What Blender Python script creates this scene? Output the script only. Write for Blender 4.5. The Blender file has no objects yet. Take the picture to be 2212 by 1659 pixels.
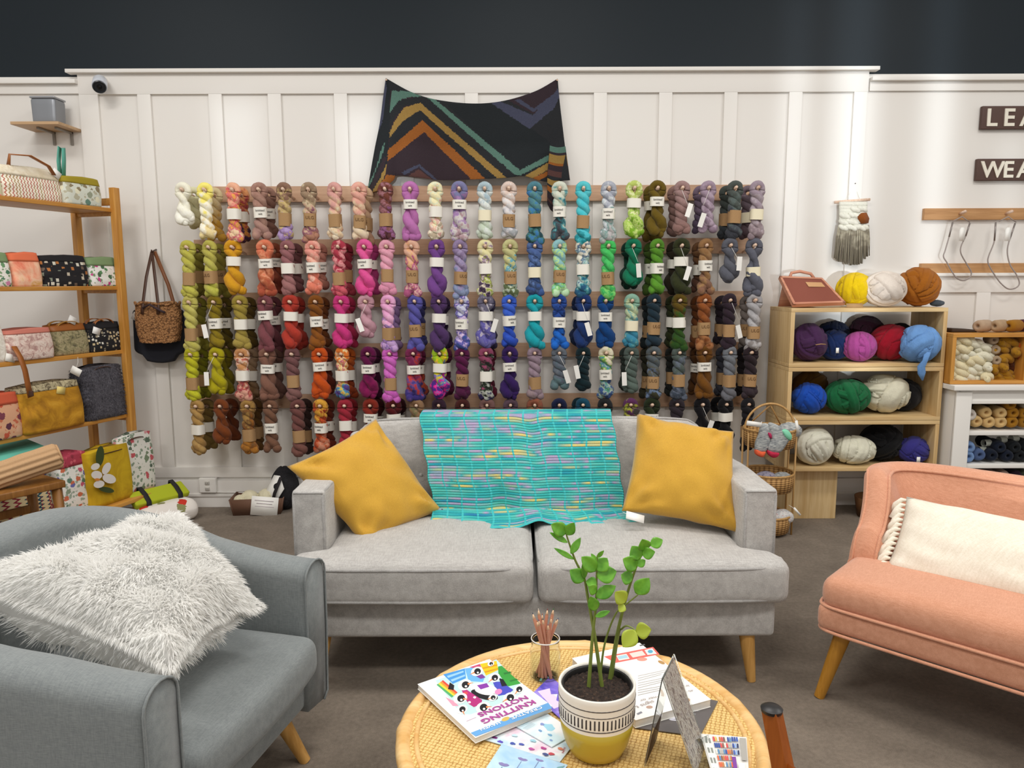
import bpy, bmesh, math, random
from mathutils import Vector, Matrix, noise as mnoise
C = bpy.context.scene.collection
PI = math.pi
# ------------------------------------------------------------------ camera
F_PX, PITCH, ROLL, EYE = 1600.0, math.radians(7.76), math.radians(0.2), 1.5
cam_d = bpy.data.cameras.new('camera')
cam_d.sensor_fit = 'HORIZONTAL'; cam_d.sensor_width = 36.0
cam_d.lens = 36.0 * F_PX / 2212.0
cam_d.clip_start = 0.05; cam_d.clip_end = 100
cam_o = bpy.data.objects.new('camera', cam_d); C.objects.link(cam_o)
cam_o.location = (0, 0, EYE)
cam_o.rotation_mode = 'QUATERNION'
cam_o.rotation_quaternion = (Matrix.Rotation(PI/2 - PITCH, 3, 'X') @ Matrix.Rotation(-ROLL, 3, 'Z')).to_quaternion()
bpy.context.scene.camera = cam_o
vs = bpy.context.scene.view_settings
vs.view_transform = 'Standard'; vs.look = 'None'; vs.exposure = 0.47; vs.gamma = 1.0
vs.use_curve_mapping = False
bpy.context.scene.cycles.max_bounces = 6
bpy.context.scene.cycles.diffuse_bounces = 3
bpy.context.scene.cycles.transparent_max_bounces = 8
# ------------------------------------------------------------------ light
w = bpy.data.worlds.new('room_light'); bpy.context.scene.world = w; w.use_nodes = True
w.node_tree.nodes['Background'].inputs[0].default_value = (1.0, 0.975, 0.94, 1)
w.node_tree.nodes['Background'].inputs[1].default_value = 0.42
def area(name, loc, aim, sx, sy, power, col=(1, 1, 1), spread=180):
    d = bpy.data.lights.new(name, 'AREA'); d.shape = 'RECTANGLE'; d.size = sx; d.size_y = sy
    d.energy = power; d.color = col; d.spread = math.radians(spread)
    o = bpy.data.objects.new(name, d); C.objects.link(o); o.location = loc
    o.rotation_euler = (Vector(aim) - Vector(loc)).to_track_quat('-Z', 'Y').to_euler()
    return o
for lx in (-2.6, 0.2, 3.0):                      # ceiling panels of the shop
    for ly in (0.2, 2.5):
        area('ceiling_panel_light', (lx, ly, 3.9), (lx, ly + 0.25, 0), 1.1, 0.5, 25 if ly > 1 else 30, (1.0, 0.972, 0.935))
# bluish daylight coming through the narrow shop-front panes opposite the wall
for tx, wd, zc, hh, e in ((1.80, .10, 2.35, 1.9, 1.0), (2.18, .24, 2.1, 2.6, 1.15), (2.72, .16, 2.35, 2.0, 1.0), (3.2, .05, 1.9, 1.0, .8), (-0.85, .5, 2.35, .5, .5), (-1.75, .3, 2.35, .6, .4)):
    area('window_daylight', (tx * .55, -4.0, zc - .5), (tx, 4.9, zc), wd, hh, 1.05 * e * wd * hh, (.84, .93, 1.0), 2)
# ------------------------------------------------------------------ pixel rays onto real planes
def ray(px, py):
    u = px - 1106; v = -(py - 829.5)
    c, s = math.cos(ROLL), math.sin(ROLL)
    ur = c*u + s*v; uu = -s*u + c*v
    cp, sp = math.cos(PITCH), math.sin(PITCH)
    return Vector((ur, uu*sp + F_PX*cp, uu*cp - F_PX*sp))
def atY(px, py, Y):
    d = ray(px, py); t = Y/d[1]; return Vector((d[0]*t, Y, EYE + d[2]*t))
def atZ(px, py, Z):
    d = ray(px, py); t = (Z - EYE)/d[2]; return Vector((d[0]*t, d[1]*t, Z))
def onP(px, py, p, n):
    d = ray(px, py); o = Vector((0, 0, EYE)); t = (Vector(p) - o).dot(n)/d.dot(n); return o + d*t
# ------------------------------------------------------------------ materials
def lin(h):
    if isinstance(h, str):
        h = h.lstrip('#'); h = [int(h[i:i+2], 16)/255 for i in (0, 2, 4)]
    else: h = [x/255 for x in h]
    return tuple(x/12.92 if x <= .04045 else ((x+.055)/1.055)**2.4 for x in h) + (1.0,)
MC = {}
class NT:
    def __init__(s, name):
        s.m = bpy.data.materials.new(name); s.m.use_nodes = True; s.t = s.m.node_tree
        s.b = s.t.nodes['Principled BSDF']
    def n(s, typ, ins=None, **kw):
        x = s.t.nodes.new(typ)
        for k, v in kw.items(): setattr(x, k, v)
        for k, v in (ins or {}).items(): s.put(x, k, v)
        return x
    def put(s, x, k, v):
        if hasattr(v, 'is_output') or hasattr(v, 'links'): s.t.links.new(v, x.inputs[k])
        else: x.inputs[k].default_value = v
    def coord(s, kind='Object', scale=(1, 1, 1), rot=(0, 0, 0)):
        t = s.n('ShaderNodeTexCoord'); m = s.n('ShaderNodeMapping', {'Scale': scale, 'Rotation': rot, 'Vector': t.outputs[kind]})
        return m.outputs[0]
    def ramp(s, fac, stops, interp='LINEAR'):
        r = s.n('ShaderNodeValToRGB'); s.t.links.new(fac, r.inputs[0]); r.color_ramp.interpolation = interp
        e = r.color_ramp.elements
        while len(e) < len(stops): e.new(.5)
        for i, (p, c) in enumerate(stops): e[i].position = p; e[i].color = lin(c)
        return r.outputs[0]
    def noise(s, vec, scale=5, detail=3, rough=.55, dist=0):
        return s.n('ShaderNodeTexNoise', {'Vector': vec, 'Scale': scale, 'Detail': detail, 'Roughness': rough, 'Distortion': dist}).outputs[0]
    def math(s, op, a, b=0.0, c=None):
        x = s.n('ShaderNodeMath', operation=op); s.put(x, 0, a); s.put(x, 1, b)
        if c is not None: s.put(x, 2, c)
        return x.outputs[0]
    def mix(s, fac, a, b, mode='MIX'):
        x = s.n('ShaderNodeMix', data_type='RGBA', blend_type=mode); s.put(x, 0, fac)
        for i, v in ((6, a), (7, b)):
            if isinstance(v, (str, list)): v = lin(v)
            s.put(x, i, v)
        return x.outputs[2]
    def bump(s, h, strength=.3, dist=.002):
        b = s.n('ShaderNodeBump', {'Height': h, 'Strength': strength, 'Distance': dist}); s.t.links.new(b.outputs[0], s.b.inputs['Normal'])
    def done(s, col=None, rough=.7, **kw):
        if col is not None:
            if isinstance(col, (str, list)): col = lin(col)
            s.put(s.b, 'Base Color', col)
        s.put(s.b, 'Roughness', rough)
        for k, v in kw.items(): s.put(s.b, k.replace('_', ' '), v)
        return s.m
def plain(name, col, rough=.6, bump=0, bscale=60, metal=0, var=.0, **kw):
    k = ('p', name, str(col))
    if k in MC: return MC[k]
    t = NT(name); v = t.coord(); nz = t.noise(v, bscale, 3)
    if bump: t.bump(nz, bump, .002)
    c = t.mix(t.math('MULTIPLY', nz, var), col, [0, 0, 0]) if var else col
    MC[k] = t.done(c, rough, Metallic=metal, **kw); return MC[k]
def fabric(name, c1, c2, scale=260, bump=.35, rough=.9, sheen=.2, blotch=.25):
    k = ('f', name)
    if k in MC: return MC[k]
    t = NT(name)
    a = t.noise(t.coord('Object', (scale, scale*.12, scale)), 1, 2, .6)
    b = t.noise(t.coord('Object', (scale*.12, scale, scale*.12)), 1, 2, .6)
    h = t.math('ADD', a, b)
    big = t.noise(t.coord('Object'), 14, 3)
    f = t.math('ADD', t.math('MULTIPLY', h, .5), t.math('MULTIPLY', t.math('SUBTRACT', big, .5), blotch))
    col = t.ramp(f, [(.36, c1), (.64, c2)])
    t.bump(h, bump, .0015)
    MC[k] = t.done(col, rough, Sheen_Weight=sheen); return MC[k]
def wood(name, c1, c2, axis='X', scale=1.0, rough=.5, bump=.12, knots=True):
    k = ('w', name, axis)
    if k in MC: return MC[k]
    t = NT(name); sc = [34*scale]*3; sc['XYZ'.index(axis)] = 2.2*scale
    g = t.noise(t.coord('Object', tuple(sc)), 1, 5, .62, .6)
    f2 = t.noise(t.coord('Object', tuple(x*3 for x in sc)), 1, 2)
    f = t.math('ADD', t.math('MULTIPLY', g, .75), t.math('MULTIPLY', f2, .25))
    col = t.ramp(f, [(.34, c1), (.66, c2)])
    t.bump(f, bump, .001)
    MC[k] = t.done(col, rough); return MC[k]
def yarn(name, cols, var=.5, length=.3, fuzz=1.0):
    """dyed wool: colours run from the top of the skein to the bottom with speckle"""
    k = ('y', name, tuple(cols), var, length)
    if k in MC: return MC[k]
    t = NT(name)
    co = t.n('ShaderNodeTexCoord').outputs['Object']
    z = t.n('ShaderNodeSeparateXYZ', {0: co}).outputs[2]
    oi = t.n('ShaderNodeObjectInfo').outputs['Random']
    sh = t.n('ShaderNodeVectorMath', {0: co, 1: (0, 0, 0)}, operation='ADD')
    cmb = t.n('ShaderNodeCombineXYZ', {0: t.math('MULTIPLY', oi, 9.0)}); t.t.links.new(cmb.outputs[0], sh.inputs[1])
    pv = sh.outputs[0]
    n1 = t.noise(pv, 26, 2, .5)
    fib = t.noise(t.n('ShaderNodeMapping', {'Vector': pv, 'Scale': (520, 520, 90), 'Rotation': (0, .6, 0)}).outputs[0], 1, 2)
    if len(cols) == 1:
        f = t.math('ADD', t.math('MULTIPLY', fib, .6), t.math('MULTIPLY', n1, .4))
        base = lin(cols[0]); dk = tuple(x*.62 for x in base[:3]) + (1,); lt = tuple(min(1, x*1.25 + .005) for x in base[:3]) + (1,)
        c = t.mix(t.math('MULTIPLY', f, 1.0), dk, lt)
    else:
        zf = t.math('MULTIPLY', z, -1.0/length)
        f = t.math('ADD', t.math('ADD', t.math('MULTIPLY', zf, .85), .08), t.math('MULTIPLY', t.math('SUBTRACT', n1, .5), var*4))
        m = len(cols); c0 = t.ramp(f, [((i+.5)/m, cc) for i, cc in enumerate(cols)]); c0 = t.mix(.30, c0, c0, 'ADD')
        c = t.mix(t.math('MULTIPLY', fib, .30), c0, [0, 0, 0])
    t.bump(fib, .8, .004)
    MC[k] = t.done(c, 1.0, Sheen_Weight=.1*fuzz, Specular_IOR_Level=.1); return MC[k]
# ------------------------------------------------------------------ geometry into a bmesh
def new(): return bmesh.new()
def ob(name, bm, m, parent=None, smooth=True, loc=None, rotz=None, mods=()):
    me = bpy.data.meshes.new(name)
    bmesh.ops.recalc_face_normals(bm, faces=bm.faces)
    bm.to_mesh(me); bm.free()
    for mm in (m if isinstance(m, (list, tuple)) else [m]): me.materials.append(mm)
    if smooth: me.shade_smooth()
    o = bpy.data.objects.new(name, me); C.objects.link(o)
    if parent is not None: o.parent = parent
    if loc is not None: o.location = loc
    if rotz is not None: o.rotation_euler[2] = rotz
    if smooth == 'auto':
        o.data.set_sharp_from_angle(angle=math.radians(40))
    for t, kw in mods:
        x = o.modifiers.new(t, t)
        for k, v in kw.items(): setattr(x, k, v)
    return o
def tag(o, label, cat, group=None):
    o['label'] = label; o['category'] = cat
    if group: o['group'] = group
    return o
def thing(name, label, cat, loc=(0, 0, 0), rotz=0, group=None):
    o = bpy.data.objects.new(name, None); C.objects.link(o); o.empty_display_size = .1
    o.location = loc; o.rotation_euler = (0, 0, rotz); return tag(o, label, cat, group)
def struct(name, bm, m, smooth='auto', parent=None):
    o = ob(name, bm, m, parent, smooth)
    if parent is None: o['kind'] = 'structure'
    return o
def sh(name, me, parent, m=None, loc=None, rot=None):
    """object on shared mesh data"""
    o = bpy.data.objects.new(name, me); C.objects.link(o); o.parent = parent
    if m is not None:
        o.material_slots[0].link = 'OBJECT'; o.material_slots[0].material = m
    if loc is not None: o.location = loc
    if rot is not None: o.rotation_euler = rot
    return o
def box(bm, c, s, bev=0, rot=None, seg=2):
    r = bmesh.ops.create_cube(bm, size=1.0)
    vs_ = r['verts']; M = Matrix.Translation(Vector(c)) @ (rot.to_4x4() if rot is not None else Matrix()) @ Matrix.Diagonal((s[0], s[1], s[2], 1))
    bmesh.ops.transform(bm, matrix=M, verts=vs_)
    if bev: bmesh.ops.bevel(bm, geom=list({e for v in vs_ for e in v.link_edges}), offset=bev, segments=seg, profile=.7, affect='EDGES', clamp_overlap=True)
def span(bm, x0, x1, y0, y1, z0, z1, bev=0, seg=2): box(bm, ((x0+x1)/2, (y0+y1)/2, (z0+z1)/2), (x1-x0, y1-y0, z1-z0), bev, None, seg)
def rings(bm, rs, closed_u=True, cap=True, loop=False):
    vr = [[bm.verts.new(p) for p in r] for r in rs]; n = len(vr[0])
    fs = []
    for i in range(len(vr) - (0 if loop else 1)):
        a, b = vr[i], vr[(i+1) % len(vr)]
        for j in range(n if closed_u else n-1):
            k = (j+1) % n
            try: fs.append(bm.faces.new((a[j], a[k], b[k], b[j])))
            except ValueError: pass
    if cap and closed_u and not loop:
        bm.faces.new(vr[0][::-1]); bm.faces.new(vr[-1])
    return fs
def tube(bm, pts, r, n=8, loop=False, cap=True, flat=None, up=None):
    P = [Vector(p) for p in pts]; m = len(P); rs = []
    T = []
    for i in range(m):
        a = P[(i-1) % m] if (loop or i > 0) else P[i]; b = P[(i+1) % m] if (loop or i < m-1) else P[i]
        t = (b-a); T.append(t.normalized() if t.length > 1e-9 else Vector((0, 0, 1)))
    u = Vector(up) if up else (Vector((0, 0, 1)) if abs(T[0].z) < .9 else Vector((1, 0, 0)))
    u = (u - T[0]*u.dot(T[0])).normalized()
    for i in range(m):
        if up: u = Vector(up)
        u = u - T[i]*u.dot(T[i]); u = u.normalized() if u.length > 1e-6 else T[i].orthogonal().normalized()
        v = T[i].cross(u); ri = r[i] if isinstance(r, (list, tuple)) else r
        ru, rv = (ri, ri) if flat is None else (ri*flat[0], ri*flat[1])
        rs.append([P[i] + u*(math.cos(2*PI*k/n)*ru) + v*(math.sin(2*PI*k/n)*rv) for k in range(n)])
    rings(bm, rs, True, cap, loop)
def strap(bm, pts, w, t, up=(0, 1, 0)):
    """flat band: rectangular section, width along `up`"""
    P = [Vector(p) for p in pts]; m = len(P); rs = []
    for i in range(m):
        d = (P[min(i+1, m-1)] - P[max(i-1, 0)]).normalized(); u = Vector(up); u = (u - d*u.dot(d)).normalized(); v = d.cross(u)
        rs.append([P[i]+u*w/2+v*t/2, P[i]-u*w/2+v*t/2, P[i]-u*w/2-v*t/2, P[i]+u*w/2-v*t/2])
    rings(bm, rs)
def lathe(bm, prof, n=32, c=(0, 0, 0), M=None, cap=True):
    c = Vector(c); rs = []
    for r, z in prof:
        ring = [Vector((math.cos(2*PI*k/n)*r, math.sin(2*PI*k/n)*r, z)) for k in range(n)]
        if M is not None: ring = [M @ p for p in ring]
        rs.append([p + c for p in ring])
    rings(bm, rs, True, cap)
def cyl(bm, p0, p1, r0, r1=None, n=16):
    tube(bm, [p0, p1], [r0, r0 if r1 is None else r1], n)
def poly(bm, pts, idx=0):
    f = bm.faces.new([bm.verts.new(p) for p in pts]); f.material_index = idx; return f
def prism(bm, pts, vec):
    v = Vector(vec); rings(bm, [[Vector(p) for p in pts], [Vector(p)+v for p in pts]])
def grid(bm, nu, nv, f, uv=True, wrap=False):
    V = [[bm.verts.new(f(i/nu, j/nv)) for j in range(nv+1)] for i in range(nu+1)]
    L = bm.loops.layers.uv.verify() if uv else None; fs = []
    for i in range(nu):
        for j in range(nv):
            q = bm.faces.new((V[i][j], V[i+1][j], V[i+1][j+1], V[i][j+1])); fs.append((q, (i+.5)/nu, (j+.5)/nv))
            if L:
                for l, (a, b) in zip(q.loops, ((i, j), (i+1, j), (i+1, j+1), (i, j+1))): l[L].uv = (a/nu, b/nv)
    return fs
def axis_pts(h, r, n):
    a = [-h + r*(1-math.cos(t*PI/8)) for t in range(0, 4)]
    return a + [-h+r + (2*h-2*r)*i/n for i in range(n+1)] + [-x for x in reversed(a)]
def rbox(bm, c, half, r, n=(8, 8, 3), fn=None):
    """cushion: a box with wholly rounded edges, fn deforms each local point"""
    H = half; A = [axis_pts(H[i], r, n[i]) for i in range(3)]
    c = Vector(c); cache = {}
    def vert(p):
        k = tuple(round(x, 6) for x in p)
        if k not in cache:
            q = [max(-(H[i]-r), min(H[i]-r, p[i])) for i in range(3)]
            d = Vector([p[i]-q[i] for i in range(3)])
            w = Vector(q) + (d.normalized()*r if d.length > 1e-9 else d)
            if fn: w = Vector(fn(w))
            cache[k] = bm.verts.new(w + c)
        return cache[k]
    for ax in range(3):
        o1, o2 = [(1, 2), (2, 0), (0, 1)][ax]
        for sgn in (-1, 1):
            for i in range(len(A[o1])-1):
                for j in range(len(A[o2])-1):
                    q = []
                    for a, b in ((i, j), (i+1, j), (i+1, j+1), (i, j+1)):
                        p = [0, 0, 0]; p[ax] = sgn*H[ax]; p[o1] = A[o1][a]; p[o2] = A[o2][b]; q.append(vert(p))
                    if len(set(q)) == 4:
                        try: bm.faces.new(q if sgn > 0 else q[::-1])
                        except ValueError: pass
def nz(x, y=0, z=0): return mnoise.noise(Vector((x, y, z)))
def sst(a, b, x):
    t = max(0, min(1, (x-a)/(b-a))); return t*t*(3-2*t)
TXT = {}
def text_mesh(s, size=.02, ext=.0004, align='CENTER', space=1.0, bold=0):
    k = (s, size, ext, align, space, bold)
    if k in TXT: return TXT[k]
    cu = bpy.data.curves.new('t', 'FONT'); cu.body = s; cu.size = size; cu.extrude = ext; cu.align_x = align; cu.align_y = 'CENTER'
    cu.space_character = space; cu.offset = bold; cu.resolution_u = 3
    o = bpy.data.objects.new('t', cu); C.objects.link(o)
    me = bpy.data.meshes.new_from_object(o.evaluated_get(bpy.context.evaluated_depsgraph_get()))
    bpy.data.objects.remove(o); bpy.data.curves.remove(cu); me.name = 'lettering'
    if not me.materials: me.materials.append(None)
    TXT[k] = me; return me
def basis(x, y, o):
    x = Vector(x).normalized(); z = x.cross(Vector(y)).normalized(); y = z.cross(x)
    return Matrix(((x.x, y.x, z.x, o[0]), (x.y, y.y, z.y, o[1]), (x.z, y.z, z.z, o[2]), (0, 0, 0, 1)))
def pillow(bm, corners, thick, n=28, pinch=.07, seed=0, wrinkle=.006, power=.5, sag=0.0, nrm=None, dent=None, crease=0.0):
    """stuffed cushion spanned by four seam corners"""
    a, b, c, d = [Vector(p) for p in corners]; N = (b-a).cross(d-a).normalized()
    if nrm is not None and N.dot(Vector(nrm)) < 0: N = -N
    mid = (a+b+c+d)/4
    def P(u, v, s):
        U, W = 2*u-1, 2*v-1
        p = (a*(1-u)+b*u)*(1-v) + (d*(1-u)+c*u)*v
        k = 1 - pinch*(1-W*W)*(U*U) - pinch*(1-U*U)*(W*W)
        if dent: k -= dent(u, v)
        p = mid + (p-mid)*k
        e = max(0.0, (1-U*U)*(1-W*W))**power
        wv = nz(u*5+seed, v*5, s*3)*wrinkle*min(1, e*3) + wrinkle*1.1*math.sin((U+W)*9+seed+3*nz(u*2, v*2, seed))*(abs(U*W)**1.5)*min(1, e*4)
        if crease:
            cu, cw = 1-abs(U), 1-abs(W); dd_ = math.hypot(cu, cw); an = math.atan2(cw, cu+1e-6)
            wv += crease*math.cos(an*9 + seed + U + 2*W)*math.exp(-((dd_-.42)/.24)**2)*min(1, e*3)*(1 if (U*seed % 2 < 1.2) else .5)
        return p + N*(s*thick/2*e + wv*s)
    for s in (1, -1):
        V = [[bm.verts.new(P(i/n, j/n, s)) for j in range(n+1)] for i in range(n+1)]
        for i in range(n):
            for j in range(n):
                q = (V[i][j], V[i+1][j], V[i+1][j+1], V[i][j+1]); bm.faces.new(q if s > 0 else q[::-1])
    bmesh.ops.remove_doubles(bm, verts=bm.verts, dist=1e-5)
    return P, N
def leg(name, parent, top, foot, r0, r1, m):
    b = new(); cyl(b, foot, top, r1, r0, 20); return ob(name, b, m, parent, 'auto')
def ordinal(i): return 'first second third fourth fifth sixth seventh eighth ninth tenth eleventh twelfth thirteenth fourteenth fifteenth sixteenth seventeenth eighteenth nineteenth twentieth twenty-first twenty-second twenty-third twenty-fourth twenty-fifth twenty-sixth twenty-seventh twenty-eighth'.split()[i-1]
M_WHITE = plain('white_paint', '#efece6', .42, .05, 40)
M_PAPER = plain('white_paper', '#f4f2ec', .8)
M_KRAFT = plain('kraft_paper', '#b58f62', .85, .1, 200, var=.25)
M_INK = plain('dark_ink', '#3a3434', .8)
# ================================================================== the room
WY = 4.9
t = NT('dark_carpet'); v = t.coord()
n1 = t.noise(v, 420, 3, .7); n2 = t.noise(v, 6, 3); n3 = t.noise(v, 60, 3)
f = t.math('ADD', t.math('MULTIPLY', n1, .5), t.math('ADD', t.math('MULTIPLY', n2, .25), t.math('MULTIPLY', n3, .25)))
t.bump(n1, .6, .004)
M_CARPET = t.done(t.ramp(f, [(.3, '#544a40'), (.7, '#978a7b')]), .97)
M_DARK = plain('charcoal_wall_paint', '#1d252b', .5, .04, 30, Specular_IOR_Level=.2)
M_PANEL = plain('warm_white_panel_paint', '#ebe7e1', .45, .05, 30)
b = new(); span(b, -6, 7, -3, WY+.2, -.1, 0); struct('floor', b, M_CARPET)
b = new(); span(b, -6, 7, WY, WY+.15, 0, 2.8); struct('wall_back', b, M_PANEL)
b = new(); span(b, -6, 7, WY+.01, WY+.15, 2.8, 4.4); struct('wall_upper', b, M_DARK)
Xl, Xr = -2.73, 2.285                     # the taller middle section of panelling
CAP, CAPS = 2.835, 2.775
b = new()
span(b, Xl-.055, Xr+.02, WY-.055, WY+.02, CAP-.022, CAP, .003)
struct('trim_1', b, M_PANEL)
b = new(); span(b, Xl, Xr-.03, WY-.02, WY+.02, 2.69, CAP-.022, .002); struct('trim_2', b, M_PANEL)
b = new(); span(b, Xl, Xr-.03, WY-.02, WY, .205, .275, .002); struct('trim_3', b, M_PANEL)
k = 4
for x in (-2.67, -2.32, -1.87, -1.496, -1.078, -.666, -.25, .159, .565, .978, 1.39, 1.80, 2.21):
    w_ = .12 if x == -2.67 else .083
    b = new(); span(b, x-w_/2, x+w_/2, WY-.019, WY, .275, 2.69, .002); struct('trim_%d' % k, b, M_PANEL); k += 1
# side sections
for x0, x1 in ((-6, Xl), (Xr-.02, 7)):
    b = new(); span(b, x0, x1, WY-.05, WY+.02, CAPS-.024, CAPS, .003); struct('trim_%d' % k, b, M_PANEL); k += 1
    b = new(); span(b, x0, x1, WY-.018, WY, 2.695, CAPS-.024, .002); struct('trim_%d' % k, b, M_PANEL); k += 1
b = new(); span(b, Xr-.02, 7, WY-.045, WY, 1.535, 1.555, .003); struct('trim_%d' % k, b, M_PANEL); k += 1
b = new(); span(b, Xr-.02, 7, WY-.02, WY, 1.43, 1.535, .002); struct('trim_%d' % k, b, M_PANEL); k += 1
for x in (3.09, 3.55):
    b = new(); span(b, x-.045, x+.045, WY-.019, WY, .2, 1.43, .002); struct('trim_%d' % k, b, M_PANEL); k += 1
b = new(); span(b, -6, 7, WY-.03, WY, 0, .185, .003); span(b, -6, 7, WY-.038, WY, .075, .095, .003)
struct('baseboard_back', b, M_PANEL)
# ------------------------------------------------------------------ power outlet on the baseboard
o = thing('power_outlet', 'white power outlet with raised cover on the baseboard beside the bag shelf', 'outlet', atY(450, 1048, WY-.04))
b = new(); box(b, (0, 0, 0), (.115, .03, .1), .006); ob('cover_plate', b, M_WHITE, o)
for dz in (.02, -.02):
    b = new(); box(b, (0, -.017, dz), (.03, .012, .022), .004); q = ob('socket', b, plain('outlet_grey', '#c9c5bd', .4), o)
    b = new()
    for dx in (-.006, .006): box(b, (dx, -.0235, dz), (.002, .002, .008))
    ob('slot', b, M_INK, q)
b = new(); tube(b, [(-.05, 0, -.045), (.1, .0, -.05), (.3, 0, -.052), (.6, 0, -.052)], .004); ob('cable', b, M_WHITE, o)
# ------------------------------------------------------------------ security camera
p = atY(222, 178, WY-.02)
o = thing('security_camera', 'white security camera with black lens high on the panelled wall', 'camera', p)
b = new(); lathe(b, [(.0, 0), (.036, 0), (.036, .012), (.02, .018), (.012, .03)], 24, M=Matrix.Rotation(PI/2, 4, 'X')); ob('wall_mount', b, M_WHITE, o, 'auto')
R = basis((1, .2, 0), (0, .4, 1), (0, 0, 0)).to_3x3()
ax = Vector((.35, -.78, -.5)).normalized(); R = ax.to_track_quat('Z', 'Y').to_matrix().to_4x4()
b = new(); lathe(b, [(.0, -.01), (.03, -.008), (.042, .01), (.043, .1), (.041, .105), (.0, .106)], 28, (0, -.03, .0), R); ob('housing', b, plain('camera_white', '#d5dae2', .35), o, 'auto')
b = new(); lathe(b, [(.0, .104), (.036, .104), (.039, .116), (.034, .12), (.03, .112), (.0, .111)], 28, (0, -.03, .0), R); l = ob('lens_ring', b, plain('black_plastic', '#22262a', .3), o, 'auto')
b = new(); lathe(b, [(0, .1125), (.014, .1125), (.012, .118), (0, .12)], 20, (0, -.03, 0), R); ob('lens', b, plain('lens_glass', '#0b0d10', .08), l, 'auto')
# ================================================================== peg rails with hanging skeins
M_RAIL = wood('pale_rail_wood', '#b38d70', '#cba688', 'X', 1, .6)
M_PEG = wood('peg_wood', '#c9a184', '#ecd2bd', 'Y', 2, .55)
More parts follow.
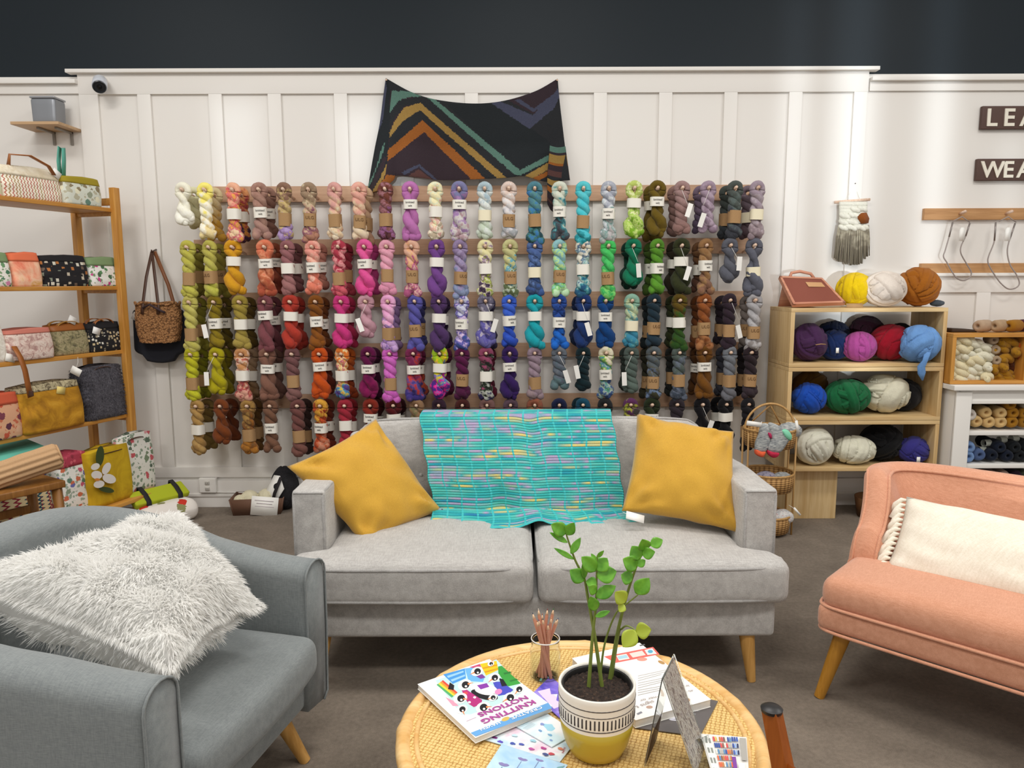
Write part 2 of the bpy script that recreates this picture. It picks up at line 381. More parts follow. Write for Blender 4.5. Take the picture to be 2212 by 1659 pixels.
# colour words, skein colours top to bottom, band (w white, k kraft, c cream, n none), style t twisted / f full loop, extra skeins behind, tag
ROWS = [
 (2.068, [
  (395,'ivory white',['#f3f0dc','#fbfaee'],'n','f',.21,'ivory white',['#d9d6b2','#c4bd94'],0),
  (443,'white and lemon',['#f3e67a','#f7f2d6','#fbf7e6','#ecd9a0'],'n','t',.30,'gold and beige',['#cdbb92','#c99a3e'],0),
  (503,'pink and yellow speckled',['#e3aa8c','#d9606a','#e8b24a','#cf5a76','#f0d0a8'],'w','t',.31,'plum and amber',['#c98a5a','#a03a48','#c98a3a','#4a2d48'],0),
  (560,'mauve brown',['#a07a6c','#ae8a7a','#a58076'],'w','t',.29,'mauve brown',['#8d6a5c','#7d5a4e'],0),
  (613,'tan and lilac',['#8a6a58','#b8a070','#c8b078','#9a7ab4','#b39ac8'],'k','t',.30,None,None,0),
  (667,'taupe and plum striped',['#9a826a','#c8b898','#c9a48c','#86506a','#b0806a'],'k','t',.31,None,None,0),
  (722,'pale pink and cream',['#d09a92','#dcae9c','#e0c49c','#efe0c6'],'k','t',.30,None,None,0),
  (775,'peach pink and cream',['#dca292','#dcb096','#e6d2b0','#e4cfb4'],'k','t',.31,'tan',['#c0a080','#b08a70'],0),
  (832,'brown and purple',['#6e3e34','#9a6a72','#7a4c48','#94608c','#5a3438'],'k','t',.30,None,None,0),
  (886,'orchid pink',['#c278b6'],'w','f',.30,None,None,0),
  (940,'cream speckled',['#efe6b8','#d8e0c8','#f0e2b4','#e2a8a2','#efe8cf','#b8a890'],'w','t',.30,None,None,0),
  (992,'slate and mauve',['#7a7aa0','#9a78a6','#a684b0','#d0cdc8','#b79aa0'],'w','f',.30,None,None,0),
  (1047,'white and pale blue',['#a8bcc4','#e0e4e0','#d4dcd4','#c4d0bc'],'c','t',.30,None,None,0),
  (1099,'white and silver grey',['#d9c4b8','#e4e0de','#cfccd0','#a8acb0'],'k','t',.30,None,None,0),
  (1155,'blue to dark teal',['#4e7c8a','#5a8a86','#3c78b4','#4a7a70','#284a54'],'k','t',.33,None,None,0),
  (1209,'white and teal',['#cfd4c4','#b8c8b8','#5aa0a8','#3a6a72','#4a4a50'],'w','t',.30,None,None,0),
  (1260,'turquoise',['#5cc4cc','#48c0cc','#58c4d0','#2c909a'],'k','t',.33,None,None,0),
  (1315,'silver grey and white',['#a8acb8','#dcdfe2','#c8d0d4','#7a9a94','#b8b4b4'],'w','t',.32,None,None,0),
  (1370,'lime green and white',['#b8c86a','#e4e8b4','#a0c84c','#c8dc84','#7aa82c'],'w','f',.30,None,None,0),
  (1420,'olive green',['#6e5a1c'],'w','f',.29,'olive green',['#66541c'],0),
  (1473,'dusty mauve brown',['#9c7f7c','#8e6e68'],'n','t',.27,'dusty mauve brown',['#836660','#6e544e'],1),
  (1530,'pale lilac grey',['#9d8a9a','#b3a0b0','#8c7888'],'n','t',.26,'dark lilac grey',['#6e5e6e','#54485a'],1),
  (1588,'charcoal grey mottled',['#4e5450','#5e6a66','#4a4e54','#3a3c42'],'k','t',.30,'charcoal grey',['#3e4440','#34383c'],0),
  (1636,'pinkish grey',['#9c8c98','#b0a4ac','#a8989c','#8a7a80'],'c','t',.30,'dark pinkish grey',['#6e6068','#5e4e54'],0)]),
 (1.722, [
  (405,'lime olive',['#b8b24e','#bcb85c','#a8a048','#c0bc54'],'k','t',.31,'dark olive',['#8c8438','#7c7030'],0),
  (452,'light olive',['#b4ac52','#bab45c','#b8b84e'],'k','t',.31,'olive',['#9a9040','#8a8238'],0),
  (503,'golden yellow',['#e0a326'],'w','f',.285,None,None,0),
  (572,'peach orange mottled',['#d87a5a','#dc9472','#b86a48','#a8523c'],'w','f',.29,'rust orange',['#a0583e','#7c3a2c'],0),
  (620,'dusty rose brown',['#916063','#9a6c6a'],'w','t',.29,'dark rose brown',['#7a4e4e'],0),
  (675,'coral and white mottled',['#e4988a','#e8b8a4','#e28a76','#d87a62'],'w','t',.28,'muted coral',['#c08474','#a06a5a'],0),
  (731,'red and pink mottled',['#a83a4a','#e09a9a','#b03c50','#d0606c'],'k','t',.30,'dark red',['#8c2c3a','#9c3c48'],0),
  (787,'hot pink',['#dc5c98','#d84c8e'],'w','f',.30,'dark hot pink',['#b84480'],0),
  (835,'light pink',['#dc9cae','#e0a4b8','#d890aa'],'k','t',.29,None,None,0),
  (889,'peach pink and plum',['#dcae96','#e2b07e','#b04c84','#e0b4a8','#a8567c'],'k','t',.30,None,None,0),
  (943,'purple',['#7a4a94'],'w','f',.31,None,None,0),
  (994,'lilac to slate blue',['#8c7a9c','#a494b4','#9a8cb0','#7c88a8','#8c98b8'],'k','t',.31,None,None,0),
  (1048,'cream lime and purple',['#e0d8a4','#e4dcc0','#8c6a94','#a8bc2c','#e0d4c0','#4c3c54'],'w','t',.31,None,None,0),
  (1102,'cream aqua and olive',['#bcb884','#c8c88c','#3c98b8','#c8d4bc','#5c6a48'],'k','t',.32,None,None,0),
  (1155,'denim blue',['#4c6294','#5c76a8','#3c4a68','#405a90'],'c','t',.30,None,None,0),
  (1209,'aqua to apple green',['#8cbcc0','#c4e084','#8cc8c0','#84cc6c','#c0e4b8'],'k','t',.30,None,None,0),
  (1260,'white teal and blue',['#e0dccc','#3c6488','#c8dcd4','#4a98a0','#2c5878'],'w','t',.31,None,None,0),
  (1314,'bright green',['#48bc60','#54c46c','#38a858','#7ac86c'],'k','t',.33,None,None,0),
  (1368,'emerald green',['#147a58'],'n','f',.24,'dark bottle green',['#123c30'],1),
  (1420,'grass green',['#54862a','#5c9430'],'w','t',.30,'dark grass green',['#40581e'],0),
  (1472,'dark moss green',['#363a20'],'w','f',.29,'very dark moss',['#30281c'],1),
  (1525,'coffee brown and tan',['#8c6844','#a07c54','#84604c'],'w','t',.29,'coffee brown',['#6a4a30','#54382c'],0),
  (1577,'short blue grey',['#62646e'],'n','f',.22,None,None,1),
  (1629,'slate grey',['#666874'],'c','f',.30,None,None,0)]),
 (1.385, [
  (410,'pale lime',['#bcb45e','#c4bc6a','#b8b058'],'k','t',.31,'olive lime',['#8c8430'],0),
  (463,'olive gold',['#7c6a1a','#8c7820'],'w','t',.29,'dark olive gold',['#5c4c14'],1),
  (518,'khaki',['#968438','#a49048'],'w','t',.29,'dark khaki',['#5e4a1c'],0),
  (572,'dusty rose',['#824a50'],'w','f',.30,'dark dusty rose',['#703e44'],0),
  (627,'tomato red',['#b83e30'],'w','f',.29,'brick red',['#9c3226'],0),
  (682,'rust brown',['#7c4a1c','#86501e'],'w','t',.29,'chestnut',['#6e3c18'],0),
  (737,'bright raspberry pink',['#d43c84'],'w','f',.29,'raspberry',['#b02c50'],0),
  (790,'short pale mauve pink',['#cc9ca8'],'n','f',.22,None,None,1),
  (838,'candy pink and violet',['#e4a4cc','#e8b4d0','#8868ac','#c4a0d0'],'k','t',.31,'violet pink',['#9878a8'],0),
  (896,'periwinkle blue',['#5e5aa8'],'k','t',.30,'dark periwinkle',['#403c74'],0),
  (948,'dark violet',['#543868'],'w','f',.31,'deep plum',['#3a2446'],0),
  (997,'white and violet splashed',['#c8c8dc','#4844a0','#dcc4e0','#6c64b0','#3c5090'],'w','t',.30,None,None,0),
  (1049,'violet and grey splashed',['#686478','#b8b0bc','#5850a0','#6c68a4'],'w','f',.29,'dark violet grey',['#484060'],1),
  (1100,'royal blue',['#3c60c4','#2c4cb0'],'w','t',.29,None,None,0),
  (1155,'bright turquoise',['#20a8b4'],'w','f',.29,None,None,0),
  (1208,'cobalt blue',['#2c4c94','#182450','#2060b8','#2468c4'],'w','t',.29,None,None,0),
  (1260,'navy blue',['#203a72'],'w','f',.29,'dark navy',['#1a2a50'],1),
  (1308,'deep ocean blue',['#144684'],'w','f',.28,None,None,0),
  (1365,'mint and teal',['#84ac98','#c4cca0','#4c94a0','#3c84a0'],'c','t',.29,None,None,0),
  (1413,'dark petrol',['#20303a','#283844'],'k','t',.29,'black petrol',['#1c2426'],0),
  (1468,'forest green and olive',['#5a4818','#34501e','#2c4c20'],'w','t',.31,'dark forest green',['#2c3216'],0),
  (1522,'copper brown',['#8c5028','#744020','#a06c44'],'k','t',.30,'dark copper brown',['#6a3c1c'],0),
  (1576,'blackish plum',['#332630'],'k','t',.30,'black plum',['#281e26'],1),
  (1630,'silver grey',['#a4a2a4','#b8b6b8','#8a8482'],'k','t',.31,'grey brown',['#847a74'],0)]),
 (1.058, [
  (413,'yellow green',['#b4b024','#b8b830','#c4c430'],'k','t',.29,'dark yellow green',['#7c7a18'],0),
  (467,'chartreuse',['#b4a818'],'n','f',.25,'dark chartreuse',['#7c7010'],1),
  (522,'peach maroon and cream',['#c48c5c','#e4c8b4','#c06c54','#9c3c48','#d8a08c'],'w','t',.29,'brown and olive mottled',['#a08468','#7a5c3c'],0),
  (577,'cocoa brown',['#886050'],'w','f',.28,'dark cocoa',['#6c4c42'],0),
  (631,'mauve brown',['#704c4c','#805c58'],'k','t',.29,None,None,0),
  (690,'vivid orange',['#cc541a'],'w','f',.27,'dark rust red',['#66281a'],0),
  (738,'rainbow',['#e07a34','#e8d8a0','#c05070','#d8c040','#3c8cb0','#604c94'],'w','t',.28,'deep orange',['#b85a20','#8c3a1c'],0),
  (795,'deep magenta',['#5c1440','#801c50'],'w','f',.28,'burgundy',['#441030'],0),
  (842,'orchid',['#cc64bc','#d070c0','#c45cb4'],'k','t',.31,None,None,0),
  (893,'maroon red and violet',['#74284c','#8c3860','#c43c20','#5c4c8c','#40347c'],'w','f',.29,'orange and dark violet',['#601838','#b84c20','#383064'],0),
  (950,'lime and hot pink',['#9cc02c','#e4c020','#2c7cc0','#e82c90','#4c2880'],'w','f',.28,'maroon',['#601c40'],0),
  (998,'plum',['#581c44','#4c1c3c'],'k','t',.28,None,None,0),
  (1050,'plum green and white',['#8c4460','#30302c','#2c3828','#c0c4b8','#342c50'],'w','t',.30,'wine red',['#661c34'],0),
  (1101,'deep violet',['#38205e'],'w','f',.29,None,None,0),
  (1155,'taupe lilac',['#8c7884','#988490','#948084'],'k','t',.29,None,None,0),
  (1208,'steel grey teal',['#666c74','#58606c','#5c7478'],'n','t',.22,None,None,1),
  (1260,'blackish teal',['#142a30'],'n','t',.23,None,None,1),
  (1309,'white lime and blue',['#dcd4b8','#84b82c','#40809c','#a8b8a0','#3c5484'],'w','t',.28,None,None,0),
  (1364,'sage grey',['#4e5a54','#5a6860'],'n','t',.25,'dark sage',['#3a443e'],1),
  (1412,'grey blue and olive',['#545c60','#5c5848','#6c80a0','#3c3c2c'],'k','t',.30,'dark olive brown',['#343224'],0),
  (1467,'steel and charcoal',['#505a54','#687080','#3c4450'],'k','t',.30,'black green',['#222420'],0),
  (1522,'golden brown',['#644018','#70481a'],'w','f',.28,'dark golden brown',['#503010'],0),
  (1577,'steel grey',['#72767c','#686a70','#6c6c72'],'k','t',.30,'dark steel grey',['#3c3c44'],0),
  (1622,'blackish brown',['#2e2428','#3a3036'],'k','t',.28,'black brown',['#201a1c'],0)]),
 (.728, [
  (425,'tan gold',['#a8844c','#b0905a','#a07c48'],'w','t',.31,'olive tan',['#7c6434'],0),
  (477,'rusty brown',['#7c401c'],'n','f',.24,'rust',['#6a3418'],0),
  (535,'ochre and brown',['#a07c44','#705030','#8c5828','#a8702c'],'k','t',.30,'dark ochre brown',['#6a4a24'],0),
  (584,'taupe brown',['#7c5844'],'w','t',.29,None,None,0),
  (643,'mauve chestnut',['#6c4440','#785048'],'k','t',.32,'dark chestnut',['#402c28'],0),
  (692,'red orange and yellow',['#d8a03c','#8c3420','#b84c24','#c48468'],'w','t',.29,'russet',['#6e2c1c'],0),
  (745,'raspberry red',['#a42c3c'],'w','t',.30,'red',['#8c1c24'],0),
  (800,'brick',['#8c2c1e'],'w','f',.28,'dark maroon',['#4a1618'],0),
  (850,'oxblood',['#561418'],'w','f',.28,'dark oxblood',['#3c1014'],0),
  (900,'tan green and rose',['#8c6c50','#6c6c48','#a07c64'],'k','t',.29,None,None,0),
  (948,'aubergine',['#362030'],'k','t',.29,None,None,0),
  (999,'mahogany',['#4e2420'],'k','t',.29,None,None,0),
  (1052,'rose taupe',['#745450','#9c7870','#5c4044'],'w','f',.29,None,None,0),
  (1103,'grape taupe',['#584450','#4c3c48'],'k','t',.29,None,None,0),
  (1155,'copper and moss',['#8c5440','#5c5c3c','#704838'],'w','f',.29,None,None,0),
  (1208,'midnight navy',['#1c2244'],'k','t',.29,None,None,0),
  (1259,'peacock blue',['#184c64'],'w','t',.29,'dark peacock',['#163844'],0),
  (1307,'black green',['#26282a'],'w','t',.29,None,None,0),
  (1362,'purple and lime speckled',['#5c3058','#a4a834','#3c2c44','#c0708c'],'w','t',.29,None,None,0),
  (1408,'dark pine',['#28321c'],'w','f',.29,None,None,0),
  (1462,'smoky plum',['#322a30'],'k','t',.29,None,None,0),
  (1517,'jet black',['#141216'],'n','f',.26,None,None,1),
  (1568,'black',['#161416'],'w','f',.28,'dark black',['#121012'],0),
  (1616,'inky charcoal',['#1e1c20'],'k','t',.29,None,None,0)]),
]
def skein_mesh(style, L, seed):
    rnd = random.Random(seed*7+3)
    b = new()
    if style == 't':
        R0, turns, rs = .0195, rnd.uniform(2.2, 2.9), .0225
    else:
        R0, turns, rs = .0195, rnd.uniform(1.05, 1.45), .0235
    ph = rnd.uniform(-.3, .3); top = -.012; bot = -L + .018; N = 44
    def prof(s):                                   # s 0 top .. 1 bottom: helix radius and strand radius
        if style == 't':
            wst = 1 - .16*math.exp(-((s-.62)/.1)**2); lo = 1 + .35*sst(.72, .95, s)
        else:
            wst = 1 - .26*math.exp(-((s-.33)/.1)**2); lo = 1 + .55*sst(.42, .75, s)
        return R0*wst*lo, rs*wst*(1 + (lo-1)*.75)
    for q in (0, 1):
        pts, rr = [], []
        if q == 0:                                 # the loop over the peg
            for i in range(13):
                a = PI*1.22*(i/12) - PI*.11; rl = .0300 if style == 't' else .0325
                pts.append((math.cos(a)*rl, .004*math.cos(a*2), math.sin(a)*rl)); rr.append(rs*.87)
            tube(b, pts, rr, 10)
            pts, rr = [], []
        for i in range(N+1):
            s = i/N; h, r = prof(s); a = ph + q*PI + 2*PI*turns*s
            e = sst(0, .12, s); z = top + (bot-top)*s
            x0 = (.0290 if q == 0 else -.0290) if style == 't' else (.0315 if q == 0 else -.0315)
            x = x0*(1-e) + e*h*math.cos(a) + .006*nz(seed, s*3, 5)*s
            y = e*h*math.sin(a)*.72
            rr.append(r*(1 + .12*nz(s*6, q*5, seed)) * (1 - .35*sst(.93, 1, s))); pts.append((x, y, z))
        tube(b, pts, rr, 10)
    for j in range(4 if style == 't' else 5):      # folded ends at the bottom
        a = rnd.uniform(0, 6.3); w_ = rnd.uniform(.8, 1.15)
        c = Vector((math.cos(a)*.018 + (j-1.5)*.011, -.008 + rnd.uniform(-.012, .006), bot + rnd.uniform(-.006, .03)))
        r = bmesh.ops.create_uvsphere(b, u_segments=12, v_segments=8, radius=.024*w_)['verts']
        bmesh.ops.transform(b, matrix=Matrix.Translation(c) @ Matrix.Rotation(rnd.uniform(-.6, .6), 4, 'Y') @ Matrix.Diagonal((1.1, .85, 1.0, 1)), verts=r)
    for v in b.verts:                              # strand grooves and slumps
        p = v.co; d = .0022*nz(p.x*60+seed, p.y*60, p.z*40) + .0042*nz(p.x*26+seed, p.y*26, p.z*34)*(1 if p.z < -.05 else .2) ; v.co += Vector((d, d, 0)) + Vector((.5*d, 0, 0)); v.co.y *= (1 if p.z > -.03 else .84)
    me = bpy.data.meshes.new('wool_strands'); bmesh.ops.recalc_face_normals(b, faces=b.faces); b.to_mesh(me); b.free()
    me.materials.append(M_PAPER); me.shade_smooth(); return me
def band_mesh(w_, dpt, h):
    b = new(); n = 22; rs = []
    for z in (-h/2, h/2):
        rs.append([Vector((math.copysign(abs(math.cos(2*PI*k/n))**.55, math.cos(2*PI*k/n))*w_/2, math.copysign(abs(math.sin(2*PI*k/n))**.75, math.sin(2*PI*k/n))*dpt/2, z)) for k in range(n)])
    rings(b, rs, True, False)
    me = bpy.data.meshes.new('paper_band'); bmesh.ops.recalc_face_normals(b, faces=b.faces); b.to_mesh(me); b.free(); me.materials.append(M_PAPER); me.shade_smooth(); me.set_sharp_from_angle(angle=1.0); return me
SKM = {}
BAND = {'t': band_mesh(.080, .070, .064), 'f': band_mesh(.086, .072, .056), 'k': band_mesh(.076, .070, .078)}
b = new(); box(b, (0, 0, 0), (.03, .0015, .085)); TAGM = bpy.data.meshes.new('price_tag'); b.to_mesh(TAGM); b.free(); TAGM.materials.append(M_PAPER)
M_CREAM = plain('cream_paper', '#efe6c8', .8); M_WB = plain('white_band_paper', '#f1ede2', .8)
ROWN = ['top', 'second', 'third', 'fourth', 'bottom']
BN = {'w': 'white band', 'k': 'kraft band', 'c': 'cream band', 'n': 'no band'}
PEGLEN = .245
def skein(key, cols, style, L, band, loc, rz, label, group, tagged, seed):
    kk = (style, round(L, 2), seed % 6)
    if kk not in SKM: SKM[kk] = skein_mesh(*kk)
    o = thing('yarn_skein', label, 'yarn skein', loc, rz, group)
    sh('wool_strands', SKM[kk], o, yarn('wool ' + key, cols, .5 if len(cols) > 2 else .35, L))
    if band != 'n':
        rnd = random.Random(seed); kind = 'k' if band == 'k' else style
        z = -L*({'t': .44, 'f': .30, 'k': .60}[kind]) + rnd.uniform(-.012, .012)
        if band == 'c': z = -L*.52
        bd = sh('paper_band', BAND[kind], o, {'w': M_WB, 'k': M_KRAFT, 'c': M_CREAM}[band], (0, 0, z), (0, rnd.uniform(-.05, .05), rnd.uniform(-.25, .25)))
        if band == 'w' and seed % 2 == 0:
            for dz, s in ((.011, 'knitted'), (-.010, 'wit')):
                sh('printed_word', text_mesh(s, .019), bd, M_INK, (0, -.0372, dz), (PI/2, 0, 0))
        elif band == 'k' and seed % 2 == 0:
            sh('printed_word', text_mesh('ULG', .027), bd, plain('brown_ink', '#6b4c2c', .8), (0, -.0362, .012), (PI/2, 0, 0))
    if tagged:
        rnd = random.Random(seed+1); a = rnd.uniform(-.35, .35)
        sh('price_tag', TAGM, o, None, (math.copysign(.045, math.sin(seed*3.1)), -.05, -L*rnd.uniform(.45, .75)), (rnd.uniform(-.1, .1), a, rnd.uniform(-.3, .3)))
        b = new(); tube(b, [(0, -.03, -.01), (math.copysign(.04, math.sin(seed*3.1)), -.05, -L*.4)], .0012, 4); ob('tag_string', b, M_PAPER, o)
RX = [(-1.95, 1.60), (-2.05, 1.57), (-2.10, 1.53), (-2.09, 1.59), (-2.11, 1.60)]
RZ = [(2.02, 2.118), (1.685, 1.784), (1.348, 1.444), (1.018, 1.11), (.682, .773)]
sd = 0
for r, (pz, items) in enumerate(ROWS):
    zc = (RZ[r][0]+RZ[r][1])/2
    rail = thing('peg_rail', 'wooden peg rail on the panelled wall, %s of the five holding yarn skeins' % ROWN[r], 'peg rail', (0, WY-.03, zc), 0, 'yarn peg rails')
    b = new(); span(b, RX[r][0], RX[r][1], -.012, .012, RZ[r][0]-zc, RZ[r][1]-zc, .002); ob('plank', b, M_RAIL, rail)
    for i, (px, nm, cols, band, style, L, nm2, cols2, tg) in enumerate(items):
        sd += 1
        yf = WY - .03 - PEGLEN + .025
        p = atY(px, 600, yf); x = p.x
        # the columns drift with the frame: take the pixel row of the peg itself
        for _ in range(3):
            d = (pz - EYE)/yf; y_px = 829.5 - F_PX*math.tan(math.atan(d) + PITCH); p = atY(px, y_px, yf)
        x = p.x; xw = x*1.0
        b = new(); cyl(b, (xw, -.0, 0 + pz-zc - .030), (xw, -PEGLEN-.004, pz-zc+.006), .0095, .0095, 14); ob('peg', b, M_PEG, rail)
        rnd = random.Random(sd*13)
        skein(nm, cols, style, L, band, (x, yf, pz - .001), rnd.uniform(-.35, .35),
              '%s skein, %s, %s peg of %s rail from bag shelf' % (nm, BN[band], ordinal(i+1), ROWN[r]), 'skeins in front on the %s rail' % ROWN[r], tg, sd)
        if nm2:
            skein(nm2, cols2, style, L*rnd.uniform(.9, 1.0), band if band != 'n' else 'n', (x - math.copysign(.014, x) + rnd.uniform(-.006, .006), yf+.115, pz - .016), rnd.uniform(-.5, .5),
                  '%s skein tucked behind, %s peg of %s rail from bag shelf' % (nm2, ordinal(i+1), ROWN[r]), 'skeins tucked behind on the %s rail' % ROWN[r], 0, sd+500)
# ------------------------------------------------------------------ knitted shawl pinned above the rails
def KS(x, y): return (760 + x/4.424, 150 + y/4.424)
def crv(pts, t):
    L = [0]
    for i in range(len(pts)-1): L.append(L[-1] + math.hypot(pts[i+1][0]-pts[i][0], pts[i+1][1]-pts[i][1]))
    d = t*L[-1]
    for i in range(len(pts)-1):
        if d <= L[i+1] + 1e-9:
            s = (d-L[i])/(L[i+1]-L[i]); p0, p1, p2, p3 = pts[max(0, i-1)], pts[i], pts[i+1], pts[min(len(pts)-1, i+2)]
            return tuple(.5*((2*p1[k]) + (p2[k]-p0[k])*s + (2*p0[k]-5*p1[k]+4*p2[k]-p3[k])*s*s + (3*p1[k]-p0[k]-3*p2[k]+p3[k])*s**3) for k in (0, 1))
    return pts[-1]
S_TOP = [(325, 85), (560, 215), (800, 290), (1150, 328), (1450, 303), (1750, 212), (1967, 90)]
S_RIGHT = [(1967, 90), (1985, 300), (2020, 600), (2045, 800), (2080, 1055)]
S_BOT = [(148, 1188), (270, 1150), (390, 1062), (432, 1012), (640, 1032), (880, 1058), (1270, 1046), (1480, 1034), (1640, 1018), (1780, 1058), (1900, 1075), (2080, 1055)]
S_LEFT = [(325, 85), (300, 270), (268, 520), (215, 790), (148, 1188)]
def shawl_px(u, v):
    t, bt, l, r = crv(S_TOP, u), crv(S_BOT, u), crv(S_LEFT, v), crv(S_RIGHT, v)
    c = (S_TOP[0], S_TOP[-1], S_BOT[0], S_BOT[-1])
    return tuple((1-v)*t[k] + v*bt[k] + (1-u)*l[k] + u*r[k] - ((1-u)*(1-v)*c[0][k] + u*(1-v)*c[1][k] + (1-u)*v*c[2][k] + u*v*c[3][k]) for k in (0, 1))
DK, PL_, TL_, GO, OR, SL, BR, ND = range(8)
S_COL = ['#25272b', '#35262e', '#5f8577', '#a88544', '#a35f22', '#474a60', '#5e3c38', '#1d2327']
S_POLY = [(PL_, [(300, 200), (640, 240), (1500, 1060), (300, 1200)]), (ND, [(900, 330), (1400, 330), (1900, 700), (1900, 1000), (1600, 1000)]),
    (SL, [(1330, 325), (1700, 570), (1935, 370), (1990, 250), (1965, 180), (1730, 440), (1420, 310)]), (PL_, [(1500, 300), (1735, 430), (1960, 200), (1960, 80)]), (SL, [(1560, 300), (1740, 410), (1955, 240), (1955, 215), (1740, 375), (1600, 285)]),
    (TL_, [(385, 205), (560, 212), (690, 275), (560, 262), (450, 300), (375, 450), (355, 430)]), (DK, [(640, 262), (730, 262), (1660, 1060), (1480, 1040), (660, 330), (500, 350), (400, 480), (360, 600), (360, 420), (450, 300)]),
    (TL_, [(720, 272), (800, 290), (1605, 965), (1895, 815), (1895, 870), (1610, 1012), (1550, 1005)]), (GO, [(1650, 1020), (1895, 880), (1895, 950), (1720, 1045)]), (OR, [(1720, 1045), (1895, 960), (1895, 1005), (1790, 1060)]),
    (GO, [(655, 320), (1482, 1040), (1385, 1040), (650, 390), (480, 500), (365, 660), (362, 600), (420, 480), (500, 365)]), (DK, [(650, 390), (1385, 1040), (1275, 1048), (675, 485), (355, 765), (360, 655), (480, 500)]),
    (OR, [(675, 485), (1278, 1048), (1140, 1052), (690, 600), (340, 878), (350, 765)]), (BR, [(490, 1050), (640, 955), (790, 1065)]), (SL, [(480, 985), (640, 905), (820, 1055), (795, 1062), (640, 935), (500, 1010)]),
    (ND, [(330, 70), (368, 200), (360, 600), (338, 900), (250, 1110), (150, 1200), (90, 1120), (200, 800), (260, 500), (295, 250)]), (SL, [(325, 100), (335, 180), (300, 480), (255, 600), (290, 260)]), (TL_, [(318, 690), (300, 800), (205, 1050), (150, 1160), (135, 1150), (230, 960), (280, 780)]),
    (PL_, [(338, 860), (300, 960), (190, 1180), (155, 1180), (235, 1010), (310, 830)]), (GO, [(335, 900), (328, 990), (230, 1190), (185, 1190), (265, 1060)]), (OR, [(328, 1010), (420, 1015), (400, 1070), (230, 1190), (240, 1160)])]
def inside(p, P):
    c = False; n_ = len(P)
    for i in range(n_):
        a, b_ = P[i], P[(i+1) % n_]
        if (a[1] > p[1]) != (b_[1] > p[1]) and p[0] < (b_[0]-a[0])*(p[1]-a[1])/(b_[1]-a[1]) + a[0]: c = not c
    return c
def knitmat(i):
    t = NT('shawl_knit_' + 'charcoal plum teal gold orange slate brown navy'.split()[i]); v = t.coord(); nn = t.noise(v, 260, 2); t.bump(nn, .7, .004)
    return t.done(t.mix(t.math('MULTIPLY', nn, .55), S_COL[i], [0, 0, 0]), .98)
SM_ = [knitmat(i) for i in range(8)]
so_ = atY(1020, 290, WY-.03)
shw = thing('knitted_shawl', 'dark knitted shawl with teal gold and orange chevrons pinned above the yarn rails', 'shawl', so_)
def shawl_y(u, v): return WY - .032 - .022*math.sin(PI*v) - .014*math.sin(u*9+v*2)*v - .05*math.exp(-((u-.075)/.05)**2)*v - .075*sst(.55, 1, v)*sst(0, .06, u)
b = new(); fs = grid(b, 180, 120, lambda u, v: atY(*KS(*shawl_px(u, v)), shawl_y(u, v)) - so_)
for f_, u, v in fs:
    p = shawl_px(u, v); p = (p[0] + 7*nz(p[0]*.05, p[1]*.05), p[1] + 7*nz(p[0]*.05, p[1]*.05, 9)); k = DK
    for ci, P in S_POLY:
        if inside(p, P): k = ci
    f_.material_index = k
ob('knit_panel', b, SM_, shw, mods=(('SOLIDIFY', dict(thickness=.007, offset=0)),))
def strip(name, quad, cols, Yf, nu=14, nv=40, wob=.01):
    b = new(); q0, q1, q2, q3 = quad
    def f_(u, v):
        x = (q0[0]*(1-u)+q1[0]*u)*(1-v) + (q3[0]*(1-u)+q2[0]*u)*v; y = (q0[1]*(1-u)+q1[1]*u)*(1-v) + (q3[1]*(1-u)+q2[1]*u)*v
        return atY(*KS(x, y + 14*math.sin(u*3.1)), Yf(u, v) - wob*math.sin(PI*u)) - so_
    for fc, u, v in grid(b, nu, nv, f_): fc.material_index = cols[min(len(cols)-1, int(v*len(cols)))]
    return ob(name, b, SM_, shw, mods=(('SOLIDIFY', dict(thickness=.007, offset=0)),))
strip('folded_edge', ((1893, 728), (2038, 735), (2082, 1058), (1868, 1030)), [TL_, TL_, PL_, GO, GO, GO, OR, PL_, PL_, BR, BR, DK], lambda u, v: WY - .125 + .06*u)
strip('hanging_tail', ((1868, 1015), (1985, 1035), (1932, 1365), (1868, 1285)), [DK, GO, GO, DK, OR, OR, DK, PL_, PL_, BR, PL_, PL_], lambda u, v: WY - .12 + .02*u)
for px_, py_ in ((330, 100), (1962, 102)):
    b = new(); lathe(b, [(0, .004), (.006, .003), (.005, 0), (.0015, -.001), (.0012, -.03), (0, -.031)], 12, atY(*KS(px_, py_), WY-.045) - so_, Matrix.Rotation(PI/2, 4, 'X')); ob('wall_pin', b, M_PEG, shw)
# ================================================================== grey sofa
M_SOFA = fabric('grey_linen', '#a7a39f', '#c1beb9', 260, .4, .92, .15, .25)
M_PIPE = fabric('grey_piping', '#96938f', '#b0adaa', 260, .3)
M_OAK = wood('honey_oak', '#b07f3c', '#d2a25c', 'Z', 1.2, .4)
sofa = thing('sofa', 'grey linen two seat sofa with wooden legs in front of the yarn wall', 'sofa', (.085, 2.6, 0))
def sob(n, bm, m=None, par=None): return ob(n, bm, m or M_SOFA, par or sofa)
b = new(); rbox(b, (0, .44, .262), (.895, .425, .078), .02, (10, 6, 3)); sob('seat_base', b)
def softcush(side):
    def fn(p):
        x, y, z = p
        zt = .026*(1-(x/.42)**2)*(1-((y+.02)/.4)**2)*(1 if z > 0 else .25)
        z2 = z + (zt if z > 0 else -zt*.4)
        out = x*side*.95                               # outward half wraps in front of the arm
        e = sst(.05, .37, out)*(1 - sst(-.26, -.19, y))
        x2 = x + side*.125*e*sst(0, .3, out)
        y2 = y - .012*(1-(x/.4)**2)*(1 if y < 0 else 0)
        return (x2, y2, z2 + .003*nz(x*6, y*6, side))
    return fn
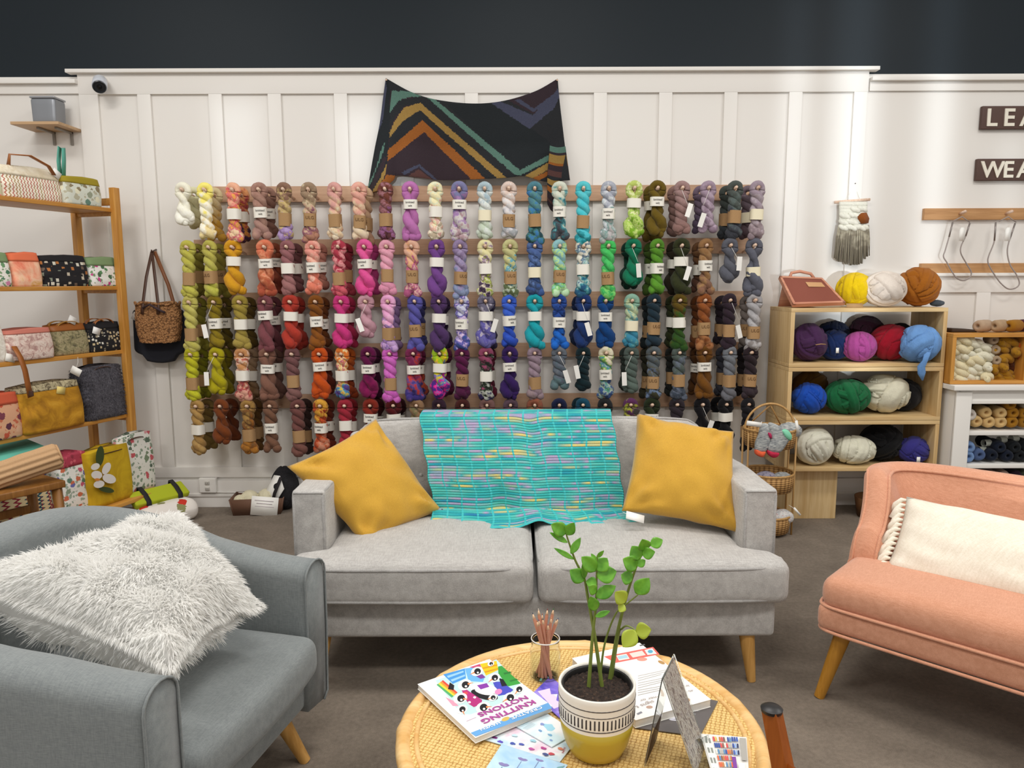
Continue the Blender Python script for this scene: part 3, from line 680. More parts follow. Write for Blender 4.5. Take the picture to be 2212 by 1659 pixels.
for side, nm in ((-1, 'left'), (1, 'right')):
    c = (side*.407, .335, .408)
    b = new(); rbox(b, c, (.399, .365, .080), .04, (16, 16, 3), softcush(side)); q = sob('seat_cushion', b)
    for zz in (.06, -.06):
        pts = []
        f = softcush(side); H = (.399, .365)
        for k in range(80):
            a = 2*PI*k/80; ca, sa = math.cos(a), math.sin(a)
            px_ = math.copysign(abs(ca)**.22, ca)*(H[0]-.006); py_ = math.copysign(abs(sa)**.22, sa)*(H[1]-.006)
            p = f(Vector((px_, py_, zz))); pts.append((p[0]+c[0], p[1]+c[1], zz + c[2] + .1*(p[2]-zz)))
        b = new(); tube(b, pts, .0075, 8, loop=True); sob('piping', b, M_PIPE, q)
for side in (-1, 1):
    x = side*.866
    def armf(p): return (p.x + .006*nz(p.y*5, p.z*5), p.y, p.z + (-.02*sst(-.1, .4, p.y) if p.z > 0 else 0))
    b = new(); rbox(b, (x, .52, .455), (.065, .375, .262), .018, (3, 8, 8), armf); a_ = sob('armrest', b)
    for xs in (-1, 1):
        y0 = .149
        pts = [(x+xs*.056, y0, .21), (x+xs*.056, y0, .69), (x+xs*.056, y0+.012, .708), (x+xs*.056, .5, .704), (x+xs*.056, .88, .688)]
        b = new(); tube(b, pts, .0065, 8); sob('piping', b, M_PIPE, a_)
    b = new(); tube(b, [(x-.056, .147, .707), (x+.056, .147, .707)], .004, 6); sob('piping', b, M_PIPE, a_)
Rb = Matrix.Rotation(math.radians(-9), 3, 'X')
b = new(); rbox(b, (0, .86, .5), (.86, .06, .3), .03, (8, 2, 6), lambda p: Rb @ p); sob('back_frame', b)
for side in (-1, 1):
    H = (.395, .085, .225)
    def bf(p):
        x, y, z = p
        pf = (1-(x/.4)**2)*(1-(z/.235)**2)
        if y < 0:
            y -= .022*pf
            d = math.hypot(x - side*.10, z+.03); y += .016*math.exp(-(d/.035)**2)
        out = x*side; cr = .0
        if z > .1 and out > .30: z -= .06*((out-.30)/.095)**2*((z-.1)/.125)     # rounded outer corner
        if z > .18: z += .006*math.cos(x*7) - .010*sst(.25, .39, -out)
        return Rb @ Vector((x, y, z))
    c = (side*.4, .765, .655)
    b = new(); rbox(b, c, H, .035, (16, 3, 12), bf); q = sob('back_cushion', b)
    for yy in (-.072, .072):
        pts = []
        for k in range(90):
            a = 2*PI*k/90; ca, sa = math.cos(a), math.sin(a)
            p = bf(Vector((math.copysign(abs(ca)**.2, ca)*(H[0]-.004), 0, math.copysign(abs(sa)**.2, sa)*(H[2]-.004)))); p = p + Rb @ Vector((0, yy, 0)); pts.append(p + Vector(c))
        b = new(); tube(b, pts, .005, 8, loop=True); sob('piping', b, M_PIPE, q)
    p = Rb @ Vector((side*.10, -.090, -.03)) + Vector(c)
    b = new(); lathe(b, [(0, .006), (.008, .005), (.0125, 0), (.008, -.005), (0, -.006)], 16, p, Matrix.Rotation(PI/2, 4, 'X')); sob('button', b, None, q)
for sx in (-1, 1):
    leg('leg', sofa, (sx*.80, .06, .20), (sx*.82, .035, 0), .031, .016, M_OAK)
    leg('leg', sofa, (sx*.80, .80, .20), (sx*.82, .83, 0), .031, .016, M_OAK)
# ------------------------------------------------------------------ mustard cushions
t = NT('mustard_cotton')
a1 = t.noise(t.coord('Object', (420, 60, 420)), 1, 2); a2 = t.noise(t.coord(), 5, 3); t.bump(a1, .25, .001)
M_MUST = t.done(t.ramp(t.math('ADD', t.math('MULTIPLY', a1, .5), t.math('MULTIPLY', a2, .5)), [(.3, '#b98a24'), (.7, '#d6a636')]), .85, Sheen_Weight=.25)
def centred(o_):
    """move a world-built mesh so that its origin sits at its own middle"""
    me = o_.data; c = sum((v.co for v in me.vertices), Vector())/len(me.vertices)
    me.transform(Matrix.Translation(-c)); o_.location = c; return o_
def cushion_thing(name, label, corners, thick, m, seed, power=.5, pinch=.07):
    b = new(); P, N = pillow(b, corners, thick, 34, pinch, seed, .013, power, nrm=(0, -1, .3), crease=.013)
    return tag(centred(ob(name, b, m)), label, 'cushion'), P, N
BK = 3.22
corn = [atY(793, 1185, 2.86), atY(955, 1102, 3.10), atY(812, 905, 3.20), atY(620, 1008, 2.93)]
cu1, P1, N1 = cushion_thing('throw_pillow', 'mustard yellow cushion standing on its corner at the armchair end of the sofa', corn, .19, M_MUST, 3)
corn2 = [atY(1343, 1104, 2.93), atY(1600, 1152, 2.84), atY(1585, 932, 3.06), atY(1376, 892, 3.22)]
cu2, P2, N2 = cushion_thing('throw_pillow', 'mustard yellow cushion with white price tag at the socks end of the sofa', corn2, .19, M_MUST, 8)
def child_world(name, b, m, par, smooth=True):
    o_ = ob(name, b, m, par, smooth); o_.data.transform(Matrix.Translation(-Vector(par.location))); return o_
b = new(); p = corn[1]; box(b, p + Vector((.008, -.01, -.006)), (.03, .004, .02), .002, Matrix.Rotation(.5, 3, 'Y')); child_world('care_label', b, plain('black_label', '#262021', .7), cu1)
b = new(); p = corn2[3]; box(b, p + Vector((-.004, -.004, .006)), (.026, .004, .026), .002, Matrix.Rotation(.4, 3, 'Y')); child_world('care_label', b, MC[('p', 'black_label', '#262021')], cu2)
b = new(); p = atY(1372, 1117, 2.87); box(b, p, (.075, .035, .002), 0, Matrix.Rotation(.28, 3, 'Y') @ Matrix.Rotation(.75, 3, 'X')); child_world('price_tag', b, M_PAPER, cu2)
b = new(); tube(b, [atY(1345, 1106, 2.92), p + Vector((-.03, 0, .012))], .0012, 5); child_world('tag_string', b, M_PAPER, cu2)
# ------------------------------------------------------------------ knitted throw
TL, TR = atY(908, 897, 3.25), atY(1321, 895, 3.25)
ML, MR = atY(938, 1100, 3.10), atY(1349, 1100, 3.10)
BL, BR = atY(918, 1147, 2.93), atY(1392, 1133, 2.97)
def throw_pt(u, v):
    # v: 0 behind the back, .12 top edge, .78 crease with the seat, 1 front hem
    U = u
    top = TL.lerp(TR, U); mid = ML.lerp(MR, U); bot = BL.lerp(BR, U)
    dip = math.exp(-((U-.57)/.05)**2); fold = math.exp(-((U-.50)/.09)**2)
    if v < .12:
        s = v/.12; p = top + Vector((0, .16*(1-s), -.012*(1-s)+.014*math.sin(s*PI)))
    elif v < .80:
        s = (v-.12)/.68; p = top.lerp(mid, s)
        p.z += -.012*(1-s)*dip
        p.y += -.03*math.sin(s*PI) - .035*fold*sst(.25, 1, s) + .012*math.sin(U*14+1)*s + .028*math.exp(-((U-.36)/.06)**2)*sst(.5, 1, s)
    else:
        s = (v-.80)/.20; p = mid.lerp(bot, s); e = math.sin(s*PI)
        p.y += -.035*fold*(1-s) + .012*math.sin(U*14+1)*(1-s) + .03*s*math.exp(-((U-.53)/.07)**2) + .012*s*math.sin(U*34)
        p.z = mid.z + (bot.z-mid.z)*sst(0, .75, s) + .014*fold*(1-s) + .022*s*math.exp(-((U-.53)/.05)**2) + .006*s*math.sin(U*40+1)
    p.x += .004*math.sin(v*30)
    d = -.0035*abs(math.sin(v*52*PI))                     # knitted ribs
    gx = abs(((u*13.0) % 1)-.5); g = max(0, 1-abs(gx-.5)*22)
    return p + Vector((0, d - .004*g, (-d + .003*g) if v > .8 else 0))
t = NT('turquoise_knit')
uv = t.n('ShaderNodeTexCoord').outputs['UV']; sp = t.n('ShaderNodeSeparateXYZ', {0: uv}); U_, V_ = sp.outputs[0], sp.outputs[1]
row = t.math('FLOOR', t.math('MULTIPLY', V_, 52.0))
cx = t.n('ShaderNodeCombineXYZ', {0: t.math('MULTIPLY', U_, 1.6), 1: t.math('MULTIPLY', row, 1.37)})
nn = t.noise(cx.outputs[0], 1.2, 2, .6)
c = t.ramp(nn, [(.22, '#2a6fae'), (.34, '#2aa6b4'), (.44, '#3cbcb6'), (.50, '#62c8bc'), (.535, '#b8a4c8'), (.57, '#3cb4b8'), (.645, '#e8d27a'), (.665, '#4cc0c0'), (.80, '#e8b49c')])
rib = t.math('ABSOLUTE', t.math('SINE', t.math('MULTIPLY', V_, 52*PI)))
c = t.mix(t.math('MULTIPLY', t.math('SUBTRACT', 1.0, rib), .42), c, '#0c5c6c')
gl = t.math('LESS_THAN', t.math('ABSOLUTE', t.math('SUBTRACT', t.math('FRACT', t.math('ADD', t.math('MULTIPLY', U_, 13.0), .5)), .5)), .055)
hem = t.math('GREATER_THAN', V_, .975)
c = t.mix(t.math('MAXIMUM', gl, hem), c, '#48c6c6')
fz = t.noise(t.coord('Object', (220, 220, 220)), 1, 2); t.bump(fz, .5, .003)
M_THROW = t.done(t.mix(t.math('MULTIPLY', fz, .22), c, [0, 0, 0]), .95)
b = new(); grid(b, 150, 260, throw_pt)
tag(centred(ob('knitted_throw', b, M_THROW, mods=(('SOLIDIFY', dict(thickness=.006, offset=0)),))), 'turquoise striped knitted throw with ladder ribs draped over the sofa back', 'throw')
# ================================================================== slate armchair
M_SLATE = fabric('slate_wool', '#727778', '#858a89', 420, .3, .95, .2, .15)
TH = math.radians(78); fdir = Vector((math.sin(TH), -math.cos(TH), 0)); FC = Vector((-.705, 1.86, 0)); AC = FC - fdir*.39
ch = thing('armchair', 'slate grey upholstered tub armchair with splayed wooden legs', 'armchair', AC, TH)
W2, D2 = .36, .40                                   # half width of the shell's centre line, half depth
def shell_path(t_):                                 # 0 right arm front, 1 left arm front
    s = t_*3.0
    yb = .26
    if t_ < .28: k = t_/.28; return Vector((W2 + .02*k, -D2 + (D2+.10)*k, 0))
    if t_ > .72: k = (1-t_)/.28; return Vector((-W2 - .02*k, -D2 + (D2+.10)*k, 0))
    a = (t_-.28)/.44*PI
    ca, sa = math.cos(a), math.sin(a)
    return Vector((math.copysign(abs(ca)**.75, ca)*(W2+.02), .10 + (abs(sa)**.75)*.26, 0))
def shell_top(t_):
    d = abs(t_-.5)*2                                # 0 at the back, 1 at the arm front
    return .648 + .04*(1-sst(.5, 1, d)) + .125*(1-sst(.06, .62, d))
def shell_ring(t_):
    p = shell_path(t_); q = shell_path(min(1, t_+.004)) - shell_path(max(0, t_-.004)); q.normalize()
    out = Vector((q.y, -q.x, 0));
    if out.dot(p - Vector((0, 0, 0))) < 0: out = -out
    d = abs(t_-.5)*2; top = shell_top(t_); th = .060 + .012*(1-sst(.3, .9, d)) ; lean = .05*(1-sst(.2, .8, d))
    R_ = []
    for k in range(9): R_.append((-th*.98, .30 + (top-.05-.30)*k/8))           # inner face upward
    for k in range(1, 8): a = PI*k/8; R_.append((-th*math.cos(a), top-.05+.05*math.sin(a)))
    for k in range(9): R_.append((th, top-.05 - (top-.05-.19)*k/8))
    R_.append((th*.6, .17)); R_.append((-th*.98, .18))
    return [p + out*(x + lean*sst(.3, .85, z) - .01*(1-sst(.18, .45, z))) + Vector((0, 0, z)) for x, z in R_]
b = new(); rings(b, [shell_ring(i/72) for i in range(73)])
for v in b.verts: v.co += Vector((nz(v.co.x*4, v.co.y*4, v.co.z*4)*.004, 0, 0))
bmesh.ops.bevel(b, geom=[e for e in b.edges if not e.is_boundary and e.calc_face_angle(0) > 1.2 and abs(e.verts[0].co.y + D2) < .02 and abs(e.verts[1].co.y + D2) < .02], offset=.014, segments=3, affect='EDGES')
shell = ob('backrest', b, M_SLATE, ch)
for sx in (-1, 1):
    pts = [Vector(p) + Vector((0, -.004, 0)) for p in shell_ring(0 if sx > 0 else 1)[:26]]
    b = new(); tube(b, pts, .0035, 6); ob('piping', b, M_SLATE, shell)
b = new(); rbox(b, (0, -.06, .255), (.34, .325, .075), .03, (6, 6, 2)); ob('seat_base', b, M_SLATE, ch)
def acf(p):
    x, y, z = p
    if z > 0: z += .03*(1-(x/.32)**2)*(1-(y/.40)**2)
    if y < 0: y -= .03*(1-(x/.34)**2)*(1 if y < -.2 else 0)
    return (x, y, z)
b = new(); rbox(b, (0, -.075, .375), (.302, .36, .062), .042, (12, 12, 3), acf); q = ob('seat_cushion', b, M_SLATE, ch)
pts = [(-.29, -.415, .40), (-.2, -.436, .408), (0, -.444, .412), (.2, -.436, .408), (.29, -.415, .40)]
b = new(); tube(b, pts, .004, 6); ob('piping', b, M_SLATE, q)
for x in (-.17, 0, .17):
    bp = Vector((x, .3 - abs(x)*.12, .66))
    b = new(); lathe(b, [(0, .008), (.012, .007), (.018, 0), (.0, -.006)], 16, bp, Matrix.Rotation(PI/2+.25, 4, 'X')); ob('button', b, M_SLATE, shell)
for sx in (-1, 1):
    for sy in (-1, 1):
        leg('leg', ch, (sx*.27, sy*.27-.02, .2), (sx*.31, sy*.35-.02, 0), .028, .017, M_OAK)
# ------------------------------------------------------------------ shaggy white pillow
def lw(x, y, z): return AC + Matrix.Rotation(TH, 3, 'Z') @ Vector((x, y, z))
Mi = Matrix.Rotation(-TH, 3, 'Z')
pc = [atY(370, 1452, 1.62), atY(560, 1312, 1.98), atY(385, 1118, 2.22), atY(-135, 1275, 1.84)]
M_FUR = plain('white_shag', '#fffefb', .9, 0, 40, 0, .02, Sheen_Weight=.4)
_t = M_FUR.node_tree; _tr = _t.nodes.new('ShaderNodeBsdfTranslucent'); _tr.inputs[0].default_value = lin('#fffefb'); _mx = _t.nodes.new('ShaderNodeMixShader'); _mx.inputs[0].default_value = .5
_t.links.new(_t.nodes['Principled BSDF'].outputs[0], _mx.inputs[1]); _t.links.new(_tr.outputs[0], _mx.inputs[2]); _t.links.new(_mx.outputs[0], _t.nodes['Material Output'].inputs[0])
po = thing('shaggy_pillow', 'white shaggy long pile pillow lying in the slate armchair', 'pillow', sum(pc, Vector())/4)
b = new(); Pf, Nf = pillow(b, [p - po.location for p in pc], .26, 30, .17, 5, .03, .45, nrm=(.2, -.8, .5), dent=lambda u, v: .30*v**3*math.exp(-((u-.55)/.24)**2) + .10*u**4*math.exp(-((v-.38)/.16)**2)); ob('pillow_body', b, M_FUR, po)
rnd = random.Random(4); b = new()
for i in range(30000):
    u, v = rnd.random(), rnd.random()
    if rnd.random() < .22:
        if rnd.random() < .5: u = rnd.choice((0.004, .996))
        else: v = rnd.choice((0.004, .996))
    s = 1 if rnd.random() < .88 else -1
    p = Pf(u, v, s); e = .012
    du = Pf(min(1, u+e), v, s) - Pf(max(0, u-e), v, s); dv = Pf(u, min(1, v+e), s) - Pf(u, max(0, v-e), s)
    n_ = du.cross(dv); n_ = n_.normalized() if n_.length > 1e-9 else Nf
    if n_.dot(Nf)*s < 0: n_ = -n_
    edge = max(abs(2*u-1), abs(2*v-1))
    outw = ((p - Pf(.5, .5, s)).normalized())
    comb = Vector((.25*nz(u*4, v*4, 1), -.2, -.8)) + outw*(1.6*sst(.75, 1, edge))
    flow = Vector((nz(u*7, v*7, 2), nz(u*7, v*7, 8), nz(u*7, v*7, 15)))
    L = rnd.uniform(.016, .034)
    d0 = (n_*1.0 + flow*.7 + comb*.35 + Vector((rnd.gauss(0, .25), rnd.gauss(0, .25), rnd.gauss(0, .25)))).normalized()
    d1 = (d0 + comb*.7).normalized(); w_ = rnd.uniform(.0010, .0022)
    sd_ = d0.cross(Vector((rnd.gauss(0, 1), rnd.gauss(0, 1), rnd.gauss(0, 1)))).normalized()*w_
    a, c_ = p + d0*L*.55, p + d0*L*.55 + d1*L*.5
    v0, v1, v2, v3, v4 = [b.verts.new(q) for q in (p - sd_, p + sd_, a + sd_*.8, a - sd_*.8, c_)]
    b.faces.new((v0, v1, v2, v3)); b.faces.new((v3, v2, v4))
fur = ob('long_pile', b, M_FUR, po); fur['kind'] = 'stuff'
# ================================================================== coral settee
M_CORAL = fabric('coral_wool', '#c68a6a', '#d99e80', 420, .3, .95, .25, .15)
M_LEG2 = wood('amber_oak', '#a06c1c', '#c48c34', 'Z', 1.2, .35)
S_TH = math.radians(-44); SR = Matrix.Rotation(S_TH, 3, 'Z'); HWs, HD = .62, .36
s_fl = Vector((1.085, 2.52, 0)); SC = s_fl - SR @ Vector((-HWs, -HD, 0))
st = thing('settee', 'coral pink button back settee with piped edges and angled wooden legs', 'settee', SC, S_TH)
def sfn(p):
    x, y, z = p
    if z > 0: z += .035*(1-(x/.63)**2)*(1-(y/.37)**2)
    return (x, y, z)
b = new(); rbox(b, (0, 0, .315), (HWs, HD, .05), .03, (14, 10, 2)); sb = ob('seat_base', b, M_CORAL, st)
b = new(); rbox(b, (0, -.0, .40), (HWs-.004, HD-.004, .062), .05, (16, 12, 2), sfn); sc = ob('seat_cushion', b, M_CORAL, st)
for zz, rr in ((.358, .006), (.268, .006)):
    pts = []
    for k in range(100):
        a = 2*PI*k/100; ca, sa = math.cos(a), math.sin(a)
        pts.append((math.copysign(abs(ca)**.12, ca)*(HWs+.002), math.copysign(abs(sa)**.12, sa)*(HD+.002), zz))
    b = new(); tube(b, pts, rr, 8, loop=True); ob('piping', b, M_CORAL, sb)
# the back wraps round both ends and comes forward as low wings
def s_path(t_):                                     # 0..1 from left wing front to right wing front
    if t_ < .22: k = t_/.22; return Vector((-HWs+.055 + .0*k, -.075 + .235*k, 0)), k
    if t_ > .78: k = (1-t_)/.22; return Vector((HWs-.055, -.075 + .235*k, 0)), k
    a = (t_-.22)/.56*PI; ca, sa = math.cos(a), math.sin(a)
    return Vector((-math.copysign(abs(ca)**.5, ca)*(HWs-.055), .16 + abs(sa)**.5*.13, 0)), 1.0
def s_top(t_):
    d = abs(t_-.5)*2; k = min(1.0, (1-d)/.60)
    return .47 + .10*math.sqrt(min(1, k/.13)) + .175*sst(.12, .72, k) + .03*(1-d*d)
def s_ring(t_):
    p, _ = s_path(t_); q = s_path(min(1, t_+.004))[0] - s_path(max(0, t_-.004))[0]; q.normalize(); out = Vector((-q.y, q.x, 0))
    if out.dot(p) < 0: out = -out
    top = s_top(t_); th = .05; d = abs(t_-.5)*2; lean = .07*(1-sst(.3, .9, d)); R_ = []
    for k in range(11):
        z = .40 + (top-.045-.40)*k/10; R_.append((-th - .028*math.sin(PI*k/10)**.8, z))
    for k in range(1, 8): a = PI*k/8; R_.append((-th*math.cos(a), top-.045+.045*math.sin(a)))
    for k in range(9): R_.append((th, top-.045 - (top-.045-.36)*k/8))
    R_.append((-th, .36))
    return [p + out*(x + lean*sst(.4, .8, z)) + Vector((0, 0, z)) for x, z in R_]
rs = [s_ring(i/100 - math.sin(2*PI*i/100)/(2*PI)*.85) for i in range(101)]
b = new(); rings(b, rs)
bk = ob('backrest', b, M_CORAL, st, 'auto'); bk.data.set_sharp_from_angle(angle=math.radians(60))
pts = [Vector(p) + Vector((0, -.003, 0)) for p in rs[0][0:11]] + [r[11] + Vector((0, 0, .004)) for r in rs] + [Vector(p) + Vector((0, -.003, 0)) for p in rs[-1][0:11]][::-1]
b = new(); tube(b, pts, .006, 8); ob('piping', b, M_CORAL, bk)
pts = [Vector(p) + Vector((0, -.003, 0)) for p in rs[0][17:27]][::-1] + [r[16] for r in rs] + [Vector(p) + Vector((0, -.003, 0)) for p in rs[-1][17:27]]
b = new(); tube(b, pts, .005, 8); ob('piping', b, M_CORAL, bk)
SMi = (Matrix.Translation(SC) @ Matrix.Rotation(S_TH, 4, 'Z')).inverted(); bn = SR @ Vector((0, 1, 0)); bp0 = SC + SR @ Vector((0, .225, 0))
bts = [SMi @ onP(x, y, bp0, bn) for x, y in ((2037, 1102), (2107, 1116), (2182, 1131))]
stp = (bts[2]-bts[0])/2; bts += [bts[2] + stp*k for k in (1, 2, 3)]
for p in bts:
    b = new(); lathe(b, [(0, .010), (.012, .008), (.0165, 0), (.0, -.008)], 18, p, Matrix.Rotation(PI/2, 4, 'X')); ob('button', b, M_CORAL, bk)
for sx in (-1, 1):
    leg('leg', st, (sx*.54, -.28, .27), (sx*.60, -.335, 0), .03, .018, M_LEG2)
    leg('leg', st, (sx*.54, .28, .27), (sx*.60, .335, 0), .03, .018, M_LEG2)
# ------------------------------------------------------------------ lumbar pillow with tassels
def sl(x, y, z): return SC + SR @ Vector((x, y, z))
lp = [sl(-.475, -.10, .45), sl(.26, -.12, .445), sl(.26, .10, .665), sl(-.475, .10, .685)]
lo = thing('lumbar_pillow', 'cream linen lumbar pillow with tasselled ends on the coral settee', 'pillow', sum(lp, Vector())/4)
M_CREAMF = fabric('cream_linen', '#e6dcc8', '#f4ecdc', 240, .3, .92, .15, .25)
b = new(); PL, NL = pillow(b, [p - lo.location for p in lp], .15, 30, .035, 11, .010, .42, nrm=(-.7, -.7, .3)); ob('pillow_body', b, M_CREAMF, lo)
rnd = random.Random(9)
for side in (0, 1):
    for i in range(15):
        p = PL(side, (i+.3)/15, 1); o_ = -1 if side == 0 else 1; b = new()
        L_ = rnd.uniform(.07, .10); dx = (SR @ Vector((o_, 0, 0)))
        ou = rnd.uniform(.02, .05); fw = SR @ Vector((0, -1, 0)); pts = [p, p + dx*.014 + fw*.004, p + dx*(.016+ou*.5) + fw*rnd.uniform(.0, .02) + Vector((0, 0, -.018)), p + dx*(.01+ou) + fw*rnd.uniform(0, .03) + Vector((0, 0, -L_*.75))]
        tube(b, pts, [.005, .009, .010, .017], 8); bmesh.ops.transform(b, matrix=Matrix(), verts=b.verts)
        ob('tassel', b, M_CREAMF, lo)
# ================================================================== round rattan coffee table
TC, TR_, TZ = Vector((.158, 1.64, 0)), .428, .45
M_BAMB = wood('bamboo_cane', '#d9a660', '#f0cd92', 'X', .8, .35)
t = NT('woven_rattan'); v = t.coord()
sp = t.n('ShaderNodeSeparateXYZ', {0: v})
rw = t.n('ShaderNodeMapping', {'Vector': v, 'Rotation': (0, 0, .35), 'Scale': (300, 300, 300)}).outputs[0]
s2 = t.n('ShaderNodeSeparateXYZ', {0: rw})
wx = t.math('ABSOLUTE', t.math('SINE', s2.outputs[0])); wy = t.math('ABSOLUTE', t.math('SINE', s2.outputs[1]))
alt = t.math('GREATER_THAN', t.math('MULTIPLY', t.math('SINE', s2.outputs[0]), t.math('SINE', s2.outputs[1])), 0.0)
hgt = t.math('ADD', t.math('MULTIPLY', wx, alt), t.math('MULTIPLY', wy, t.math('SUBTRACT', 1.0, alt)))
pa = t.noise(t.n('ShaderNodeMapping', {'Vector': rw, 'Scale': (.5, .03, .5)}).outputs[0], 1, 2)
pb = t.noise(t.n('ShaderNodeMapping', {'Vector': rw, 'Scale': (.03, .5, .5)}).outputs[0], 1, 2)
f = t.math('ADD', t.math('MULTIPLY', hgt, .45), t.math('MULTIPLY', t.math('ADD', pa, pb), .32))
t.bump(hgt, .5, .002)
M_RATTAN = t.done(t.ramp(f, [(.25, '#8a6230'), (.45, '#c8994f'), (.75, '#e9c883')]), .55)
tb = thing('coffee_table', 'round rattan coffee table with a bamboo cane rim', 'coffee table', TC)
b = new(); lathe(b, [(0, TZ-.016), (TR_-.02, TZ-.016), (TR_-.02, TZ-.002), (0, TZ-.002)], 64); ob('woven_top', b, M_RATTAN, tb, 'auto')
pts = [(math.cos(2*PI*k/96)*(TR_-.012), math.sin(2*PI*k/96)*(TR_-.012), TZ-.012) for k in range(96)]
b = new(); tube(b, pts, [.0185 + .0035*max(0, 1-abs(((k*11/96) % 1)-.5)*14) for k in range(96)], 12, loop=True); rim = ob('cane_rim', b, M_BAMB, tb)
pts = [(math.cos(2*PI*k/96)*(TR_-.042), math.sin(2*PI*k/96)*(TR_-.042), TZ-.002) for k in range(96)]
b = new(); tube(b, pts, .006, 8, loop=True); ob('inner_cane', b, M_BAMB, rim)
for k in range(4):
    a = PI/4 + k*PI/2; ca, sa = math.cos(a), math.sin(a)
    b = new(); tube(b, [(ca*.36, sa*.36, 0), (ca*.37, sa*.37, .2), (ca*.395, sa*.395, TZ-.02)], .017, 12); ob('leg', b, M_BAMB, tb)
pts = [(math.cos(2*PI*k/64)*.362, math.sin(2*PI*k/64)*.362, .12) for k in range(64)]
b = new(); tube(b, pts, .012, 10, loop=True); ob('stretcher_ring', b, M_BAMB, tb)
# ------------------------------------------------------------------ printed things on the table
COLM = {}
def ink(h):
    if h not in COLM: COLM[h] = plain('print_'+h.strip('#'), h, .45)
    return COLM[h]
def flat_art(name, parent, shapes, z, order=0.00012):
    """printed shapes lying on a cover: list of (colour, [world points])"""
    b = new(); mats = []
    inv = parent.matrix_world.inverted() if False else None
    for i, (c, pts) in enumerate(shapes):
        if c not in mats: mats.append(c)
        poly(b, [Vector((p[0], p[1], z + order*(i+1))) - Vector(parent.location) for p in pts], mats.index(c))
    for fc in b.faces:
        fc.normal_update()
        if fc.normal.z < 0: fc.normal_flip()
    me = bpy.data.meshes.new(name); b.to_mesh(me); b.free()
    for c in mats: me.materials.append(ink(c))
    o = bpy.data.objects.new(name, me); C.objects.link(o); o.parent = parent; return o
def ell(cx, cy, rx, ry, rot=0, n=18):
    c, s = math.cos(rot), math.sin(rot)
    return [(cx + math.cos(2*PI*k/n)*rx*c - math.sin(2*PI*k/n)*ry*s, cy + math.cos(2*PI*k/n)*rx*s + math.sin(2*PI*k/n)*ry*c) for k in range(n)]
def slab(name, parent, quad, z0, z1, m, bev=0):
    b = new(); L = Vector(parent.location)
    rings(b, [[Vector((p[0], p[1], z0)) - L for p in quad], [Vector((p[0], p[1], z1)) - L for p in quad]])
    return ob(name, b, m, parent, False)
def letters(parent, s, c, xd, yd, z, length, col, bold=.0, ky=.74):
    me = text_mesh(s, .05, .0001, 'CENTER', 1.0, bold)
    w_ = max(v.co.x for v in me.vertices) - min(v.co.x for v in me.vertices)
    o = bpy.data.objects.new('lettering', me); C.objects.link(o); o.parent = parent
    o.material_slots[0].link = 'OBJECT'; o.material_slots[0].material = ink(col)
    M = basis(xd, yd, Vector((c[0], c[1], z)) - Vector(parent.location)); o.matrix_local = M @ Matrix.Diagonal((length/w_, length/w_*ky, 1, 1)); return o
def K(x, y): return (900 + x/6.144, 1400 + y/6.144)
# knitting book
ZB0, ZB1 = TZ+.0075, TZ+.0215
q = [atZ(*p, ZB1) for p in ((1193, 1525), (1027, 1594), (925, 1465), (1079, 1422))]
xd = (q[1]-q[0]).normalized(); yd = Vector((xd.y, -xd.x, 0)); yd = yd if yd.y < 0 else -yd
wb, hb = (q[1]-q[0]).length, ((q[3]-q[0]).length + (q[2]-q[1]).length)/2
quad = [q[0], q[0]+xd*wb, q[0]+xd*wb-yd*hb, q[0]-yd*hb]
bk1 = thing('book', 'white knitting colouring book with penguin cover lying open side down on stacked leaflets', 'book', (sum(quad, Vector())/4).to_2d().to_3d() + Vector((0, 0, ZB0)))
bk1['label'] = 'white book titled Knitting Notions with colourful penguin cover on the rattan table'
ins = [p + (sum(quad, Vector())/4 - p)*.012 for p in quad]
slab('page_block', bk1, ins, ZB0+.0006, ZB1-.0006, plain('page_edges', '#e4e1da', .8, .2, 300))
slab('back_cover', bk1, quad, ZB0, ZB0+.0006, M_PAPER); cv = slab('front_cover', bk1, quad, ZB1-.0006, ZB1, plain('glossy_cover', '#f6f5f2', .3))
def ip(lst): return [atZ(*K(*p), ZB1) for p in lst]
def pen(x, y, r, beak):
    s = [('#f5f5f0', ip(ell(x, y, r, r*.72, -.4))), ('#1c1a20', ip(ell(x+r*.1, y, r*.55, r*.5, -.4))), ('#f5f5f0', ip(ell(x+r*.15, y+r*.2, r*.17, r*.15)))]
    s.append(('#ee8a50', ip([(x+beak[0]*r*.45-beak[1]*r*.14, y+beak[1]*r*.45+beak[0]*r*.14), (x+beak[0]*r*1.35, y+beak[1]*r*1.35), (x+beak[0]*r*.45+beak[1]*r*.14, y+beak[1]*r*.45-beak[0]*r*.14)])))
    return s
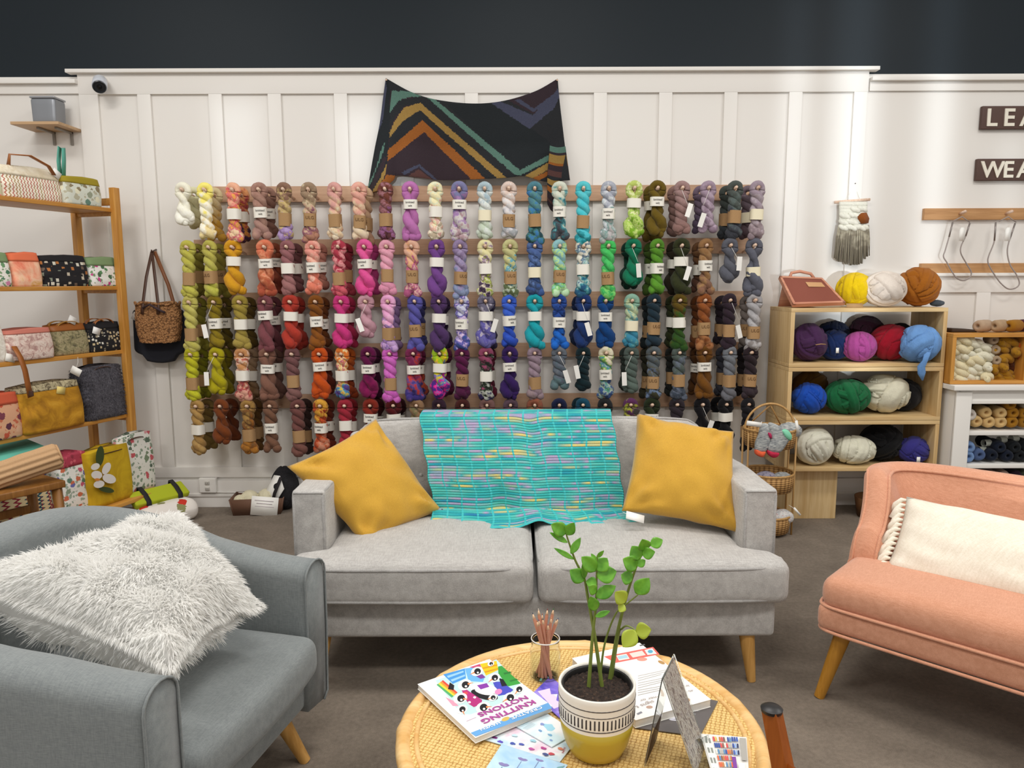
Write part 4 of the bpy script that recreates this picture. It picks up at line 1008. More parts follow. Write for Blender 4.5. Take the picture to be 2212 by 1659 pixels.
S = [('#c4e4e4', ip([(250, 430), (1060, 150), (1430, 560), (1310, 660), (720, 880), (590, 880)])),
     ('#4a98dc', ip([(350, 350), (640, 270), (655, 400), (480, 475)])), ('#9ccdf0', ip([(400, 370), (620, 300), (625, 320), (420, 395)])), ('#9ccdf0', ip([(450, 420), (640, 350), (645, 372), (470, 445)])),
     ('#6fb4e8', ip([(640, 270), (760, 255), (900, 400), (880, 450), (690, 440)])),
     ('#c84a74', ip([(700, 255), (840, 210), (860, 260), (760, 265)])),
     ('#f2c61c', ip([(840, 210), (1060, 170), (1085, 290), (920, 365)])), ('#d89a14', ip([(870, 260), (1070, 215), (1074, 232), (880, 280)])), ('#d89a14', ip([(900, 310), (1080, 265), (1083, 280), (910, 330)])),
     ('#3ca040', ip([(1080, 245), (1130, 235), (1385, 470), (1210, 510), (1085, 340)])), ('#2c7c34', ip([(1150, 330), (1240, 310), (1260, 330), (1165, 352)])), ('#2c7c34', ip([(1230, 430), (1330, 405), (1345, 422), (1245, 450)]))]
for i, c in enumerate(('#e0483c', '#f09a3c', '#f2d83c', '#54b06c')):
    S.append((c, ip([(330-i*22, 440+i*16), (350-i*22, 425+i*16), (545-i*18, 590+i*16), (520-i*18, 610+i*16)])))
S += [('#f2a0b8', ip([(380, 650), (490, 700), (560, 770), (480, 770)])), ('#1c1a20', ip([(440, 455), (500, 495), (490, 560), (415, 545)])),
      ('#4a50c0', ip([(1010, 450), (1110, 445), (1285, 555), (1220, 610), (1085, 635)])), ('#1c1a20', ip([(1090, 395), (1150, 415), (1205, 500), (1130, 510)])),
      ('#f5f5f0', ip(ell(890, 545, 185, 80, .15))), ('#1c1a20', ip(ell(900, 620, 185, 62, .25))), ('#f5f5f0', ip(ell(900, 575, 130, 45, .2))),
      ('#8a3aa8', ip([(800, 495), (930, 465), (965, 515), (850, 550)])), ('#7c3c98', ip([(790, 375), (870, 345), (915, 390), (850, 410)])),
      ('#b8307c', ip([(600, 560), (660, 550), (870, 690), (860, 740), (760, 785), (690, 740), (630, 650)])), ('#f5f5f0', ip(ell(770, 655, 20, 15))), ('#f5f5f0', ip(ell(700, 720, 20, 15))), ('#e05058', ip(ell(650, 600, 30, 22))),
      ('#f08cc0', ip(ell(1085, 580, 50, 36, -.3)))]
for a in ((800, 310, 82, (-.9, .4)), (1030, 395, 80, (-.8, .6)), (640, 490, 95, (.9, -.25)), (580, 670, 95, (.9, .1)), (600, 815, 78, (.4, .8)), (880, 790, 98, (.95, -.1)), (1235, 660, 92, (-.85, .5)), (1355, 550, 76, (-.6, .75)), (1010, 660, 60, (-.95, .3)), (985, 210, 45, (.5, -.8))): S += pen(*a)
S += [('#6aa8e0', ip([(1745, 728), (1800, 800), (785, 1175), (718, 1128)])), ('#d8b860', ip(ell(1180, 945, 55, 26, -.35))), ('#c8a8c4', ip([(660, 972), (790, 918), (792, 922), (664, 976)]))]
flat_art('cover_art', bk1, S, ZB1, .000012)
def lettering_px(par, s, a, c, z, col, bold=0, k=K, ky=.74):
    A, B = atZ(*k(*a), z), atZ(*k(*c), z); d = B-A; yd_ = Vector((d.y, -d.x, 0)); yd_ = yd_ if yd_.y < 0 else -yd_
    letters(par, s, (A+B)/2, d, yd_, z + .0018, d.length, col, bold)
lettering_px(bk1, 'KNITTING', (1560, 712), (865, 985), ZB1, '#b04a9c', .0012)
lettering_px(bk1, 'NOTIONS', (1465, 652), (820, 895), ZB1, '#b04a9c', .0012)
lettering_px(bk1, 'CREATIVE', (1660, 790), (1255, 940), ZB1, '#ffffff', .0008); lettering_px(bk1, 'HAVEN', (1105, 995), (845, 1092), ZB1, '#ffffff', .0008)
# leaflets and booklets
def card(name, label, px, z, m, th=.0016, cat='leaflet', grp='leaflets on the coffee table'):
    Q = [atZ(*p, z+th) for p in px]; c = sum(Q, Vector())/4
    o = thing(name, label, cat, (c.x, c.y, z), 0, grp)
    slab('paper_sheets', o, Q, z, z+th, m); return o, Q
def bil(Q, u, v): return (Q[0]*(1-u)+Q[1]*u)*(1-v) + (Q[3]*(1-u)+Q[2]*u)*v
def blot(Q, u, v, r, n=9, seed=0, asp=1.0):
    rr = random.Random(seed); return [bil(Q, u + math.cos(2*PI*k/n)*r*asp*(.7+.5*rr.random()), v + math.sin(2*PI*k/n)*r*(.7+.5*rr.random())) for k in range(n)]
def watercolour(name, stops, scale=16):
    t = NT(name); nn = t.noise(t.coord(), scale, 3, .55, .8); return t.done(t.ramp(nn, stops), .5)
z = TZ
o, Q = card('floral_booklet', 'pale blue and pink floral booklet lying under the knitting book', [(1045, 1597), (1209, 1646), (1265, 1575), (1105, 1530)], z, watercolour('floral_print', [(.32, '#bfdcec'), (.5, '#eef2f4'), (.66, '#f0cfe0')]))
sh_ = []
for i, (u, v, c) in enumerate(((.1, .12, '#7a2c78'), (.2, .06, '#5c4cb8'), (.35, .1, '#4a5cb0'), (.45, .14, '#5664b8'), (.6, .1, '#c460a8'), (.72, .2, '#b84a90'), (.85, .12, '#c8505c'), (.9, .3, '#e08a6c'), (.3, .3, '#c8e4f0'), (.55, .3, '#a8d8e8'), (.8, .06, '#4c5890'))):
    for k_ in range(2): sh_.append((c, blot(Q, u + .02*k_, v, .035 - .01*k_, 9, i*3+k_)))
flat_art('printed_flowers', o, sh_, z+.0016)
A_, B_ = bil(Q, .97, .18), bil(Q, .93, .42); letters(o, 'NOV', (A_+B_)/2, B_-A_, Vector((-1, .2, 0)), z+.0024, .022, '#c86070')
o, Q = card('mountain_card', 'purple watercolour mountain card showing between the book and the plant pot', [(1150, 1498), (1222, 1562), (1266, 1520), (1188, 1461)], z+.0018, watercolour('violet_sky', [(.35, '#4a44b8'), (.55, '#8a74dc'), (.7, '#b4a4ec')]))
flat_art('printed_peaks', o, [('#e8d4ec', [bil(Q, .05, .2), bil(Q, .6, .1), bil(Q, .7, .45), bil(Q, .5, .40), bil(Q, .42, .62), bil(Q, .32, .45), bil(Q, .2, .6)]), ('#9a80dc', [bil(Q, .6, .1), bil(Q, .98, .3), bil(Q, .8, .5), bil(Q, .68, .4)]), ('#f4f0f8', [bil(Q, .42, .62), bil(Q, .36, .5), bil(Q, .46, .5)])], z+.0034)
o, Q = card('white_booklet', 'white booklet with blue watercolour drops beside the yellow plant pot', [(1112, 1567), (1192, 1613), (1245, 1582), (1165, 1530)], z+.0036, watercolour('pale_wash', [(.4, '#f4f4f4'), (.6, '#d4ecf4')]), .002)
flat_art('printed_drops', o, [('#a4d8ec', blot(Q, .55, .6, .14, 10, 3)), ('#7ca4cc', blot(Q, .5, .3, .05, 8, 4)), ('#7cb0d4', blot(Q, .72, .35, .05, 8, 5)), ('#8ca8d4', blot(Q, .85, .2, .04, 8, 6)), ('#8c9cd0', blot(Q, .38, .55, .06, 8, 7))] + [('#b8b4b8', [bil(Q, .2+.03*i, .05), bil(Q, .205+.03*i, .05), bil(Q, .205+.03*i, .4), bil(Q, .2+.03*i, .4)]) for i in range(4)], z+.0056)
o, Q = card('poppy_booklet', 'sky blue booklet with lilac poppy heads at the near edge of the table', [(1084, 1607), (1226, 1652), (1180, 1722), (1030, 1690)], z+.004, watercolour('sky_wash', [(.35, '#a4ccec'), (.65, '#c8e4f4')]), .002)
sh_ = []
for u, v, r in ((.40, .20, .075), (.62, .10, .06), (.20, .45, .08), (.75, .28, .05)):
    sh_ += [('#7c8cb4', [bil(Q, u-.006, v+r), bil(Q, u+.006, v+r), bil(Q, u+.006, .95), bil(Q, u-.006, .95)]), ('#8c84b8', [bil(Q, u + math.cos(a)*r, v + math.sin(a)*r*.75) for a in [PI*k/8 for k in range(9)]] + [bil(Q, u-r*.5, v-r*.25), bil(Q, u, v-r*.1), bil(Q, u+r*.5, v-r*.25)])]
sh_.append(('#7cacb4', [bil(Q, .86, .5), bil(Q, .9, .15), bil(Q, .98, .05), bil(Q, .95, .25), bil(Q, .9, .5)]))
flat_art('printed_poppies', o, sh_, z+.006)
o, Q = card('dark_leaflet', 'charcoal leaflet with white sprig print under the thick white book', [(1372, 1572), (1512, 1590), (1551, 1514), (1420, 1490)], z, plain('charcoal_print', '#625d5c', .5), .0016)
sh_ = []
for i in range(5):
    a = bil(Q, .42+.02*i, .30+.07*i); 
    for d in (-1, 1): sh_.append(('#e8e8f4', [a, a + Vector((.006, .004*d, 0)), a + Vector((.034 + .004*i, .012*d + .004, 0)), a + Vector((.016, .001*d, 0))]))
a = bil(Q, .62, .3); sh_.append(('#e8d89c', [a + Vector((math.cos(k)*.006, math.sin(k)*.006, 0)) for k in range(0, 6)]))
flat_art('printed_sprig', o, sh_, z+.0017)
# thick white book
ZC0, ZC1 = TZ+.0018, TZ+.022
q = [atZ(*p, ZC1) for p in ((1536, 1511), (1373, 1556), (1396, 1385))]
xd = (q[1]-q[0]).normalized(); hd = (q[2]-q[0]); hd = hd - xd*hd.dot(xd)
quad = [q[0], q[1], q[1]+hd, q[0]+hd]; cen = sum(quad, Vector())/4
bk2 = thing('book', 'thick white paperback with a red picture strip lying behind the plant pot', 'book', (cen.x, cen.y, ZC0))
ins = [p + (cen-p)*.01 for p in quad]
slab('page_block', bk2, ins, ZC0+.0006, ZC1-.0006, MC[('p', 'page_edges', '#e4e1da')])
slab('back_cover', bk2, quad, ZC1-.0006, ZC1, MC[('p', 'glossy_cover', '#f6f5f2')]); slab('front_cover', bk2, quad, ZC0, ZC0+.0006, M_PAPER)
def K2(x, y): return (840 + x/2.514, 1100 + y/2.514)
def ip2(l): return [atZ(*K2(*p), ZC1) for p in l]
S = [('#e06a62', ip2([(1168, 800), (1435, 748), (1470, 788), (1230, 835)])), ('#e8e4dc', ip2([(1235, 795), (1290, 785), (1308, 812), (1250, 822)])), ('#a8d0e0', ip2([(1240, 800), (1290, 790), (1300, 806), (1250, 815)])),
     ('#f0d8d0', ip2([(1305, 783), (1375, 768), (1395, 792), (1325, 806)])), ('#5aa8c8', ip2(ell(1418, 772, 14, 10))), ('#d8e4e4', ip2([(1388, 765), (1430, 755), (1455, 785), (1405, 792)])), ('#5aa8c8', ip2(ell(1420, 773, 14, 9))), ('#e89a8a', ip2(ell(1375, 815, 28, 10))), ('#5c5a5c', ip2([(1360, 738), (1388, 732), (1392, 738), (1365, 744)])),
     ('#b8905c', ip2(ell(1480, 832, 20, 8, .4))), ('#d8c87c', ip2(ell(1585, 905, 10, 6))), ('#b4844c', ip2(ell(1610, 1042, 30, 11, -.3))), ('#f6f5f2', ip2(ell(1612, 1050, 16, 6, -.3))), ('#c0a090', ip2(ell(1415, 1075, 18, 8))), ('#8c8c94', ip2([(1345, 1110), (1370, 1098), (1378, 1106), (1352, 1118)]))]
for i in range(9): S.append(('#c4c0bc', ip2([(1352, 905+i*13), (1520-(i % 3)*20, 868+i*14), (1521-(i % 3)*20, 871+i*14), (1352, 908+i*13)])))
flat_art('back_cover_art', bk2, S, ZC1, .00003)
for s, a, c in (('45+ mus', (1652, 985), (1560, 1008)), ('inspire', (1630, 960), (1535, 975)), ('-ner or', (1465, 1020), (1365, 1042)), ('signs t', (1440, 1045), (1345, 1078))): lettering_px(bk2, s, a, c, ZC1, '#b0a4a0', 0, K2)
# ------------------------------------------------------------------ potted plant
PC = Vector((.188, 1.553, TZ))
pot = thing('potted_plant', 'leafy green houseplant in a yellow and white banded pot', 'potted plant', PC)
M_POTY = plain('mustard_glaze', '#b8a032', .3); M_POTW = plain('cream_glaze', '#f1ece2', .35)
b = new(); lathe(b, [(0, 0), (.05, 0), (.060, .006), (.072, .03), (.080, .06), (.0835, .085)], 48); pt = ob('pot', b, M_POTY, pot)
b = new(); lathe(b, [(.0835, .085), (.0853, .11), (.0862, .155), (.0865, .164), (.0845, .167), (.0805, .165), (.080, .13)], 48, cap=False); pw = ob('upper_band', b, M_POTW, pt)
b = new()
for zz in (.095, .128, .143):
    r = .0838 + (zz-.085)*.034
    tube(b, [(math.cos(2*PI*k/60)*r, math.sin(2*PI*k/60)*r, zz) for k in range(60)], .0011, 5, loop=True)
for k in range(58):
    a = 2*PI*k/58; r = .0847
    box(b, (math.cos(a)*r, math.sin(a)*r, .1115), (.0016, .0034, .022), 0, Matrix.Rotation(a, 3, 'Z'))
ob('painted_pattern', b, M_INK, pw, False)
M_BLK = plain('black_nursery_plastic', '#1d1b1c', .4)
b = new(); lathe(b, [(.0795, .13), (.0795, .160), (.077, .164), (.074, .160), (.073, .145)], 40, cap=False); ob('nursery_pot', b, M_BLK, pot)
t = NT('potting_soil'); nn = t.noise(t.coord(), 120, 4, .7); t.bump(nn, 1.0, .01); M_SOIL = t.done(t.ramp(nn, [(.35, '#1e1511'), (.6, '#43332a'), (.72, '#8a6a4c')]), .95)
b = new(); grid(b, 30, 30, lambda u, v: Vector((.075*(2*u-1)*math.sqrt(max(0, 1-(2*v-1)**2/2)), .075*(2*v-1)*math.sqrt(max(0, 1-(2*u-1)**2/2)), .148 + .006*nz(u*18, v*18) + .003*nz(u*50, v*50, 4)))); so = ob('soil', b, M_SOIL, pot); so['kind'] = 'stuff'
t = NT('glossy_leaf'); nn = t.noise(t.coord(), 40, 2); M_LEAF = t.done(t.ramp(nn, [(.3, '#4f8f24'), (.7, '#7cbc3c')]), .28)
M_LEAFY = plain('yellowing_leaf', '#a9b83a', .35); M_STEM = plain('plant_stem', '#7c8c3c', .5, 0, 40, var=.2)
def pp(px, py, dy=0): return atY(px, py, 1.553 + dy) - PC
def leaf(base, tip, w_, m=None, nrm=(0, -1, .45)):
    base, tip = Vector(base), Vector(tip); d = tip-base; L = d.length; s = d.cross(Vector(nrm)).normalized(); n_ = s.cross(d).normalized()
    def f_(u, v):
        k = 2*v-1; wd = w_/2*math.sin(PI*min(1, u*.98+.02))**.8*(1-.25*u)
        return base + d*u + s*(k*wd) + n_*(.18*wd*abs(k) - .08*L*u*u*1.0 + .0)
    b = new(); grid(b, 12, 6, f_); return ob('leaf', b, m or M_LEAF, pot, mods=(('SOLIDIFY', dict(thickness=.0007)),))
def stem(pts, r0, r1):
    P = [pp(*p) for p in pts]; b = new(); n_ = len(P); Q_ = []
    for i in range(n_-1):
        p0 = P[max(0, i-1)]; p1 = P[i]; p2 = P[i+1]; p3 = P[min(n_-1, i+2)]
        for k in range(6):
            s = k/6; Q_.append(.5*((2*p1) + (p2-p0)*s + (2*p0-5*p1+4*p2-p3)*s*s + (3*p1-p0-3*p2+p3)*s**3))
    Q_.append(P[-1]); tube(b, Q_, [r0 + (r1-r0)*i/(len(Q_)-1) for i in range(len(Q_))], 10); return ob('stem', b, M_STEM, pot)
def base_at(px, py): return (px, py, 0)
def soilpt(px, py): p = atZ(px, py, TZ+.149) - PC; return p
def stem2(basepx, pts, r0, r1):
    bp = soilpt(*basepx); dy = bp.y; L = [pp(x, y, dy*(1-i/len(pts))) for i, (x, y) in enumerate(pts)]
    b = new(); P = [bp - Vector((0, 0, .01)), bp] + L; Q_ = []
    for i in range(len(P)-1):
        p0 = P[max(0, i-1)]; p1 = P[i]; p2 = P[i+1]; p3 = P[min(len(P)-1, i+2)]
        for k in range(6):
            s = k/6; Q_.append(.5*((2*p1) + (p2-p0)*s + (2*p0-5*p1+4*p2-p3)*s*s + (3*p1-p0-3*p2+p3)*s**3))
    Q_.append(P[-1]); tube(b, Q_, [r0 + (r1-r0)*(i/(len(Q_)-1))**.7 for i in range(len(Q_))], 10); return ob('stem', b, M_STEM, pot)
stem2((1300, 1480), [(1284, 1370), (1270, 1291), (1262, 1250), (1243, 1211), (1229, 1172), (1222, 1150)], .0055, .0016)
stem2((1272, 1482), [(1279, 1385), (1287, 1307), (1289, 1235), (1290, 1200)], .006, .0014)
stem2((1318, 1466), [(1333, 1372), (1352, 1293), (1372, 1231), (1388, 1195), (1405, 1178)], .0065, .0014)
stem2((1296, 1470), [(1306, 1392), (1329, 1328), (1352, 1306), (1378, 1285)], .0035, .0014)
stem2((1322, 1462), [(1336, 1372), (1344, 1358), (1354, 1352), (1368, 1358), (1376, 1366)], .004, .0013)
for bx, by, tx, ty, w_, yl in ((1222, 1152, 1192, 1133, 34, 0), (1224, 1155, 1240, 1130, 26, 0), (1226, 1172, 1188, 1150, 14, 0), (1233, 1196, 1254, 1162, 18, 0), (1240, 1208, 1198, 1184, 12, 0), (1262, 1254, 1232, 1232, 36, 0), (1262, 1250, 1264, 1206, 16, 0),
    (1288, 1232, 1258, 1204, 36, 0), (1289, 1232, 1312, 1206, 36, 0), (1290, 1246, 1332, 1234, 42, 0), (1289, 1262, 1266, 1256, 28, 0), (1288, 1290, 1330, 1266, 30, 0), (1287, 1318, 1276, 1290, 28, 0), (1286, 1332, 1318, 1320, 14, 0), (1290, 1204, 1304, 1190, 10, 0), (1289, 1212, 1277, 1196, 10, 0), (1288, 1278, 1272, 1268, 26, 0),
    (1405, 1178, 1432, 1166, 26, 0), (1394, 1188, 1388, 1166, 32, 0), (1388, 1198, 1414, 1192, 28, 0), (1382, 1208, 1366, 1180, 36, 0), (1376, 1226, 1348, 1208, 38, 0), (1366, 1252, 1342, 1242, 34, 0), (1374, 1282, 1402, 1250, 38, 0), (1352, 1300, 1330, 1280, 36, 1), (1348, 1306, 1338, 1322, 20, 1), (1376, 1222, 1394, 1210, 20, 0),
    (1372, 1362, 1346, 1398, 40, 1), (1374, 1364, 1406, 1360, 38, 1)):
    dy = -.01 + .02*((bx*7+by*3) % 10)/10
    leaf(pp(bx, by, 0), pp(tx, ty, dy-.008), w_/920, M_LEAFY if yl else None)
# ------------------------------------------------------------------ pencils in a glass jar
JC = Vector((.087, 1.872, TZ))
jar = thing('glass_jar', 'clear glass jar filled with coloured pencils on the rattan table', 'jar', JC)
jar['label'] = 'clear glass jar with a threaded neck holding coloured pencils'
t = NT('clear_glass'); t.put(t.b, 'Transmission Weight', 1.0); t.put(t.b, 'IOR', 1.12); M_GLASS = t.done('#f4f8f6', .03)
b = new(); lathe(b, [(0, 0), (.034, 0), (.040, .006), (.041, .075), (.036, .088), (.0375, .092), (.036, .096), (.0375, .100), (.036, .108)], 40, cap=False); ob('glass_body', b, M_GLASS, jar, mods=(('SOLIDIFY', dict(thickness=.002)),))
b = new(); tube(b, [(math.cos(2*PI*k/40)*.0375, math.sin(2*PI*k/40)*.0375, .108) for k in range(40)], .0018, 8, loop=True); ob('rim', b, plain('rim_glass', '#d9d4cc', .1), jar)
rnd = random.Random(2)
PW = plain('pencil_wood', '#c98a6e', .5); LEADS = ['#2c4c8c', '#2c7c3c', '#8c2c2c', '#b85a2c', '#e8dcd0', '#1c2c4c', '#c87830', '#704c8c', '#3c6c7c', '#a84c5c', '#d8a878', '#503c34']
for i in range(12):
    a = 2*PI*i/12 + .3; r0 = .018*(.4+.6*rnd.random()); foot = Vector((math.cos(a+2.4)*r0*1.4, math.sin(a+2.4)*r0*1.4, .004)); top = Vector((math.cos(a)*.030*(.55+.5*rnd.random()), math.sin(a)*.024, rnd.uniform(.145, .175)))
    d = (top-foot).normalized()
    p_ = thing('coloured_pencil', '%s tipped coloured pencil with bare wood barrel in the glass jar' % ('blue', 'green', 'dark red', 'orange', 'white', 'navy', 'amber', 'purple', 'teal', 'rose', 'tan', 'brown')[i], 'pencil', JC + foot, 0, 'pencils in the jar')
    b = new(); tube(b, [(0, 0, 0), d*(top-foot).length], .0042, 6); br = ob('barrel', b, PW, p_, 'auto')
    b = new(); tube(b, [d*(top-foot).length, d*((top-foot).length+.012)], [.0042, .0012], 8); ob('sharpened_tip', b, plain('bare_wood', '#e2bd98', .6), p_)
    b = new(); tube(b, [d*((top-foot).length+.012), d*((top-foot).length+.017)], [.0013, .0003], 6); ob('lead', b, ink(LEADS[i]), p_)
# ------------------------------------------------------------------ acrylic holders
t = NT('clear_acrylic'); t.put(t.b, 'Transmission Weight', .96); t.put(t.b, 'IOR', 1.08); M_ACRY = t.done('#eef2f0', .04)
t = NT('knit_photo_print'); v = t.coord('Object', (150, 150, 22)); nn = t.noise(v, 1, 4, .6, .4); M_PRINT = t.done(t.ramp(nn, [(.3, '#4a4244'), (.42, '#8c7c74'), (.5, '#d8d0c4'), (.6, '#786c70'), (.72, '#e4dcd0')]), .25)
ap = atY(1432, 1466, 1.49); fl = atZ(1391, 1650, TZ+.002); fr = atZ(1492, 1672, TZ+.002)
hs = thing('sign_holder', 'clear acrylic tent sign holder with a grey knitwear photo beside the plant pot', 'sign holder', (ap.x, ap.y, TZ))
L0 = Vector(hs.location); dep = Vector((.06, .10, 0))
def plate(name, quad, th, m, par=hs):
    a_, b_, c_, d_ = [Vector(p) for p in quad]; N = (b_-a_).cross(d_-a_).normalized()*th; o0 = Vector(par.location) if par.parent is None else Vector(par.parent.location)
    b = new(); rings(b, [[p - o0 for p in (a_, b_, c_, d_)], [p - o0 + N for p in (a_, b_, c_, d_)]]); return ob(name, b, m, par, False)
apl = Vector((ap.x, ap.y, ap.z)); ft = Vector((fr.x+.01, fr.y-.04, TZ+.001)); bkf = Vector((fl.x, fl.y-.01, TZ+.001))
w_ = Vector((.048, .105, 0))
pf = plate('front_plate', [apl, apl+w_, ft+w_, ft], .0025, M_ACRY)
e_ = .0018*(ft-apl).cross(w_).normalized()
plate('photo_insert', [apl+w_*.06+(ft-apl)*.02+e_*-1.2, apl+w_*.94+(ft-apl)*.02-e_*1.2, apl+(ft-apl)*.9+w_*.94-e_*1.2, apl+(ft-apl)*.9+w_*.06-e_*1.2], .0006, M_PRINT)
plate('rear_plate', [apl, apl+w_, bkf+w_, bkf], .0025, M_ACRY)
plate('brown_backing', [apl*.35+bkf*.65+w_*.05, apl*.35+bkf*.65+w_*.95, bkf+w_*.95, bkf+w_*.05], .0012, plain('brown_card', '#6a5142', .7, 0, 60, var=.5))
ch_ = atZ(1545, 1640, TZ); hc = thing('card_holder', 'clear acrylic holder with a shop photo flyer near the bamboo rim', 'card holder', (ch_.x, ch_.y, TZ))
Q = [atZ(*p, TZ+.03) for p in ((1512, 1598), (1612, 1606), (1622, 1700), (1552, 1700))]
Qw = [Vector((p.x, p.y, TZ + (.045 if i < 2 else .012))) for i, p in enumerate(Q)]
plate('back_plate', [p - Vector((0, -.003, .004)) for p in Qw], .002, M_ACRY, hc)
fb = plate('flyer', Qw, .0008, plain('flyer_paper', '#e9e6e0', .3), hc)
b = new(); mats = []; rnd = random.Random(6)
def addq(u0, v0, u1, v1, c):
    if c not in mats: mats.append(c)
    n_ = (Qw[1]-Qw[0]).cross(Qw[3]-Qw[0]).normalized(); n_ = n_ if n_.z > 0 else -n_
    poly(b, [bil(Qw, u, v) + n_*(.0018 + .00004*len(b.faces)) - Vector(hc.location) for u, v in ((u0, v0), (u1, v0), (u1, v1), (u0, v1))], mats.index(c))
addq(.03, .03, .22, .97, '#efece6')
for i in range(5):
    for j in range(2): addq(.06+.08*j, .08+.17*i, .11+.08*j, .17+.17*i, '#8c9088')
for i in range(9):
    for j in range(5): addq(.25+.045*i, .05+.11*j, .288+.045*i, .13+.11*j, rnd.choice(['#e8683c', '#d84c4c', '#e8c058', '#b8b4ac', '#e4e0d8', '#5a8cb8', '#8c5c4c', '#2c4c9c', '#c87c3c']))
for i in range(3):
    for j in range(3): addq(.66+.05*i, .04+.12*j, .70+.05*i, .12+.12*j, rnd.choice(['#2c4c9c', '#3c5cac', '#8cacdc', '#1c2c5c']))
addq(.60, .4, .70, .62, '#7c3c9c'); addq(.74, .5, .9, .9, '#e8e8ec'); addq(.25, .62, .55, .95, '#c8b498'); addq(.84, .05, .98, .45, '#a8a49c'); addq(.62, .66, .7, .85, '#e8b43c'); addq(.3, .7, .42, .9, '#9c4c3c')
me = bpy.data.meshes.new('shop_photo'); b.to_mesh(me); b.free()
for c in mats: me.materials.append(ink(c))
o = bpy.data.objects.new('shop_photo', me); C.objects.link(o); o.parent = hc
A_ = atZ(1494, 1630, TZ+.002); b = new(); box(b, A_ + Vector((.012, -.02, .026)) - Vector(hc.location), (.05, .0022, .052), 0, Matrix.Rotation(.5, 3, 'Z')); ob('front_plate', b, M_ACRY, hc)
# ------------------------------------------------------------------ wooden chair at the camera side of the table
WC = Vector((.70, 1.06, 0)); M_TEAK = wood('orange_teak', '#84400c', '#a85a1c', 'Z', 1.2, .3)
wc = thing('wooden_chair', 'teak chair with a black capped back post beside the bamboo rim', 'chair', WC)
p1 = atY(1667, 1534, 1.27); p1b = atY(1692, 1662, 1.25); dd = (p1b-p1).normalized(); kz = (p1.z)/(-dd.z); p1f = p1 + dd*kz
off2 = Vector((.16, -.42, 0))
for o2 in (Vector((0, 0, 0)), off2):
    b = new(); tube(b, [p1+o2-WC, p1+o2+dd*(p1.z-.43)/(-dd.z)-WC, p1f+o2-WC], [.019, .024, .018], 4, flat=(1, 1.1)); po_ = ob('back_post', b, M_TEAK, wc, 'auto')
    b = new(); lathe(b, [(0, -.002), (.019, -.002), (.020, .004), (.014, .008), (0, .0085)], 20, p1+o2-WC); ob('black_cap', b, M_BLK, po_, 'auto')
sp_ = p1 + dd*(p1.z-.42)/(-dd.z) - WC
b = new(); prism(b, [sp_+Vector((.0, .02, 0)), sp_+off2+Vector((0, -.02, 0)), sp_+off2+Vector((.38, .14, 0)), sp_+Vector((.38, .16, 0))], (0, 0, .025)); ob('seat', b, M_TEAK, wc, 'auto')
b = new(); tube(b, [p1+dd*.10-WC, p1+off2+dd*.10-WC], .012, 8); ob('back_rail', b, M_TEAK, wc)
for q_ in (sp_+Vector((.35, .13, 0)), sp_+off2+Vector((.35, .13, 0))):
    b = new(); tube(b, [q_, Vector((q_.x+.03, q_.y, 0))], [.019, .014], 12); ob('leg', b, M_TEAK, wc)
# ================================================================== bag shelf on the left
M_PINE = wood('orange_pine', '#b3762c', '#d79d4a', 'Z', 1.0, .45); M_PINEX = wood('orange_pine_shelf', '#b3762c', '#d79d4a', 'X', 1.0, .45)
SA = Vector((-2.43, 4.68, 0)); SD = Vector((-.309, -.951, 0)).normalized(); SN = Vector((.951, -.309, 0)).normalized()
SROT = math.atan2(-SD.y, -SD.x)
SZ = [.20, .68, 1.09, 1.49, 1.966]; SDEP, SLEN = .34, 1.35
def loc_s(s, dep, z): return SA + SD*s - SN*dep + Vector((0, 0, z))
shf = thing('bag_shelf', 'orange pine open shelf holding patterned bags against the panelled wall', 'shelf', SA, SROT)
def lp_(s, dep, z): return Vector((-s, dep, z))               # local: x toward the wall end, y into the shelf
for s in (0, SLEN):
    for dep in (.02, SDEP):
        b = new(); span(b, -s-.022, -s+.022, dep-.02, dep+.02, 0, 2.09 if dep < .1 else 2.02, .003); ob('post', b, M_PINE, shf)
    for z in SZ[1:] + [2.03]:
        b = new(); span(b, -s-.012, -s+.012, .04, SDEP-.02, z-.045, z-.002, .002); ob('side_rail', b, M_PINEX, shf)
for z in SZ:
    f0 = .03 if z > .3 else -.20
    b = new(); span(b, -SLEN-.01, .015, .03, SDEP-.022, z-.024, z, .003)
    if f0 < 0: span(b, -.80, .015, f0, .0295, z-.024, z, .003)
    ob("shelf_board", b, M_PINEX, shf)
def pat_flowers(name, base, cols, scale=30, thr=.42, rand=1.0, leaf=None, dist='EUCLIDEAN'):
    t = NT(name); v = t.coord()
    vo = t.n('ShaderNodeTexVoronoi', {'Vector': v, 'Scale': scale, 'Randomness': rand}, distance=dist)
    sep = t.n('ShaderNodeSeparateColor', {0: vo.outputs['Color']})
    m = len(cols); c = t.ramp(sep.outputs[0], [(i/m, cc) for i, cc in enumerate(cols)], 'CONSTANT')
    wob = t.noise(v, scale*2.5, 2)
    d = t.math('ADD', vo.outputs['Distance'], t.math('MULTIPLY', t.math('SUBTRACT', wob, .5), .5 if dist == 'EUCLIDEAN' else .05))
    bg = base
    if leaf:
        v2 = t.n('ShaderNodeTexVoronoi', {'Vector': v, 'Scale': scale*1.7, 'Randomness': 1.0})
        k_ = t.math('LESS_THAN', t.math('ADD', v2.outputs['Distance'], t.math('MULTIPLY', t.math('SUBTRACT', t.noise(v, scale*3.5, 2), .5), .7)), .36)
        bg = t.mix(k_, base, leaf)
    col = t.mix(t.math('LESS_THAN', d, thr), bg, c)
    fb_ = t.noise(v, 300, 2); t.bump(fb_, .2, .001)
    return t.done(col, .85)
